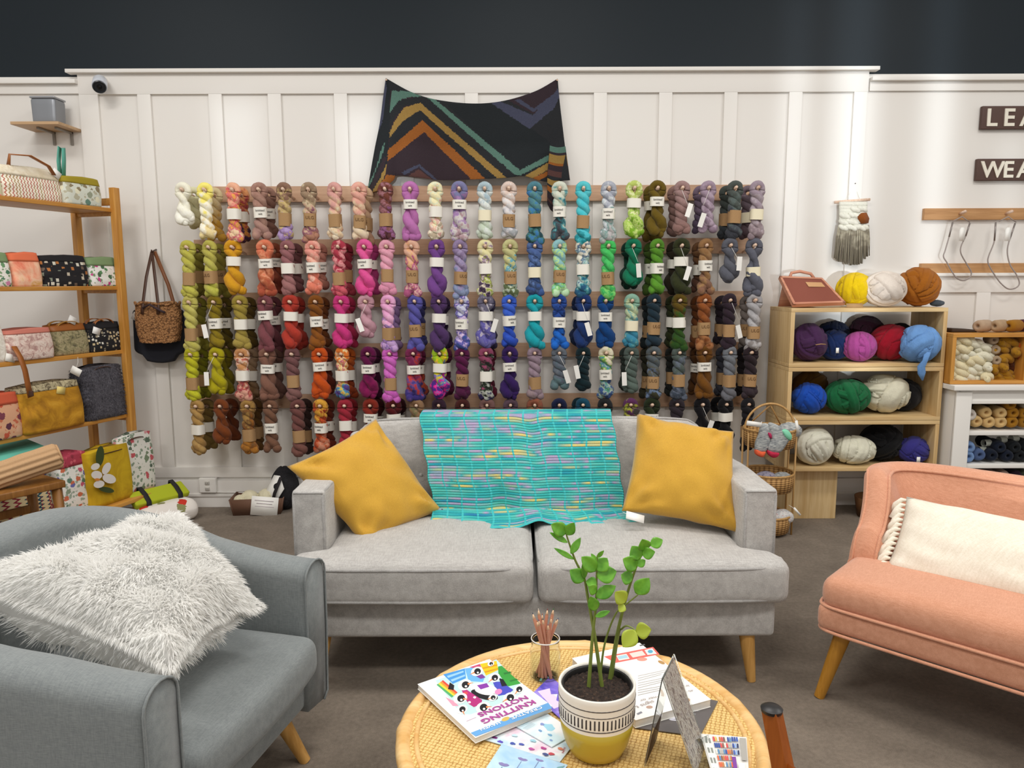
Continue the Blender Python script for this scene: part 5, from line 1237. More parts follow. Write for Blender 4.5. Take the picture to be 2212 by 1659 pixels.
def pat_cloth(name, stops, scale=20, dist=1.5, rough=.9):
    t = NT(name); v = t.coord(); nn = t.noise(v, scale, 4, .6, dist); t.bump(t.noise(v, 300, 2), .3, .0015); return t.done(t.ramp(nn, stops), rough)
def pat_zig(name, base, cols, freq=90):
    t = NT(name); v = t.coord(); sp = t.n('ShaderNodeSeparateXYZ', {0: v})
    tri = t.math('ABSOLUTE', t.math('SUBTRACT', t.math('FRACT', t.math('MULTIPLY', sp.outputs[2], 48.0)), .5))
    q_ = t.math('FRACT', t.math('ADD', t.math('MULTIPLY', sp.outputs[0], freq*.6), t.math('MULTIPLY', tri, .9)))
    st_ = t.math('LESS_THAN', q_, .35); pk = t.noise(t.n('ShaderNodeMapping', {'Vector': v, 'Scale': (24, 1, 1)}).outputs[0], 1, 1)
    c = t.ramp(pk, [(.35, cols[0]), (.5, cols[1]), (.62, cols[2])], 'CONSTANT')
    return t.done(t.mix(st_, base, c), .88)
M_TAN = plain('tan_leather', '#9a5a24', .5, .15, 120); M_DKL = plain('dark_leather', '#4a2f22', .5, .15, 120)
def bag(name, label, rect, base_z, mat, dep=.12, set_in=.05, band=None, band_h=.2, taper=.35, handle=None, tagc=None, cat='bag', lean=0.0, wrk=.008, gap=None, seed=1, trim=None):
    x0, x1, yt, yb = rect
    p0 = SA - SN*set_in; a_, c_ = onP(x0, yb, p0, SN), onP(x1, yb, p0, SN)
    wv = (c_-a_).dot(-SD); mid = (a_+c_)/2
    top_ = onP((x0+x1)/2, yt, p0, SN); h = top_.z - base_z
    o = thing(name, label, cat, (mid.x, mid.y, base_z + .001), SROT)
    o.location = Vector((mid.x, mid.y, base_z+.001)) - SN*(dep/2)
    n_ = 40; NZ = 14
    def sec(k, zf, inset=0.0):
        d_ = dep*(1 - (1-taper)*zf**1.3) - inset; w_ = wv*(1 - .03*zf + .03*math.sin(PI*zf)) - inset
        a = 2*PI*k/n_; ca, sa = math.cos(a), math.sin(a)
        x = math.copysign(abs(ca)**.28, ca)*w_/2; y = math.copysign(abs(sa)**.5, sa)*d_/2*(1+.12*math.sin(PI*zf))
        wr = wrk*nz(x*14+seed, y*14, zf*4)*math.sin(PI*min(1, zf*1.1)); z = h*zf + (h*.03*math.sin(x/wv*5+seed)*zf if zf > .9 else 0)
        return Vector((x + wr, y + wr + lean*h*zf*zf, z))
    zb = 1.0 - band_h if band is not None else 1.0
    b = new(); rs = [[sec(k, zb*i/NZ) for k in range(n_)] for i in range(NZ+1)]
    rings(b, rs, True, False); b.faces.new([v for v in b.verts][:n_][::-1])
    if band is None:
        rs2 = [rs[-1], [p*1 + Vector((0, -p.y*.3 + lean*h*.0, -.02)) for p in rs[-1]]]
        rings(b, rs2, True, True)
    ob('fabric_body', b, mat, o)
    if band is not None:
        b = new(); rs = [[sec(k, zb + (1-zb)*i/4, -.003) for k in range(n_)] for i in range(5)]; rs.append([Vector((p.x*.97, p.y*.7+lean*h*.3, p.z-.015)) for p in rs[-1]])
        rings(b, rs, True, True); ob('top_band', b, band, o)
    if handle:
        kind, hm, hw, hh = handle
        if kind == 'arch':
            for sy in (-1, 1):
                b = new(); pts = [Vector((math.cos(a)*wv*hw, sy*dep*taper*.4 + lean*h + sy*.01*math.sin(a), h*.92 + math.sin(a)*hh)) for a in [PI*k/14 for k in range(15)]]
                strap(b, pts, .022, .004, (0, 1, .0)); ob('handle', b, hm, o)
        elif kind == 'flop':
            b = new(); pts = [Vector((-wv*.3, -dep*taper*.3, h*.95)), Vector((-wv*.34, -dep*.4, h+hh)), Vector((-wv*.05, -dep*.5, h+hh*1.15)), Vector((wv*.25, -dep*.5, h+hh*.35)), Vector((wv*.36, -dep*.42, h*.86))]
            strap(b, pts, .024, .005, (0, 1, 0)); ob('handle', b, hm, o)
        elif kind == 'up':
            b = new(); pts = [Vector((-wv*.34, 0, h*.9)), Vector((-wv*.38, -.01, h+hh*.5)), Vector((-wv*.36, -.02, h+hh)), Vector((-wv*.30, -.03, h+hh*.97)), Vector((-wv*.28, -.02, h+hh*.55)), Vector((-wv*.26, 0, h*.9))]
            strap(b, pts, .03, .004, (1, .2, 0)); ob('strap', b, hm, o)
    if tagc:
        u, vv, col, ang = tagc
        yd_ = -dep/2*(1-(1-taper)*vv) - .014
        b = new(); box(b, (u*wv, yd_ + lean*h*vv*vv, vv*h), (.055, .0015, .042), 0, Matrix.Rotation(ang, 3, 'Y')); ob('price_tag', b, plain('tag_'+col.strip('#'), col, .8), o)
    return o
PB = plain('olive_canvas', '#9c8a1c', .85, .15, 250)
bag('project_pouch', 'cream and rust patchwork zip pouch with brown leather wrist strap on the top shelf', (12, 142, 362, 436), SZ[4], pat_zig('patchwork_print', '#efe6d4', ['#b86a5c', '#a88c5c', '#c07868']), .14, .04, pat_cloth('cream_top', [(.35, '#d8c8a8'), (.6, '#f0e6d0')], 12), .32, .5, ('flop', M_TAN, .3, .05), (.42, .92, '#f6f4f0', .6), 'pouch')
bag('project_pouch', 'grey green medallion print pouch with olive band and teal strap on the top shelf', (143, 226, 384, 447), SZ[4], pat_flowers('medallion_print', '#d8dccf', ['#8c7f62', '#6a8c7c', '#b8b49c', '#9aa08a', '#e8e4c8'], 22, .40, 1.0, '#b9b49c'), .15, .03, PB, .25, .8, ('up', plain('teal_webbing', '#5fae9c', .8, .2, 200), .3, .16), None, 'pouch', wrk=.003)
bag('project_pouch', 'blue and mint bordered floral pouch cut by the picture edge on the top shelf', (-46, 11, 352, 430), SZ[4], pat_flowers('spring_print', '#dfe0bc', ['#e8a0b0', '#a8c870', '#f0e8c8'], 26, .4), .14, .05, pat_cloth('blue_mint', [(.45, '#2a6a9c'), (.5, '#6cc0a4')], 8, 0), .45, .6, cat='pouch')
bag('project_pouch', 'green topped white fern print pouch at the near end of the second shelf', (-40, 32, 546, 612), SZ[3], pat_flowers('fern_print', '#eeeae2', ['#6a9468', '#d88ab0', '#4c7c5c'], 30, .38, 1, '#86a47c'), .15, .04, plain('sage_cotton', '#7c9468', .9), .28, .6, cat='pouch')
bag('project_pouch', 'coral and gold tie dyed pouch on the second shelf', (33, 98, 546, 613), SZ[3], pat_cloth('tie_dye', [(.3, '#e0644a'), (.45, '#f0a888'), (.55, '#f4c8a8'), (.68, '#d8a030')], 9, .5), .15, .04, plain('coral_cotton', '#e2724c', .9), .26, .6, cat='pouch')
bag('project_pouch', 'black pouch printed with little houses on the second shelf', (98, 199, 552, 612), SZ[3], pat_flowers('house_print', '#17151a', ['#c8bca8', '#b8743c', '#8c9484', '#6c5a4c', '#d8d4c4'], 32, .30, .55, None, 'CHEBYCHEV'), .15, .04, plain('black_cotton', '#1a181c', .9), .2, .6, cat='pouch')
bag('project_pouch', 'white leaf print pouch with green corner at the wall end of the second shelf', (199, 262, 556, 611), SZ[3], pat_flowers('leaf_print', '#eceae4', ['#5c8c5c', '#c8488c', '#4c6c4c'], 24, .36, 1, '#7c9c74'), .15, .04, plain('sage_cotton', '#7c9468', .9), .3, .6, cat='pouch')
o = thing('notebook', 'dark brown hardback notebook leaning above the fern print pouch', 'notebook', loc_s(.80, .22, SZ[3]+.001), SROT)
b = new(); box(b, (0, 0, .15), (.16, .02, .30), .003); ob('cover', b, plain('dark_brown_cover', '#33221f', .5), o); b = new(); box(b, (.001, -.001, .15), (.161, .012, .29)); ob('pages', b, M_PAPER, o)
bag('tote_bag', 'white quilted bag at the near end of the third shelf', (-50, 24, 704, 786), SZ[2], pat_cloth('white_quilt', [(.4, '#d8d2c4'), (.6, '#f2eee4')], 25), .16, .04, None, .2, .6, None, (.45, .1, '#f0ece4', .3))
bag('tote_bag', 'pale pink tapestry bag with brown leather handle on the third shelf', (24, 125, 710, 772), SZ[2], pat_cloth('pink_tapestry', [(.35, '#b08a84'), (.48, '#d8bcb0'), (.58, '#e8d8cc'), (.7, '#a88078')], 26), .17, .02, plain('salmon_lining', '#c87868', .9), .16, .7, ('arch', M_DKL, .3, -.06), None)
bag('tote_bag', 'olive tapestry bag with tan leather top on the third shelf', (125, 200, 700, 762), SZ[2], pat_cloth('olive_tapestry', [(.3, '#4a4434'), (.45, '#8c8460'), (.55, '#a89c78'), (.68, '#6c6048')], 30), .16, .05, M_TAN, .22, .5, ('arch', plain('gold_leather', '#a8782c', .5), .3, .03), (.1, 1.12, '#f4f2ee', .5))
bag('project_pouch', 'small black house print pouch with white tag at the wall end of the third shelf', (200, 270, 696, 757), SZ[2], pat_flowers('house_print_small', '#141318', ['#e0dcd0', '#c8b48c', '#a89c84'], 46, .30, .6, None, 'CHEBYCHEV'), .13, .04, plain('black_cotton', '#1a181c', .9), .22, .6, ('arch', M_TAN, .28, .035), (-.32, .72, '#f6f4f2', .35), 'pouch')
bag('tote_bag', 'coral leaf print bag at the near end of the fourth shelf', (-48, 58, 852, 946), SZ[1], pat_flowers('coral_leaf_print', '#dba583', ['#7c3c4c', '#c8543c', '#5c2c40', '#e0b090'], 20, .40, 1, '#c8694c'), .18, .02, plain('coral_felt', '#cc5a3c', .95), .25, .7)
bag('tote_bag', 'mustard suede tote with tan leather handles on the fourth shelf', (56, 194, 828, 930), SZ[1], pat_cloth('mustard_suede', [(.3, '#946210'), (.55, '#c08a1c'), (.72, '#cc9a30')], 9), .20, .0, pat_cloth('tapestry_lining', [(.35, '#4a3c2c'), (.5, '#a89c7c'), (.62, '#c8bc98')], 30), .14, .6, ('arch', M_TAN, .34, -.10), (.12, .82, '#e6cf7c', .25), wrk=.02)
o = thing('leather_strap', 'long tan leather strap hanging from the third shelf over the mustard tote', 'strap', onP(55, 775, SA + SN*.01, SN))
L0_ = Vector(o.location); b = new(); strap(b, [onP(x, y, SA + SN*dd_, SN) - L0_ for x, y, dd_ in ((30, 748, -.02), (44, 772, .02), (54, 800, .03), (60, 830, .03), (66, 858, .02))], .03, .004, SN.cross(Vector((.3, 0, 1)))); ob('strap_band', b, M_TAN, o)
b = new(); box(b, onP(66, 850, SA + SN*.03, SN) - L0_, (.03, .01, .03), .003); ob('strap_end', b, M_DKL, o)
fb_ = bag('tote_bag', 'charcoal faux fur bag at the wall end of the fourth shelf', (192, 279, 790, 903), SZ[1], pat_cloth('charcoal_fur', [(.3, '#2e2c32'), (.5, '#4c4a52'), (.7, '#6a6870')], 45, 2.5), .16, .02, None, .2, .7, ('arch', M_DKL, .22, .02), None, wrk=.012)
o = fb_; b = new(); rnd = random.Random(3)
body = [c for c in o.children if c.name.startswith('fabric_body')][0].data
fcs = [f_ for f_ in body.polygons]
for i in range(5000):
    f_ = rnd.choice(fcs); p = f_.center + Vector((rnd.uniform(-.006, .006), rnd.uniform(-.004, .004), rnd.uniform(-.006, .006))); n_ = f_.normal
    d_ = (n_*.6 + Vector((rnd.gauss(0, .3), rnd.gauss(0, .3), -.7+rnd.gauss(0, .3)))).normalized()*rnd.uniform(.012, .022); sd_ = d_.cross(Vector((rnd.gauss(0, 1), 1, rnd.gauss(0, 1)))).normalized()*.0012
    b.faces.new([b.verts.new(q_) for q_ in (p-sd_, p+sd_, p+d_)])
fu = ob('fur_pile', b, pat_cloth('charcoal_fur', [(.3, '#2e2c32'), (.5, '#4c4a52'), (.7, '#6a6870')], 45, 2.5), o); fu['kind'] = 'stuff'
b = new(); box(b, onP(164, 802, SA + SN*.02, SN) - Vector((0, 0, 0)), (.06, .0015, .045), 0, Matrix.Rotation(.5, 3, 'Y')); 
hang = thing('swing_tag', 'white paper swing tag propped above the mustard tote', 'tag', onP(164, 802, SA + SN*.02, SN)); ot = ob('card', b, M_PAPER, hang); ot.data.transform(Matrix.Translation(-Vector(hang.location)))
b = new(); tube(b, [(0, 0, .01), (.01, .01, .05), (.0, .03, .08)], .001, 4); ob('string', b, M_PAPER, hang)
bag('tote_bag', 'cream ikat bag with bright embroidered diamonds under the loom stand-in', (-40, 128, 1042, 1150), SZ[0], pat_zig('ikat_diamonds', '#d8c69c', ['#8c2838', '#1c4c5c', '#b85c30'], 26), .20, -.06, None, .2, .6)
bag('tote_bag', 'white blossom print bag with a red stitched panel on the bottom shelf', (138, 206, 980, 1088), SZ[0], pat_flowers('blossom_print', '#e8e6e0', ['#c86c4c', '#6c6cac', '#8c9c84', '#c85c78', '#5c7c6c'], 24, .36, 1, '#9cac9c'), .18, -.10, pat_flowers('red_panel', '#a8384c', ['#c85c68', '#8c2c3c'], 40, .4), .2, .7)
bag('tote_bag', 'bright yellow tote with a large white magnolia on the bottom shelf', (203, 295, 966, 1082), SZ[0], pat_cloth('yellow_canvas', [(.3, '#b08c08'), (.6, '#d0ac18')], 6), .14, -.15, None, .2, .75, ('arch', M_DKL, .3, .0))
yb = [o for o in C.objects if str(o.get('label', '')).startswith('bright yellow tote')][0]
Mi_ = Matrix.Translation(yb.location) @ Matrix.Rotation(SROT, 4, 'Z'); Mi_.invert()
b = new(); M_PET = plain('white_print', '#e9e4de', .8); M_GRN = plain('green_print', '#3c4a20', .8); M_ORG = plain('orange_print', '#d88a3c', .8)
def on_bag(px, py, off=.0): return Mi_ @ onP(px, py, SA + SN*(.15 + .012+off), SN)
def petal(cx, cy, rx, ry, rot, mi, off): 
    f_ = b.faces.new([b.verts.new(on_bag(x, y, off)) for x, y in ell(cx, cy, rx, ry, rot, 16)]); f_.material_index = mi
petal(216, 985, 9, 22, .1, 1, .012); petal(230, 1058, 17, 6, .2, 1, .012)
for cx, cy, rx, ry, rot in ((209, 1026, 12, 9, .1), (236, 1034, 15, 10, .3), (230, 1012, 8, 14, .5), (206, 1008, 10, 7, -.4), (214, 1046, 12, 8, -.2)): petal(cx, cy, rx, ry, rot, 0, .014+.0005*len(b.faces))
petal(210, 1036, 6, 3, 0, 2, .02)
ob('magnolia_print', b, [M_PET, M_GRN, M_ORG], yb, False)
bag('tote_bag', 'tall white floral bag with rounded top leaning at the wall end of the bottom shelf', (266, 341, 937, 1046), SZ[0], pat_flowers('rose_print', '#e8e6de', ['#c85c64', '#7c8c70', '#d89ca0', '#5c6c5c'], 20, .36, 1, '#8c9c88'), .10, -.115, None, .2, .7, ('arch', M_DKL, .2, .01))
# pouch lying in front of the shelf
pcn = atZ(356, 1126, 0); o = thing('roll_pouch', 'white poppy print pouch with lime band and black straps on the floor by the shelf', 'pouch', (pcn.x+.0, pcn.y-.02, .0), math.radians(56))
b = new(); rbox(b, (0, -.02, .07), (.185, .12, .07), .06, (10, 6, 4), lambda p: (p.x, p.y*(1-.3*sst(0, .08, p.z)), p.z + .004*nz(p.x*12, p.y*12))); ob('fabric_body', b, pat_flowers('poppy_print', '#e9e2da', ['#c83020', '#c8402c', '#8c8c5c', '#e9e2da'], 13, .38), o)
b = new(); rbox(b, (0, .03, .175), (.18, .06, .022), .012, (8, 2, 2), lambda p: Matrix.Rotation(.55, 3, 'X') @ p); lb = ob('lime_band', b, plain('lime_canvas', '#aab41c', .85, .15, 200), o)
for x in (-.10, .11):
    b = new(); strap(b, [(x, -.035, .125), (x, -.03, .168), (x+.005, .02, .205), (x+.01, .09, .235), (x+.01, .1, .2)], .03, .004, (1, 0, 0)); ob('black_strap', b, plain('black_webbing', '#1f1d20', .8), lb)
# ------------------------------------------------------------------ stool, roll and cloth standing in for a weaving loom
sc_ = atZ(60, 985, .42); sc_ = Vector((-2.62, 3.75, 0))
o = thing('loom_stand_in', 'low brown wooden stool standing in for a loom in front of the bag shelf', 'stool', (-2.30, 3.55, 0), SROT-.25)
tp = atZ(70, 985, .50)
o.location = (tp.x-.03, tp.y-.02, 0); Rst = Matrix.Rotation(SROT-.25, 3, 'Z'); qq = atY(124, 990, 3.62) - Rst @ Vector((.17, -.10, 0)); o.location = (qq.x, qq.y, 0); M_STOOL = wood('brown_stool_wood', '#7a4d1c', '#9c6a30', 'Z', 1.0, .5)
b = new(); span(b, -.18, .17, -.16, .16, .50, .535, .006); ob('seat', b, M_STOOL, o)
for x in (-.16, .14):
    for y in (-.13, .13):
        b = new(); cyl(b, (x*1.12, y*1.12, 0), (x, y, .50), .022, .026, 4); ob('leg', b, M_STOOL, o)
for y in (-.14, .14):
    b = new(); span(b, -.16, .14, y-.012, y+.012, .33, .37, .003); ob('rung', b, M_STOOL, o)
b = new(); span(b, .13, .155, -.13, .13, .29, .33, .003); ob('rung', b, M_STOOL, o)
E1, E2 = atY(-40, 1040, 3.40), atY(128, 983, 3.60); ax_ = (E2-E1).normalized(); Lr = (E2-E1).length
o = thing('beam_stand_in', 'beige ribbed tube standing in for the cloth beam of the loom', 'knit roll', E1); RLIFT = 0  # ribbed tube put in place of the loom's wrapped cloth beam
def rl(u, v): 
    a = 2*PI*v; r = .062 + .004*math.sin(a*13) + .004*nz(u*4, v*3); s_ = ax_.orthogonal().normalized(); k_ = ax_.cross(s_)
    return ax_*(u*Lr) + (s_*math.cos(a) + k_*math.sin(a))*r*(1 if 0.02 < u < .98 else .9)
M_RIB = plain('beige_ribbed_wrap', '#cba47a', .95, .4, 200, var=.25)
b = new(); rings(b, [[rl(i/30, k/104) for k in range(104)] for i in range(31)]); ob('ribbed_tube', b, M_RIB, o)
b = new(); sg = []
for k in range(70): a = k/70*5*PI; r = .012 + .046*k/70; s_ = ax_.orthogonal().normalized(); k2 = ax_.cross(s_); sg.append(ax_*(Lr+.002) + (s_*math.cos(a) + k2*math.sin(a))*r)
tube(b, sg, .005, 6); ob('rolled_end', b, M_RIB, o)
b = new(); Q = [atZ(-40, 1010, .60), atZ(40, 1004, .60), atZ(100, 962, .60), atZ(55, 944, .60), atZ(-40, 950, .60)]
ctr = sum(Q, Vector())/5; o = thing('loom_cloth_stand_in', 'turquoise folded layers standing in for the loom weaving behind the ribbed tube', 'cloth', (ctr.x, ctr.y, .535))  # folded layers put in for the teal weaving on the loom
for k in range(3): rings(b, [[Vector((p.x, p.y, z)) - Vector(o.location) + (p-ctr)*(-.02*k) for p in Q] for z in (.537+.02*k, .546+.02*k, .556+.02*k)])
ob('cloth_layers', b, plain('turquoise_cloth', '#62b8a4', .9, .2, 200), o)
# ================================================================== things on the wall at the bag end
p = atY(336, 545, WY-.03)
o = thing('wall_hook', 'small dark hook on the panelled wall carrying the crocheted handbag', 'hook', p)
b = new(); tube(b, [(0, .02, .02), (0, -.02, .01), (0, -.045, .0), (0, -.055, .012)], .005, 8); ob('hook_rod', b, M_DKL, o)
b = new(); lathe(b, [(0, 0), (.016, 0), (.014, .006), (0, .006)], 16, (0, .024, .02), Matrix.Rotation(PI/2, 4, 'X')); ob('hook_plate', b, M_DKL, o)
def onwall(px, py, y): return atY(px, py, y)
BY = 4.76; bc = onwall(343, 695, BY)
o = thing('crochet_handbag', 'tan crocheted handbag with brown straps hanging on the wall beside the bag shelf', 'handbag', bc)
t = NT('crochet_raffia'); v = t.coord(); wv_ = t.n('ShaderNodeTexVoronoi', {'Vector': v, 'Scale': 90.0}); t.bump(wv_.outputs['Distance'], .9, .008)
M_CRO = t.done(t.ramp(t.math('ADD', t.math('MULTIPLY', wv_.outputs['Distance'], .8), t.math('MULTIPLY', t.noise(v, 40, 3), .4)), [(.2, '#b98a5c'), (.6, '#96683e'), (.9, '#5c3c20')]), .9)
hw_, hh_ = .135, .135
def cr(k, zf):
    a = 2*PI*k/40; w_ = hw_*(.92+.16*math.sin(PI*zf*.8)); d_ = .055*(1-.35*zf); return Vector((math.copysign(abs(math.cos(a))**.45, math.cos(a))*w_, math.copysign(abs(math.sin(a))**.8, math.sin(a))*d_, -hh_ + 2*hh_*zf*.92 + .008*math.sin(a*6)*(zf > .9) + .01*abs(math.cos(a))*(1-zf)))
b = new(); rings(b, [[cr(k, i/16) for k in range(40)] for i in range(17)]); bmesh.ops.subdivide_edges(b, edges=b.edges[:], cuts=1, use_grid_fill=True)
for v_ in b.verts: v_.co += v_.co.normalized()*.006*nz(v_.co.x*70, v_.co.y*70, v_.co.z*70)
ob('crocheted_body', b, M_CRO, o)
b = new(); tube(b, [cr(k, 1.0)*1.02 for k in range(40)], .009, 8, loop=True); ob('braided_rim', b, M_CRO, o)
HK = Vector(p) + Vector((0, -.04, .004)) - bc
for x in (-.075, .025):
    b = new(); strap(b, [HK + Vector((-.004, .0, 0)), HK*.5 + Vector((x*.55, -.03, .06)), Vector((x, -.045, .10)), Vector((x-.004, -.05, .05))], .018, .004, (1, 0, 0)); ob('strap', b, M_DKL, o)
b = new(); tube(b, [Vector((-.07, -.05, .09)), Vector((-.02, -.065, .112)), Vector((.04, -.06, .075)), Vector((.07, -.055, .06))], .007, 8); ob('tie_cord', b, plain('dark_cord', '#35242a', .8), o)
bc2 = onwall(345, 718, BY+.07)
o = thing('navy_handbag', 'navy fabric handbag with tan shoulder strap hanging behind the crocheted handbag', 'handbag', bc2)
b = new(); rbox(b, (0, 0, 0), (.165, .03, .15), .025, (10, 2, 8), lambda q_: (q_.x*(1-.12*q_.z), q_.y, q_.z - .05*(1-(q_.x/.17)**2)*(q_.z < 0) + .03*(abs(q_.x) > .1)*(q_.z < 0))); ob('fabric_body', b, plain('navy_cloth', '#20222c', .9, .2, 150), o)
HK2 = Vector(p) + Vector((.005, -.025, .004)) - bc2
b = new(); strap(b, [HK2, HK2*.55 + Vector((.085, -.02, .02)), Vector((.135, -.035, .12)), Vector((.15, -.035, .06))], .022, .004, (1, .3, 0)); ob('shoulder_strap', b, plain('brown_strap', '#7c4a28', .5), o)
b = new(); box(b, (-.135, -.034, .105), (.04, .002, .05), 0, Matrix.Rotation(.5, 3, 'Y')); ob('price_tag', b, M_PAPER, o)
# wall shelf
pa_, pb_ = atY(20, 267, 4.62), atY(168, 277, 4.86)
o = thing('wall_shelf', 'small pale wooden wall shelf on two brackets above the bag shelf', 'wall shelf', (atY(100, 270, 4.75).x, WY, atY(100, 272, 4.75).z))
x0_, x1_ = atY(22, 267, 4.66).x - o.location.x, atY(167, 274, 4.86).x - o.location.x
M_PALE = wood('pale_shelf_wood', '#b08c64', '#cdab84', 'X', 1, .5)
b = new(); span(b, x0_, x1_, -.24, -.0, -.009, .009, .002); ob('board', b, M_PALE, o)
for x in (x0_+.12, x1_-.06):
    b = new(); span(b, x-.008, x+.008, -.17, -.0, -.022, -.01, .002); span(b, x-.008, x+.008, -.012, 0, -.09, -.01, .002); ob('bracket', b, plain('bracket_grey', '#8c857c', .4), o)
cp = atY(103, 263, 4.76); o2 = thing('storage_canister', 'brushed grey metal canister standing on the small wall shelf', 'canister', (cp.x, 4.78, o.location.z + .0095))
ch0 = atY(103, 214, 4.76).z - o2.location.z
b = new(); rbox(b, (0, 0, ch0/2), (.075, .06, ch0/2), .018, (4, 4, 4), lambda q_: (q_.x*(1+.06*q_.z/ch0), q_.y, q_.z)); ob('body', b, plain('brushed_metal', '#8f9297', .4, .05, 200, .6), o2)
b = new(); rbox(b, (0, 0, ch0+.003), (.077, .062, .006), .005, (4, 4, 1)); ob('lid', b, plain('lid_metal', '#a3a6ab', .35, 0, 60, .6), o2)
# ================================================================== floor by the sofa arm
bp = atZ(552, 1112, 0)
o = thing('basket_tray', 'low brown tray with a printed card on its front on the carpet', 'tray', (bp.x, bp.y+.08, 0), .12)
M_TRAY = plain('brown_tray', '#6a4a38', .7, .2, 100)
b = new()
for sx, sy, ax2 in ((0, -.085, 'x'), (0, .085, 'x'), (-.145, 0, 'y'), (.145, 0, 'y')):
    if ax2 == 'x': prism(b, [(-.15, sy, .0), (.15, sy, .0), (.17, sy*1.15, .11), (-.17, sy*1.15, .11)], (0, .006, 0))
    else: prism(b, [(sx, -.085, 0), (sx, .085, 0), (sx*1.17, .10, .11), (sx*1.17, -.10, .11)], (.006, 0, 0))
span(b, -.15, .15, -.085, .085, .001, .008); ob('tray_body', b, M_TRAY, o)
b = new(); box(b, (.055, -.103, .062), (.17, .0016, .125), 0, Matrix.Rotation(.12, 3, 'Y') @ Matrix.Rotation(-.08, 3, 'X')); cd = ob('printed_card', b, M_PAPER, o)
b = new()
for k_ in range(5): box(b, (.055, -.1048, .10-.02*k_), (.12 - .02*(k_ % 2), .0006, .003), 0, Matrix.Rotation(.12, 3, 'Y') @ Matrix.Rotation(-.08, 3, 'X'))
ob('text_lines', b, plain('pale_print', '#c9bcc4', .8), cd)
M_CRW = yarn('cream_wool', ['#ece0c0'], .3, .2); TRAY = o
def ballmesh(r, seed, sq=(1, 1, .9), bands=14, wd=.42, bulge=.09):
    rnd = random.Random(seed); b = new(); bmesh.ops.create_icosphere(b, subdivisions=6 if r > .05 else 5, radius=1.0)
    P = []
    for i in range(bands): n_ = Vector((rnd.gauss(0, 1), rnd.gauss(0, 1), rnd.gauss(0, .8))).normalized(); P.append((n_, rnd.uniform(-.55, .55), wd*rnd.uniform(.6, 1.25)))
    for v_ in b.verts:
        d_ = v_.co.normalized(); h_ = 0.0
        for i, (n_, o_, w_) in enumerate(P):
            t_ = (d_.dot(n_) - o_)/w_
            t_ += .12*nz(d_.x*2+i, d_.y*2, d_.z*2)
            if abs(t_) < 1: h_ = .006*i + bulge*(1-t_*t_)**.5 + .012*math.sin(t_*7+i)
        h_ += .018*nz(d_.x*4+seed, d_.y*4, d_.z*4)
        q_ = d_*(1 + h_ - .13)*r; v_.co = Vector((q_.x*sq[0], q_.y*sq[1], q_.z*sq[2]))
    zm = min(v_.co.z for v_ in b.verts); bmesh.ops.translate(b, vec=(0, 0, -zm - .0), verts=b.verts); return b
for dx, dy, r, s_ in ((-.06, 0, .062, 1), (.055, .01, .066, 2), (-.115, -.03, .04, 3)):
    w_ = Vector(TRAY.location) + Matrix.Rotation(.12, 3, 'Z') @ Vector((dx, dy, .028 if r > .05 else .05))
    tag(ob('yarn_ball', ballmesh(r, s_), M_CRW, None, True, w_), 'cream wool ball resting in the brown floor tray', 'yarn ball', 'cream balls in the floor tray')
bp = atZ(612, 1106, 0)
o = thing('fleece_bundle', 'black fleece bundle with a white folded paper band beside the sofa arm', 'fleece', (bp.x, bp.y+.06, 0), -.35)
b = ballmesh(.12, 8, (.82, .7, 1.25), 10, .5, .08); ob('fleece', b, pat_cloth('black_fleece', [(.3, '#0f0e11'), (.7, '#242227')], 60), o)
b = new(); prism(b, [(-.14, -.085, .06), (-.05, -.10, .01), (.06, -.09, .17), (.02, -.075, .25), (-.03, -.07, .25)], (0, .004, 0)); ob('paper_wrap', b, M_PAPER, o)
b = new(); strap(b, [(-.04, -.105, .02), (.0, -.11, .14), (.04, -.09, .245)], .022, .004, (1, 0, -.4)); ob('cord', b, plain('black_cord', '#1b1418', .8), o)
# ================================================================== crate shelf with roving
M_PLY = wood('pale_plywood', '#c9a46c', '#e3c795', 'Z', .8, .5); M_PLYX = wood('pale_plywood_flat', '#c9a46c', '#e3c795', 'X', .8, .5)
FY, BYK = 4.48, 4.85; X0, X1 = 1.685, 2.63
def crate(name, label, z0, z1, x0, x1, yf, yb, m1, m2, th=.022, grp=None, divs=()):
    c0 = Vector(((x0+x1)/2, (yf+yb)/2, z0)); o = thing(name, label, 'crate', c0, 0, grp); hx = (x1-x0)/2; hy = (yb-yf)/2; h = z1-z0
    b = new(); span(b, -hx, hx, -hy, hy, h-th, h, .0015); ob('top_board', b, m2, o)
    b = new(); span(b, -hx, hx, -hy, hy, .001, th, .0015); ob('bottom_board', b, m2, o)
    for s in (-1, 1): b = new(); span(b, min(s*hx, s*(hx-th)), max(s*hx, s*(hx-th)), -hy+.0005, hy, th, h-th, .001); ob('side_board', b, m1, o)
    for dx in divs: b = new(); span(b, dx-c0.x-th/2, dx-c0.x+th/2, -hy+.003, hy, th, h-th, .001); ob('divider', b, m1, o)
    return o
ZC = [.335, .655, .985, 1.345]
CN = ['pale plywood crate holding cream black and violet roving, lowest of its stack', 'pale plywood crate holding blue green and white roving, middle of its stack', 'pale plywood crate holding purple red and sky blue roving, top of its stack']
for i in range(3): crate('wooden_crate', CN[i], ZC[i], ZC[i+1]-.001, X0, X1, FY, BYK, M_PLY, M_PLYX, .024, 'plywood crates in a stack')
o = thing('plywood_pedestal', 'plywood box pedestal carrying the crate stack on the carpet', 'pedestal', (1.9, 4.6, 0))
b = new(); span(b, -.15, .165, -.02, .0, .0, .334, .002); ob('front_panel', b, M_PLY, o)
for x in (-.14, .155, .60, .70): b = new(); span(b, x-.01, x+.01, .0, .24, 0, .334, .001); ob('side_panel', b, M_PLY, o)
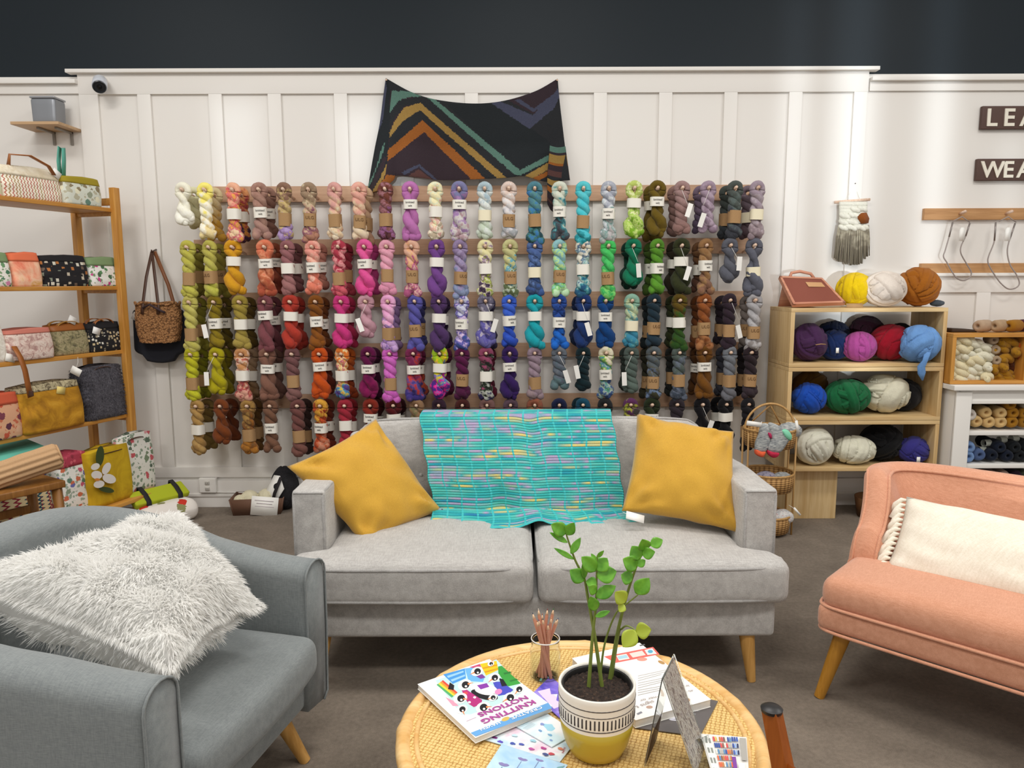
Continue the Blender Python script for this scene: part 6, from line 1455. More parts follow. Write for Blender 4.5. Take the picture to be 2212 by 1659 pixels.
# roving balls: px centre, px base, px radius, depth, colour
def roving(label, px, py, rpx, Y, col, base, seed, sq=(1, .9, .92), group=None, bands=13, wd=.34):
    p = atY(px, py, Y); r = rpx*Y/F_PX*.985
    m = yarn('roving ' + col, [col], .4, r*2)
    b = ballmesh(r, seed, sq, bands, wd, .15)
    return tag(ob('roving_ball', b, m, None, True, (p.x, Y, base + .001), None), label, 'roving ball', group)
T0, T1, T2, T3 = ZC[0]+.025, ZC[1]+.025, ZC[2]+.025, ZC[3]
G3, G2, G1, G0 = 'roving on top of the crates', 'roving in the upper crate', 'roving in the middle crate', 'roving in the lower crate'
for a in (('bright yellow roving ball on top of the crates beside the carding board', 1846, 622, 36, 4.64, '#e6c20c', T3, 1, (1, .9, .95), G3), ('shell white roving ball on top of the crates between yellow and caramel', 1909, 630, 42, 4.58, '#f0ddd0', T3, 2, (1, .9, .86), G3), ('caramel brown roving ball on top of the crates', 1983, 624, 42, 4.63, '#a8641c', T3, 3, (1, .9, .95), G3),
          ('dark purple roving ball with a twine tie in the upper crate', 1748, 735, 37, 4.60, '#4c2c54', T2, 4, (1, .9, 1.05), G2), ('navy blue roving ball in the upper crate', 1802, 740, 33, 4.66, '#182c5c', T2, 5, (1, .9, .95), G2), ('orchid pink roving ball in the upper crate', 1857, 745, 33, 4.57, '#a8488c', T2, 6, (1, .9, .92), G2), ('crimson red roving ball in the upper crate', 1923, 738, 40, 4.63, '#a01428', T2, 7, (1.03, .9, .92), G2), ('sky blue roving ball with a trailing end in the upper crate', 1984, 738, 42, 4.51, '#74a4e0', T2, 8, (1.03, .9, .92), G2),
          ('black plum roving ball behind the crimson ball', 1872, 715, 36, 4.76, '#2c0f1c', T2+.07, 9, (1, .7, .9), G2), ('midnight roving ball behind the navy ball', 1800, 712, 32, 4.77, '#121c38', T2+.06, 10, (1.1, .7, .9), G2), ('charcoal roving ball behind the sky blue ball', 1945, 715, 26, 4.77, '#1e1c20', T2+.08, 11, (1.1, .7, .9), G2), ('deep aubergine roving ball behind the dark purple ball', 1738, 712, 24, 4.76, '#38203c', T2+.08, 12, (1, .7, .9), G2),
          ('royal blue roving ball in the middle crate', 1747, 862, 35, 4.58, '#1c50b8', T1, 13, (1, .9, .93), G1), ('forest green roving ball in the middle crate', 1829, 862, 45, 4.58, '#1c6c40', T1, 14, (1.02, .9, .80), G1), ('large cream roving ball in the middle crate', 1910, 855, 51, 4.62, '#ece4cc', T1, 15, (1.0, .9, .78), G1), ('black roving ball at the far side of the middle crate', 1953, 850, 34, 4.68, '#1c1c20', T1, 16, (1, .9, .98), G1), ('golden brown roving ball behind the royal blue ball', 1750, 835, 36, 4.76, '#6c4a14', T1+.05, 17, (1.05, .7, .9), G1), ('dark wine roving ball behind the green ball', 1840, 835, 24, 4.78, '#3c1c24', T1+.06, 18, (1.1, .6, .9), G1),
          ('large ivory roving ball behind the wicker stand', 1757, 970, 40, 4.56, '#ece6d4', T0, 19, (1, .9, 1.0), G0), ('small cream roving ball beside the large ivory ball', 1844, 978, 45, 4.58, '#ece6d0', T0, 20, (1.0, .8, .66), G0), ('jet black roving ball in the lower crate', 1903, 965, 44, 4.66, '#0e0e10', T0, 21, (1, .9, .9), G0), ('violet blue roving ball with a white tag in the lower crate', 1973, 978, 32, 4.58, '#3c3888', T0, 22, (1, .9, .9), G0)):
    rb = roving(*a)
    if a[0].startswith('violet'):
        b = new(); p = atY(1984, 993, 4.45) - Vector(rb.location); box(b, p, (.022, .0015, .034)); ob('price_tag', b, M_PAPER, rb)
        b = new(); tube(b, [p + Vector((0, .002, .012)), p + Vector((-.008, .03, .04))], .0012, 4); ob('tag_string', b, M_INK, rb)
    if a[0].startswith('dark purple'):
        b = new(); q0 = atY(1762, 745, 4.47) - Vector(rb.location); q1 = atY(1784, 744, 4.48) - Vector(rb.location); tube(b, [q0, (q0+q1)/2 + Vector((0, -.004, .004)), q1], .003, 6); ob('twine_tie', b, M_KRAFT, rb)
    if a[0].startswith('navy'):
        b = new(); p = atY(1809, 757, 4.54) - Vector(rb.location); box(b, p, (.018, .0015, .032)); ob('price_tag', b, M_PAPER, rb)
    if a[0].startswith('sky'):
        b = new(); pts = [atY(x, y, yy) - Vector(rb.location) for x, y, yy in ((2004, 760, 4.42), (1998, 780, 4.42), (1990, 792, 4.43), (1991, 806, 4.435), (1993, 822, 4.44))]; tube(b, pts, [.02, .016, .024, .024, .004], 12, flat=(1, .5)); ob('trailing_end', b, yarn('roving #74a4e0', ['#74a4e0'], .4, .2), rb)
o = thing('cardboard_label', 'small kraft cardboard label lying in front of the violet roving', 'label', (atY(1958, 1000, 4.49).x, 4.505, T0+.001)); b = new(); box(b, (0, 0, .012), (.115, .0016, .028), 0, Matrix.Rotation(-.5, 3, 'X')); ob('card', b, M_KRAFT, o)
o = thing('cardboard_label', 'small kraft cardboard label lying in front of the yellow roving', 'label', (atY(1848, 660, 4.49).x, 4.50, T3+.001)); b = new(); box(b, (0, 0, .012), (.10, .0016, .028), 0, Matrix.Rotation(-.5, 3, 'X')); ob('card', b, M_KRAFT, o)
# blending board on top
bb = thing('carding_board', 'reddish brown carding board with wooden frame and handle on top of the crates', 'carding board', (1.86, 4.66, T3+.001))
c4 = [atY(1713, 659, 4.50), atY(1826, 655, 4.52), atY(1775, 602, 4.70), atY(1683, 598, 4.68)]; c4 = [p - Vector(bb.location) for p in c4]
N_ = (c4[1]-c4[0]).cross(c4[3]-c4[0]).normalized()
def bq(u, v): return (c4[0]*(1-u)+c4[1]*u)*(1-v) + (c4[3]*(1-u)+c4[2]*u)*v
def bslab(name, u0, v0, u1, v1, d0, d1, m, par=None):
    q_ = [bq(u0, v0), bq(u1, v0), bq(u1, v1), bq(u0, v1)]; b = new(); rings(b, [[p + N_*d0 for p in q_], [p + N_*d1 for p in q_]]); return ob(name, b, m, par or bb, False)
M_PINKW = wood('pinkish_wood', '#b8745a', '#d39a7c', 'X', 1, .5)
bslab('frame_board', 0, 0, 1, 1, -.018, 0, M_PINKW); bslab('carding_cloth', .06, .07, .95, .93, 0, .006, plain('red_brown_card_cloth', '#8c4c3c', .9, .5, 300, var=.2)); bslab('paper_label', .52, .62, .88, .80, .0065, .008, plain('tan_label', '#c89a6c', .8))
for e in ((0, 0, .05, 1), (.95, 0, 1, 1), (0, 0, 1, .06), (0, .94, 1, 1)): bslab('frame_strip', *e, 0, .009, M_PINKW)
b = new(); tube(b, [bq(.25, 1.0), bq(.30, 1.0)+Vector((0, .01, .028)), bq(.5, 1)+Vector((0, .015, .04)), bq(.75, 1.0)+Vector((0, .01, .028)), bq(.82, 1)], .010, 8); ob('handle', b, M_PINKW, bb)
b = new(); prism(b, [bq(.1, .95)-N_*.018, bq(.9, .95)-N_*.018, Vector((bq(.9, .95).x, .10, .0)), Vector((bq(.1, .95).x, .10, .0))], (0, -.012, 0)); ob('support_leg', b, M_PINKW, bb)
o = thing('dark_fleece_scrap', 'small tuft of dark grey fleece beside the caramel roving', 'fleece', (atY(2028, 655, 4.6).x, 4.62, T3+.001)); b = ballmesh(.035, 33, (1.3, .8, .6), 8, .4, .1); ob('tuft', b, yarn('dark grey tuft', ['#4c545c'], .4, .1), o)
# something stored under the crates
o = thing('brown_basket', 'brown basket pushed under the crate stack behind the coral settee', 'basket', (2.33, 4.62, 0)); M_WICK = plain('wicker', '#a87c40', .7, .4, 120, var=.5)
b = new(); lathe(b, [(0, .002), (.10, .002), (.12, .13), (.115, .13), (.095, .012), (0, .012)], 28, (0, 0, 0)); ob('woven_body', b, plain('dark_wicker', '#6a4420', .7, .4, 120, var=.4), o)
# ================================================================== white bookcase with yarn
WX0, WYF = 2.685, 4.40
bc = thing('bookcase', 'white painted bookcase stocked with balls of yarn behind the coral settee', 'bookcase', (WX0+.5, WYF, 0)); bz = .885
def wb(n, *a): b = new(); span(b, *a, .003); return ob(n, b, M_WHITE, bc)
wb('top_board', -.55, .6, -.035, .44, bz-.03, bz); wb('top_rail', -.5, .6, 0, .02, bz-.115, bz-.03)
wb('side_panel', -.52, -.49, .0, .42, 0, bz-.03); wb('front_stile', -.52, -.425, -.012, .008, 0, bz-.04); wb('side_panel', .56, .59, 0, .42, 0, bz-.03); wb('back_panel', -.49, .56, .41, .42, .05, bz-.03); wb('top_moulding', -.43, .6, -.006, .0, bz-.115, bz-.09)
SHZ = [.60, .395, .19]
for z in SHZ: wb('shelf', -.49, .56, .005, .41, z-.025, z)
# crate of skeins on the bookcase
CZ = bz+.001; crate('wooden_crate', 'orange pine crate packed with cream and gold wool on the white bookcase', CZ, CZ+.305, 2.637, 3.10, 4.42, 4.78, M_PINE, M_PINEX, .022, None)
crate('wooden_crate', 'second pine crate beside the cream wool crate at the picture edge', CZ, CZ+.305, 3.105, 3.55, 4.42, 4.78, M_PINE, M_PINEX, .022, None)
def twist_bun(L, r, seed):
    """small twisted hank lying end-on"""
    b = new(); rnd = random.Random(seed)
    for q in (0, 1):
        pts, rr = [], []
        for i in range(25): s = i/24; a = q*PI + s*3.4*PI*.5; e = math.sin(PI*min(1, max(.05, s)))**.35; pts.append((L*(s-.5), math.cos(a)*r*.42*e, math.sin(a)*r*.42*e)); rr.append(r*.62*(.72+.28*math.sin(PI*s)))
        tube(b, pts, rr, 10)
    me = bpy.data.meshes.new('hank'); bmesh.ops.recalc_face_normals(b, faces=b.faces); b.to_mesh(me); b.free(); me.materials.append(M_PAPER); me.shade_smooth(); return me
def ball_cyl(L, r, seed):
    """wound ball: barrel with a hollow end"""
    b = new(); prof = [(0, .3*L), (r*.22, .34*L), (r*.28, .46*L), (r*.5, .5*L), (r*.82, .46*L), (r*.97, .32*L), (r*1.0, .0), (r*.97, -.32*L), (r*.8, -.47*L), (r*.4, -.5*L), (0, -.45*L)]
    lathe(b, prof, 20); me = bpy.data.meshes.new('wound_wool'); bmesh.ops.recalc_face_normals(b, faces=b.faces); b.to_mesh(me); b.free(); me.materials.append(M_PAPER); me.shade_smooth(); return me
HANK = [twist_bun(.105, .031, i) for i in range(3)]; WB = ball_cyl(.15, .041, 1)
def yball(label, px, py, Y, col, grp, kind='h', rz=0, sc=1.0):
    p = atY(px, py, Y); m = yarn('wool ' + col, [col], .3, .15)
    o = bpy.data.objects.new('yarn_hank' if kind == 'h' else 'yarn_ball', HANK[int(px+py) % 3] if kind == 'h' else WB); C.objects.link(o)
    o.material_slots[0].link = 'OBJECT'; o.material_slots[0].material = m; o.location = p; o.scale = (sc, sc, sc)
    o.rotation_euler = (0, 0, rz) if kind == 'h' else (PI/2, 0, rz)
    return tag(o, label, 'yarn', grp)
CRM, CRM2, GLD, BRN, TPE, PCH = '#efe4cc', '#eadbb4', '#a8781c', '#5c3018', '#b49c80', '#dcb880'
rowsx = [(2066, 734), (2063, 758), (2062, 775), (2063, 791), (2064, 806), (2060, 819)]
n = 0
for px, py, k in ((2078, 736, 0), (2096, 743, 0), (2122, 752, .2), (2074, 755, 0), (2093, 768, .4), (2071, 774, 0), (2107, 779, .2), (2125, 771, .3), (2088, 786, .3), (2070, 791, 0), (2104, 793, .1), (2129, 793, 1.2), (2071, 805, 0), (2091, 801, .1), (2111, 805, .1), (2069, 820, 0), (2090, 817, .4), (2108, 822, .1), (2131, 815, .9)):
    yball('cream twisted hank of wool packed in the pine crate', px, py, 4.47 + .012*(n % 3), CRM if n % 3 else CRM2, 'cream hanks in the pine crate', 'h', k, 1.22); n += 1
for px, py in ((2140, 733), (2144, 754), (2146, 777)): yball('taupe yarn ball beside the cream hanks in the pine crate', px, py, 4.52, TPE, 'taupe balls in the pine crate', 'b', -.2, .75)
for px, py, k in ((2172, 739, .5), (2160, 754, .1), (2192, 760, 1.1), (2174, 775, .6), (2150, 797, .8), (2164, 792, 1.2), (2167, 809, .3), (2152, 818, .1), (2172, 819, .2), (2183, 742, .2)): yball('gold hank of wool packed in the pine crate', px, py, 4.50, GLD, 'gold hanks in the pine crate', 'h', k, 1.2)
for px, py in ((2193, 784), (2183, 797), (2190, 815)): yball('chestnut brown hank packed in the pine crate', px, py, 4.54, BRN, 'brown hanks in the pine crate', 'h', .3, 1.2)
for px, py, c, l in ((2124, 706, '#c0a488', 'camel yarn ball with white band on top of the pine crate'), (2160, 709, '#b89a78', 'fawn yarn ball lying on top of the pine crate'), (2190, 708, '#a4701c', 'amber yarn ball lying on top of the pine crate')):
    o = yball(l, px, py, 4.55, c, None, 'b', -1.05, .92); o.location.z = CZ + .306 + .038
o = yball('burgundy yarn ball at the end of the pine crate top', 2212, 706, 4.6, '#4c1828', None, 'b', -1.05, .92); o.location.z = CZ + .306 + .038
for k in range(9): yball('burnt orange hank stacked in the second pine crate', 2222 + 24*(k % 3), 745 + 28*(k//3), 4.5, '#b8561c', 'orange hanks in the second pine crate', 'h', .2*k, 1.5)
o = thing('folded_dark_cloth', 'thin dark brown folded cloth on the corner of the pine crate', 'cloth', (atY(2070, 712, 4.6).x, 4.60, CZ+.306)); b = new(); rbox(b, (0, 0, .012), (.08, .07, .012), .008, (4, 4, 1), lambda q_: (q_.x, q_.y, q_.z*(1-.8*(q_.x+.08)/.16) if q_.z > 0 else q_.z)); ob('layers', b, plain('dark_brown_cloth', '#3c2c20', .9), o)
# bookcase shelves
for px, py, c, l in ((2087, 893, '#e6dcd0', 'pale'), (2120, 888, '#dcb87c', 'peach'), (2152, 889, '#dcb87c', 'peach'), (2100, 907, '#dcb87c', 'peach'), (2127, 908, '#dcb87c', 'peach'), (2152, 908, '#dcb87c', 'peach'), (2135, 870, '#8c7c5c', 'khaki'), (2105, 882, '#6c6450', 'khaki'), (2172, 870, '#a8741c', 'gold'), (2178, 889, '#a8741c', 'gold'), (2176, 908, '#a8741c', 'gold'), (2203, 890, '#a8741c', 'gold'), (2203, 908, '#9c6c1c', 'gold'), (2212, 872, '#d8d4c4', 'ecru')):
    yball('%s yarn ball stacked on the upper shelf of the white bookcase' % l, px, py, 4.50 if l != 'khaki' else 4.62, c, '%s balls on the upper bookcase shelf' % l, 'b', -.15, .93)
for px, py, c, l in ((2084, 962, '#7c9ccc', 'light blue'), (2082, 982, '#7c9ccc', 'light blue'), (2106, 978, '#50648c', 'denim blue'), (2133, 979, '#141c2c', 'ink navy'), (2150, 962, '#141c2c', 'ink navy'), (2166, 980, '#141c2c', 'ink navy'), (2182, 962, '#14181c', 'black'), (2192, 980, '#14181c', 'black'), (2208, 960, '#12161a', 'black'), (2210, 980, '#12161a', 'black'), (2128, 955, '#101418', 'black')):
    yball('%s yarn ball stacked on the middle shelf of the white bookcase' % l, px, py, 4.50 if py > 958 else 4.58, c, '%s balls on the middle bookcase shelf' % l, 'b', -.15, .95)
for px, py in ((2131, 957), (2120, 972), (2190, 947), (2164, 950)):
    p = atY(px, py, 4.50); o = thing('yarn_label', 'pale paper label among dark yarn on the middle bookcase shelf', 'label', p, .2, 'paper labels on the dark yarn'); b = new(); tube(b, [(-.022, 0, 0), (.022, 0, 0)], .022, 14, cap=False); ob('paper_ring', b, plain('grey_label', '#b8bcb0', .8), o)
for i, (px, c) in enumerate(((2080, '#3c1820'), (2105, '#4c1c24'), (2132, '#8c7068'), (2158, '#9c8478'), (2185, '#2c1828'), (2205, '#4c5040'))):
    yball('%s yarn ball on the low bookcase shelf above the settee back' % ('maroon', 'wine', 'mushroom', 'oatmeal', 'aubergine', 'moss')[i], px, 1024, 4.50, c, None, 'b', -.15, .95)
# ================================================================== wall pieces at the bookcase end
M_SIGN = plain('dark_brown_sign', '#573e35', .6, .15, 40, var=.2); M_LET = plain('cream_letters', '#ece6d6', .6)
for word, (x0, y0, y1), ltr, lab in (('LEA', (2121, 229, 279), ((2136, 2172, 253, 'L'), (2163, 2192, 253, 'E'), (2206, 2232, 253, 'A')), 'dark brown wooden sign with cream letters L E A, upper of two'), ('WEA', (2110, 343, 390), ((2126, 0, 367, 'W'), (2167, 0, 367, 'E'), (2199, 0, 367, 'A')), 'dark brown wooden sign with cream letters W E A, lower of two')):
    pz = atY(x0, (y0+y1)/2, WY-.03); h = (atY(x0, y0, WY-.03) - atY(x0, y1, WY-.03)).z; wd = .46
    o = thing('wooden_sign', lab, 'sign', (pz.x + wd/2, WY-.018, pz.z), 0, 'brown letter signs')
    b = new(); box(b, (0, 0, 0), (wd, .026, h), .004); ob('board', b, M_SIGN, o)
    xs = {'LEA': (2143, 2180, 2220), 'WEA': (2143, 2178, 2212)}[word]; ws = {'L': .066, 'E': .075, 'A': .10, 'W': .13}
    for ch2, cx_ in zip(word, xs):
        me = text_mesh(ch2, .2, .004, 'CENTER', 1.0, .004); hh2 = max(v_.co.y for v_ in me.vertices) - min(v_.co.y for v_ in me.vertices); cy2 = (max(v_.co.y for v_ in me.vertices) + min(v_.co.y for v_ in me.vertices))/2
        k2 = h*.76/hh2; cx2 = (max(v_.co.x for v_ in me.vertices) + min(v_.co.x for v_ in me.vertices))/2
        l = sh('letter', me, o, M_LET, (atY(cx_, (y0+y1)/2, WY-.03).x - o.location.x - cx2*k2, -.016, -cy2*k2), (PI/2, 0, 0)); l.scale = (k2, k2, 1)
M_RAILB = wood('warm_rail_wood', '#a87848', '#c99a68', 'X', 1, .5)
for (xa, y0, y1), zlab in (((1997, 450, 475), 'upper'), ((1990, 569, 591), 'lower')):
    pa2 = atY(xa, (y0+y1)/2, WY-.03); h = (atY(xa, y0, WY-.03) - atY(xa, y1, WY-.03)).z
    o = thing('hook_rail', 'warm wood rail for knitting needles below the signs, %s of two' % zlab, 'rail', (pa2.x + .5, WY-.012, pa2.z), 0, 'needle rails')
    b = new(); span(b, -.5, .5, -.016, .010, -h/2, h/2, .002); ob('plank', b, M_RAILB, o)
    if zlab == 'upper':
        for px in (2078, 2178):
            x = atY(px, 462, WY-.05).x - o.location.x; b = new(); cyl(b, (x, -.012, .0), (x, -.075, .012), .009, .009, 12); ob('peg', b, M_PEG, o)
M_CABLE = plain('grey_cable', '#9a8f8a', .4)
for k2, (px, off) in enumerate(((2078, 0), (2178, 100))):
    lab = ('circular knitting needle with grey loop and white tag on the peg nearest the woven hanging', 'circular knitting needle with grey loop and tag, second peg from the woven hanging')[k2]
    Yn = WY-.075; hp = atY(px, 470, Yn); o = thing('circular_needle', lab, 'knitting needle', hp, 0, 'hanging circular needles')
    def np_(x, y): return atY(x + off, y, Yn) - hp
    b = new(); tube(b, [np_(2058, 478), np_(2078, 468), np_(2095, 480)], .0035, 6); ob('hanger_wire', b, M_CABLE, o)
    if k2 == 0: ptsl = [(2095, 482), (2086, 510), (2076, 532), (2076, 548), (2088, 570), (2098, 588), (2094, 600), (2080, 606), (2066, 600), (2056, 586), (2046, 568), (2038, 554), (2042, 540), (2050, 512), (2058, 480)]
    else: ptsl = [(2093, 482), (2080, 520), (2076, 545), (2082, 572), (2096, 594), (2102, 612), (2094, 622), (2078, 624), (2062, 612), (2050, 596), (2040, 580), (2034, 566), (2036, 552), (2048, 520), (2051, 480)]
    Wp = [np_(*q_) for q_ in ptsl]; Sp = []
    for i in range(len(Wp)-1):
        w0, w1, w2, w3 = Wp[max(0, i-1)], Wp[i], Wp[i+1], Wp[min(len(Wp)-1, i+2)]
        for q in range(5): s = q/5; Sp.append(.5*((2*w1) + (w2-w0)*s + (2*w0-5*w1+4*w2-w3)*s*s + (3*w1-w0-3*w2+w3)*s**3))
    b = new(); tube(b, Sp + [Wp[-1]], .0045, 6); ob('cable_loop', b, M_CABLE, o)
    b = new(); tube(b, [np_(*ptsl[-2]), np_(*ptsl[-1])], .0052, 8); tube(b, [np_(*ptsl[0]), np_(*ptsl[1])], .0052, 8); ob('needle_tips', b, plain('needle_steel', '#8c8480', .3, metal=.5), o)
    q0 = np_(2077 if k2 == 0 else 2076, 507); b = new(); prism(b, [q0 + Vector(v_) for v_ in ((-.018, -.006, -.04), (.018, -.006, -.04), (.018, -.006, .03), (.008, -.006, .045), (-.008, -.006, .045), (-.018, -.006, .03))], (0, .0015, 0)); ob('price_tag', b, M_PAPER, o)
# woven wall hanging
hx = atY(1840, 434, WY-.035); wh = thing('woven_wall_hanging', 'cream and grey woven wall hanging with rust patch on a wooden dowel', 'wall hanging', hx)
b = new(); cyl(b, atY(1803, 437, WY-.035)-hx, atY(1879, 431, WY-.035)-hx, .009, .009, 12); ob('dowel', b, M_PEG, wh)
b = new(); nl = atY(1845, 397, WY-.005)-hx; tube(b, [atY(1828, 434, WY-.035)-hx, nl, atY(1858, 432, WY-.035)-hx], .0015, 5); ob('hanging_cord', b, M_PAPER, wh)
b = new(); cyl(b, nl + Vector((0, .02, 0)), nl + Vector((0, -.02, 0)), .003); ob('nail', b, M_INK, wh)
M_CRW2 = yarn('cream_roving', ['#f0e8d8'], .3, .2); rnd = random.Random(12)
b = new()
def hp_(x, y, d=0): return atY(x, y, WY-.035-d) - hx
grid(b, 14, 20, lambda u, v: hp_(1812 + 60*u, 438 + 46*v, .006 + .006*abs(math.sin(v*20)) + .003*nz(u*9, v*9))); ob('flat_weave', b, M_CRW2, wh, mods=(('SOLIDIFY', dict(thickness=.012, offset=-1)),))
b = new()
for row, (y, n_) in enumerate(((452, 4), (466, 6), (480, 8), (491, 9))):
    for i in range(n_):
        u = (i+.5)/n_; x = (1815 if row else 1840) + (58 if row else 30)*u
        if row in (1, 2) and x > 1850: continue
        c_ = hp_(x, y + 2*math.sin(i*2), .022); r_ = bmesh.ops.create_uvsphere(b, u_segments=10, v_segments=8, radius=.021)['verts']
        bmesh.ops.transform(b, matrix=Matrix.Translation(c_) @ Matrix.Rotation(.6, 4, 'Y') @ Matrix.Diagonal((1.25, .7, .75, 1)), verts=r_)
ob('roving_loops', b, M_CRW2, wh)
b = new(); prism(b, [hp_(x, y, .035) for x, y in ((1852, 468), (1862, 460), (1872, 459), (1878, 472), (1876, 482), (1862, 483))], (0, .02, 0)); ob('rust_patch', b, yarn('rust_wool', ['#8c4c1c'], .3, .1), wh)
b = new(); nfr = 30
for i in range(nfr):
    u = i/(nfr-1); x = 1812 + 64*u; xb = 1803 + 74*u + rnd.uniform(-2, 2); yb_ = 545 + 26*math.sin(PI*min(1, max(0, .12+.72*u)))**.8 + rnd.uniform(-3, 3) - 8*(u > .8)
    for k2 in range(2): tube(b, [hp_(x, 486, .015+.006*k2), hp_((x+xb)/2+rnd.uniform(-1, 1), 515, .012+.008*k2), hp_(xb + rnd.uniform(-1.5, 1.5), yb_, .008+.012*k2)], [.0042, .0045, .0035], 6)
ob('fringe', b, yarn('grey_oat_wool', ['#8c8474', '#a8a08c', '#7c7464'], .4, .3), wh)
# ================================================================== tiered wicker stand with socks
wsx = atZ(1672, 1128, 0); WS = Vector((1.532, 4.33, 0)); M_CANE = wood('cane', '#a87c44', '#cda468', 'Z', 2, .5)
t = NT('wicker_weave'); v = t.coord(); sp = t.n('ShaderNodeSeparateXYZ', {0: v}); ang = t.math('ARCTAN2', sp.outputs[1], sp.outputs[0])
row = t.math('MULTIPLY', sp.outputs[2], 75.0); fl_ = t.math('FLOOR', row)
hh3 = t.math('ABSOLUTE', t.math('SINE', t.math('ADD', t.math('MULTIPLY', ang, 16.0), t.math('MULTIPLY', fl_, PI))))
ff = t.math('ADD', t.math('MULTIPLY', hh3, .5), t.math('MULTIPLY', t.math('ABSOLUTE', t.math('SINE', t.math('MULTIPLY', row, PI))), .5)); t.bump(ff, .8, .006)
M_WEAVE = t.done(t.ramp(ff, [(.1, '#5c3c18'), (.5, '#9c703a'), (.9, '#c89c60')]), .65)
ws = thing('wicker_stand', 'three tier wicker basket stand holding wool socks beside the sofa', 'basket stand', WS); rw_ = .148
ztop = atY(1665, 872, 4.33).z; zt = [.02, .27, .535]; zh = [.10, .105, .105]
for z, h in zip(zt, zh):
    r0_ = rw_ if z > .1 else rw_*.95
    b = new(); lathe(b, [(0, z), (r0_*.94, z), (r0_, z+h*.5), (r0_*1.02, z+h), (r0_*.97, z+h), (r0_*.94, z+.02), (0, z+.012)], 36); bk_ = ob('woven_basket', b, M_WEAVE, ws)
    b = new(); tube(b, [(math.cos(2*PI*k/36)*r0_*1.0, math.sin(2*PI*k/36)*r0_*1.0, z+h) for k in range(36)], .007, 8, loop=True); ob('rim', b, M_CANE, bk_)
for sx in (-1, 1):
    for sy in (-.45, .45):
        b = new(); cyl(b, (sx*rw_*.93, sy*rw_*.8, 0), (sx*rw_*.95, sy*rw_*.8, .62), .006, .006, 8); ob('upright', b, M_CANE, ws)
zb0 = .63
b = new(); tube(b, [(math.cos(PI*k/24)*rw_, 0, zb0 + math.sin(PI*k/24)*(ztop-zb0)) for k in range(25)], .007, 8); ob('hoop_handle', b, M_CANE, ws)
for sx in (-1, 1): b = new(); cyl(b, (0, .005, ztop-.008), (sx*rw_*.72, .1, zb0), .0045, .0045, 6); ob('brace', b, M_CANE, ws)
t = NT('grey_marl_wool'); v = t.coord('Object', (40, 40, 300)); nn = t.noise(v, 1, 3, .6); t.bump(nn, .4, .002); M_MARL = t.done(t.ramp(nn, [(.3, '#5a6068'), (.5, '#a4a8a8'), (.7, '#d8d8d2')]), .95)
def puff(b, pts, Y, th, L0, k_=6):
    P = [atY(x, y, Y) - L0 for x, y in pts]; c = sum(P, Vector())/len(P); rs = []
    for i in range(-k_, k_+1):
        a = i/k_; s = (1-abs(a)**2.6)**.5 if abs(a) < 1 else .0
        s = max(s, .35); rs.append([c + (p-c)*(.55+.45*s) + Vector((0, a*th/2, 0)) for p in P])
    rings(b, rs)
def smooth_poly(pts, n=6):
    o_ = []; m = len(pts)
    for i in range(m):
        p0, p1, p2, p3 = [Vector(pts[(i+k)%m]) for k in (-1, 0, 1, 2)]
        for k in range(n):
            s = k/n; q = .5*((2*p1) + (p2-p0)*s + (2*p0-5*p1+4*p2-p3)*s*s + (3*p1-p0-3*p2+p3)*s**3); o_.append((q.x, q.y))
    return o_
def sock(label, body, toe, toecol, heel, heelcol, Y):
    L0 = atY(*body[0], Y); o = thing('wool_sock', label, 'sock', L0, 0, 'marled wool socks')
    b = new(); puff(b, smooth_poly(body), Y, .045, L0); ob('knit_foot', b, M_MARL, o)
    b = new(); puff(b, smooth_poly(toe), Y-.002, .05, L0); ob('toe_cap', b, plain('sock_'+toecol.strip('#'), toecol, .95, .3, 200), o)
    b = new(); puff(b, smooth_poly(heel), Y-.004, .05, L0); ob('heel', b, plain('sock_'+heelcol.strip('#'), heelcol, .95, .3, 200), o)
sock('grey marled sock with orange toe hanging on the wicker stand', [(1645, 916), (1662, 918), (1664, 938), (1662, 958), (1654, 974), (1644, 978), (1632, 974), (1631, 958), (1638, 940)], [(1632, 970), (1643, 974), (1653, 975), (1648, 986), (1640, 986), (1631, 980)], '#e8643c', [(1656, 932), (1664, 936), (1665, 946), (1659, 944)], '#b82c58', 4.155)
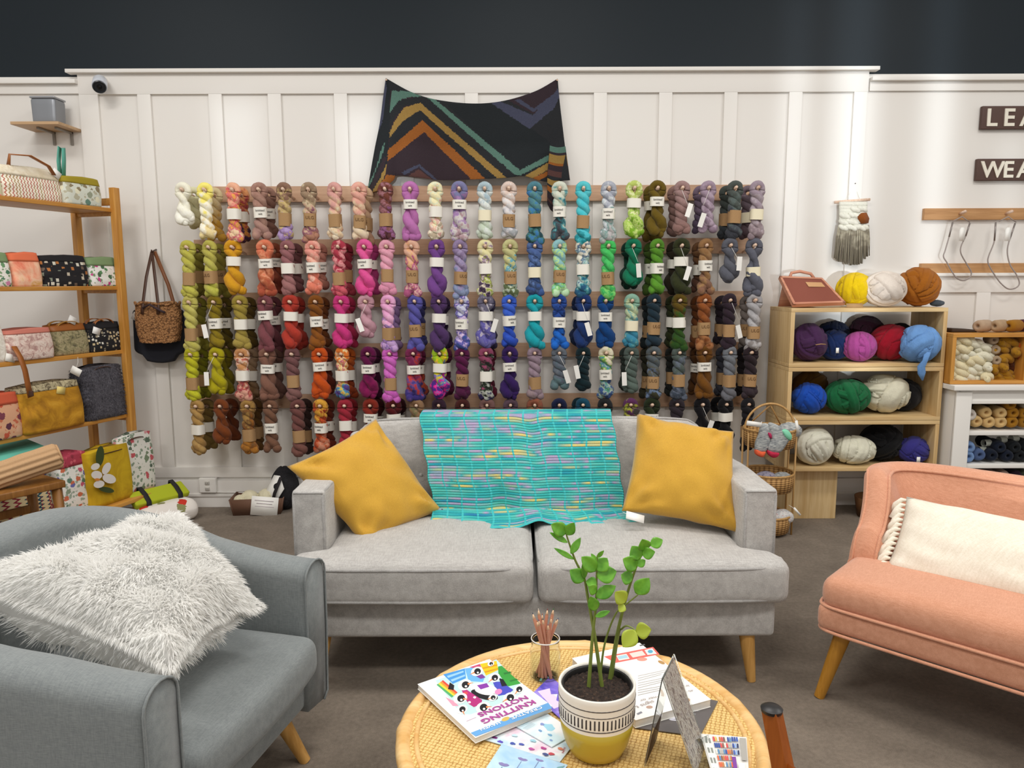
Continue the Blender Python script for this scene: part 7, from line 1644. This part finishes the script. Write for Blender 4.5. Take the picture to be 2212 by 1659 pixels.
sock('grey marled sock with crimson toe and mint heel hanging on the wicker stand', [(1660, 914), (1684, 920), (1700, 932), (1706, 946), (1698, 960), (1688, 974), (1676, 979), (1660, 976), (1658, 964), (1663, 948)], [(1657, 972), (1668, 975), (1682, 978), (1678, 986), (1668, 988), (1658, 981)], '#c02848', [(1686, 928), (1700, 928), (1709, 940), (1706, 951), (1694, 944)], '#86d4b0', 4.148)
o = thing('sock_tag', 'white paper tag clipped to the socks on the wicker stand', 'tag', atY(1629, 916, 4.09)); b = new(); box(b, (0, 0, 0), (.085, .002, .028), 0, Matrix.Rotation(.15, 3, 'Y')); ob('card', b, M_PAPER, o)
b = new(); tube(b, [(.035, 0, .0), (.05, .02, .01)], .0015, 5); ob('string', b, M_PAPER, o)
def lump(label, px, py, Y, r, base, seed, col=None, name='wool_sock_roll'):
    p = atY(px, py, Y); b = ballmesh(r, seed, (1.15, .9, .8), 8, .5, .1); return tag(ob(name, b, col or M_MARL, None, True, (p.x, Y, base)), label, 'rolled socks', 'rolled socks in the wicker stand')
lump('rolled grey marled socks with pink flecks in the top tier', 1706, 925, 4.31, .062, .58, 41); lump('rolled lilac grey socks at the sofa end of the middle tier', 1655, 1018, 4.29, .055, .30, 42, pat_cloth('lilac_marl', [(.35, '#6c6480'), (.55, '#b0acbc'), (.7, '#8c88a0')], 60)); lump('rolled blue grey socks in the middle of the middle tier', 1690, 1016, 4.28, .05, .305, 43); lump('rolled grey and crimson socks in the bottom tier', 1690, 1095, 4.28, .06, .06, 44, pat_cloth('crimson_marl', [(.35, '#a8a8ac'), (.55, '#dcdcd8'), (.68, '#a04c5c')], 50))
o = thing('sock_tag', 'long white tag sticking out of the bottom wicker tier', 'tag', atY(1722, 1105, 4.19)); b = new(); box(b, (0, 0, 0), (.06, .002, .012), 0, Matrix.Rotation(.85, 3, 'Y')); ob('card', b, M_PAPER, o); b = new(); tube(b, [(-.02, 0, .02), (-.04, .03, .03)], .0012, 4); ob('string', b, M_PAPER, o)
o = thing('sock_tag', 'narrow white tag on the rolled socks beside the ivory roving', 'tag', atY(1722, 922, 4.22)); b = new(); box(b, (0, 0, 0), (.016, .002, .075), 0, Matrix.Rotation(-.2, 3, 'Y')); ob('card', b, M_PAPER, o); b = new(); tube(b, [(0, 0, .03), (-.01, .03, .05)], .0012, 4); ob('string', b, M_PAPER, o)
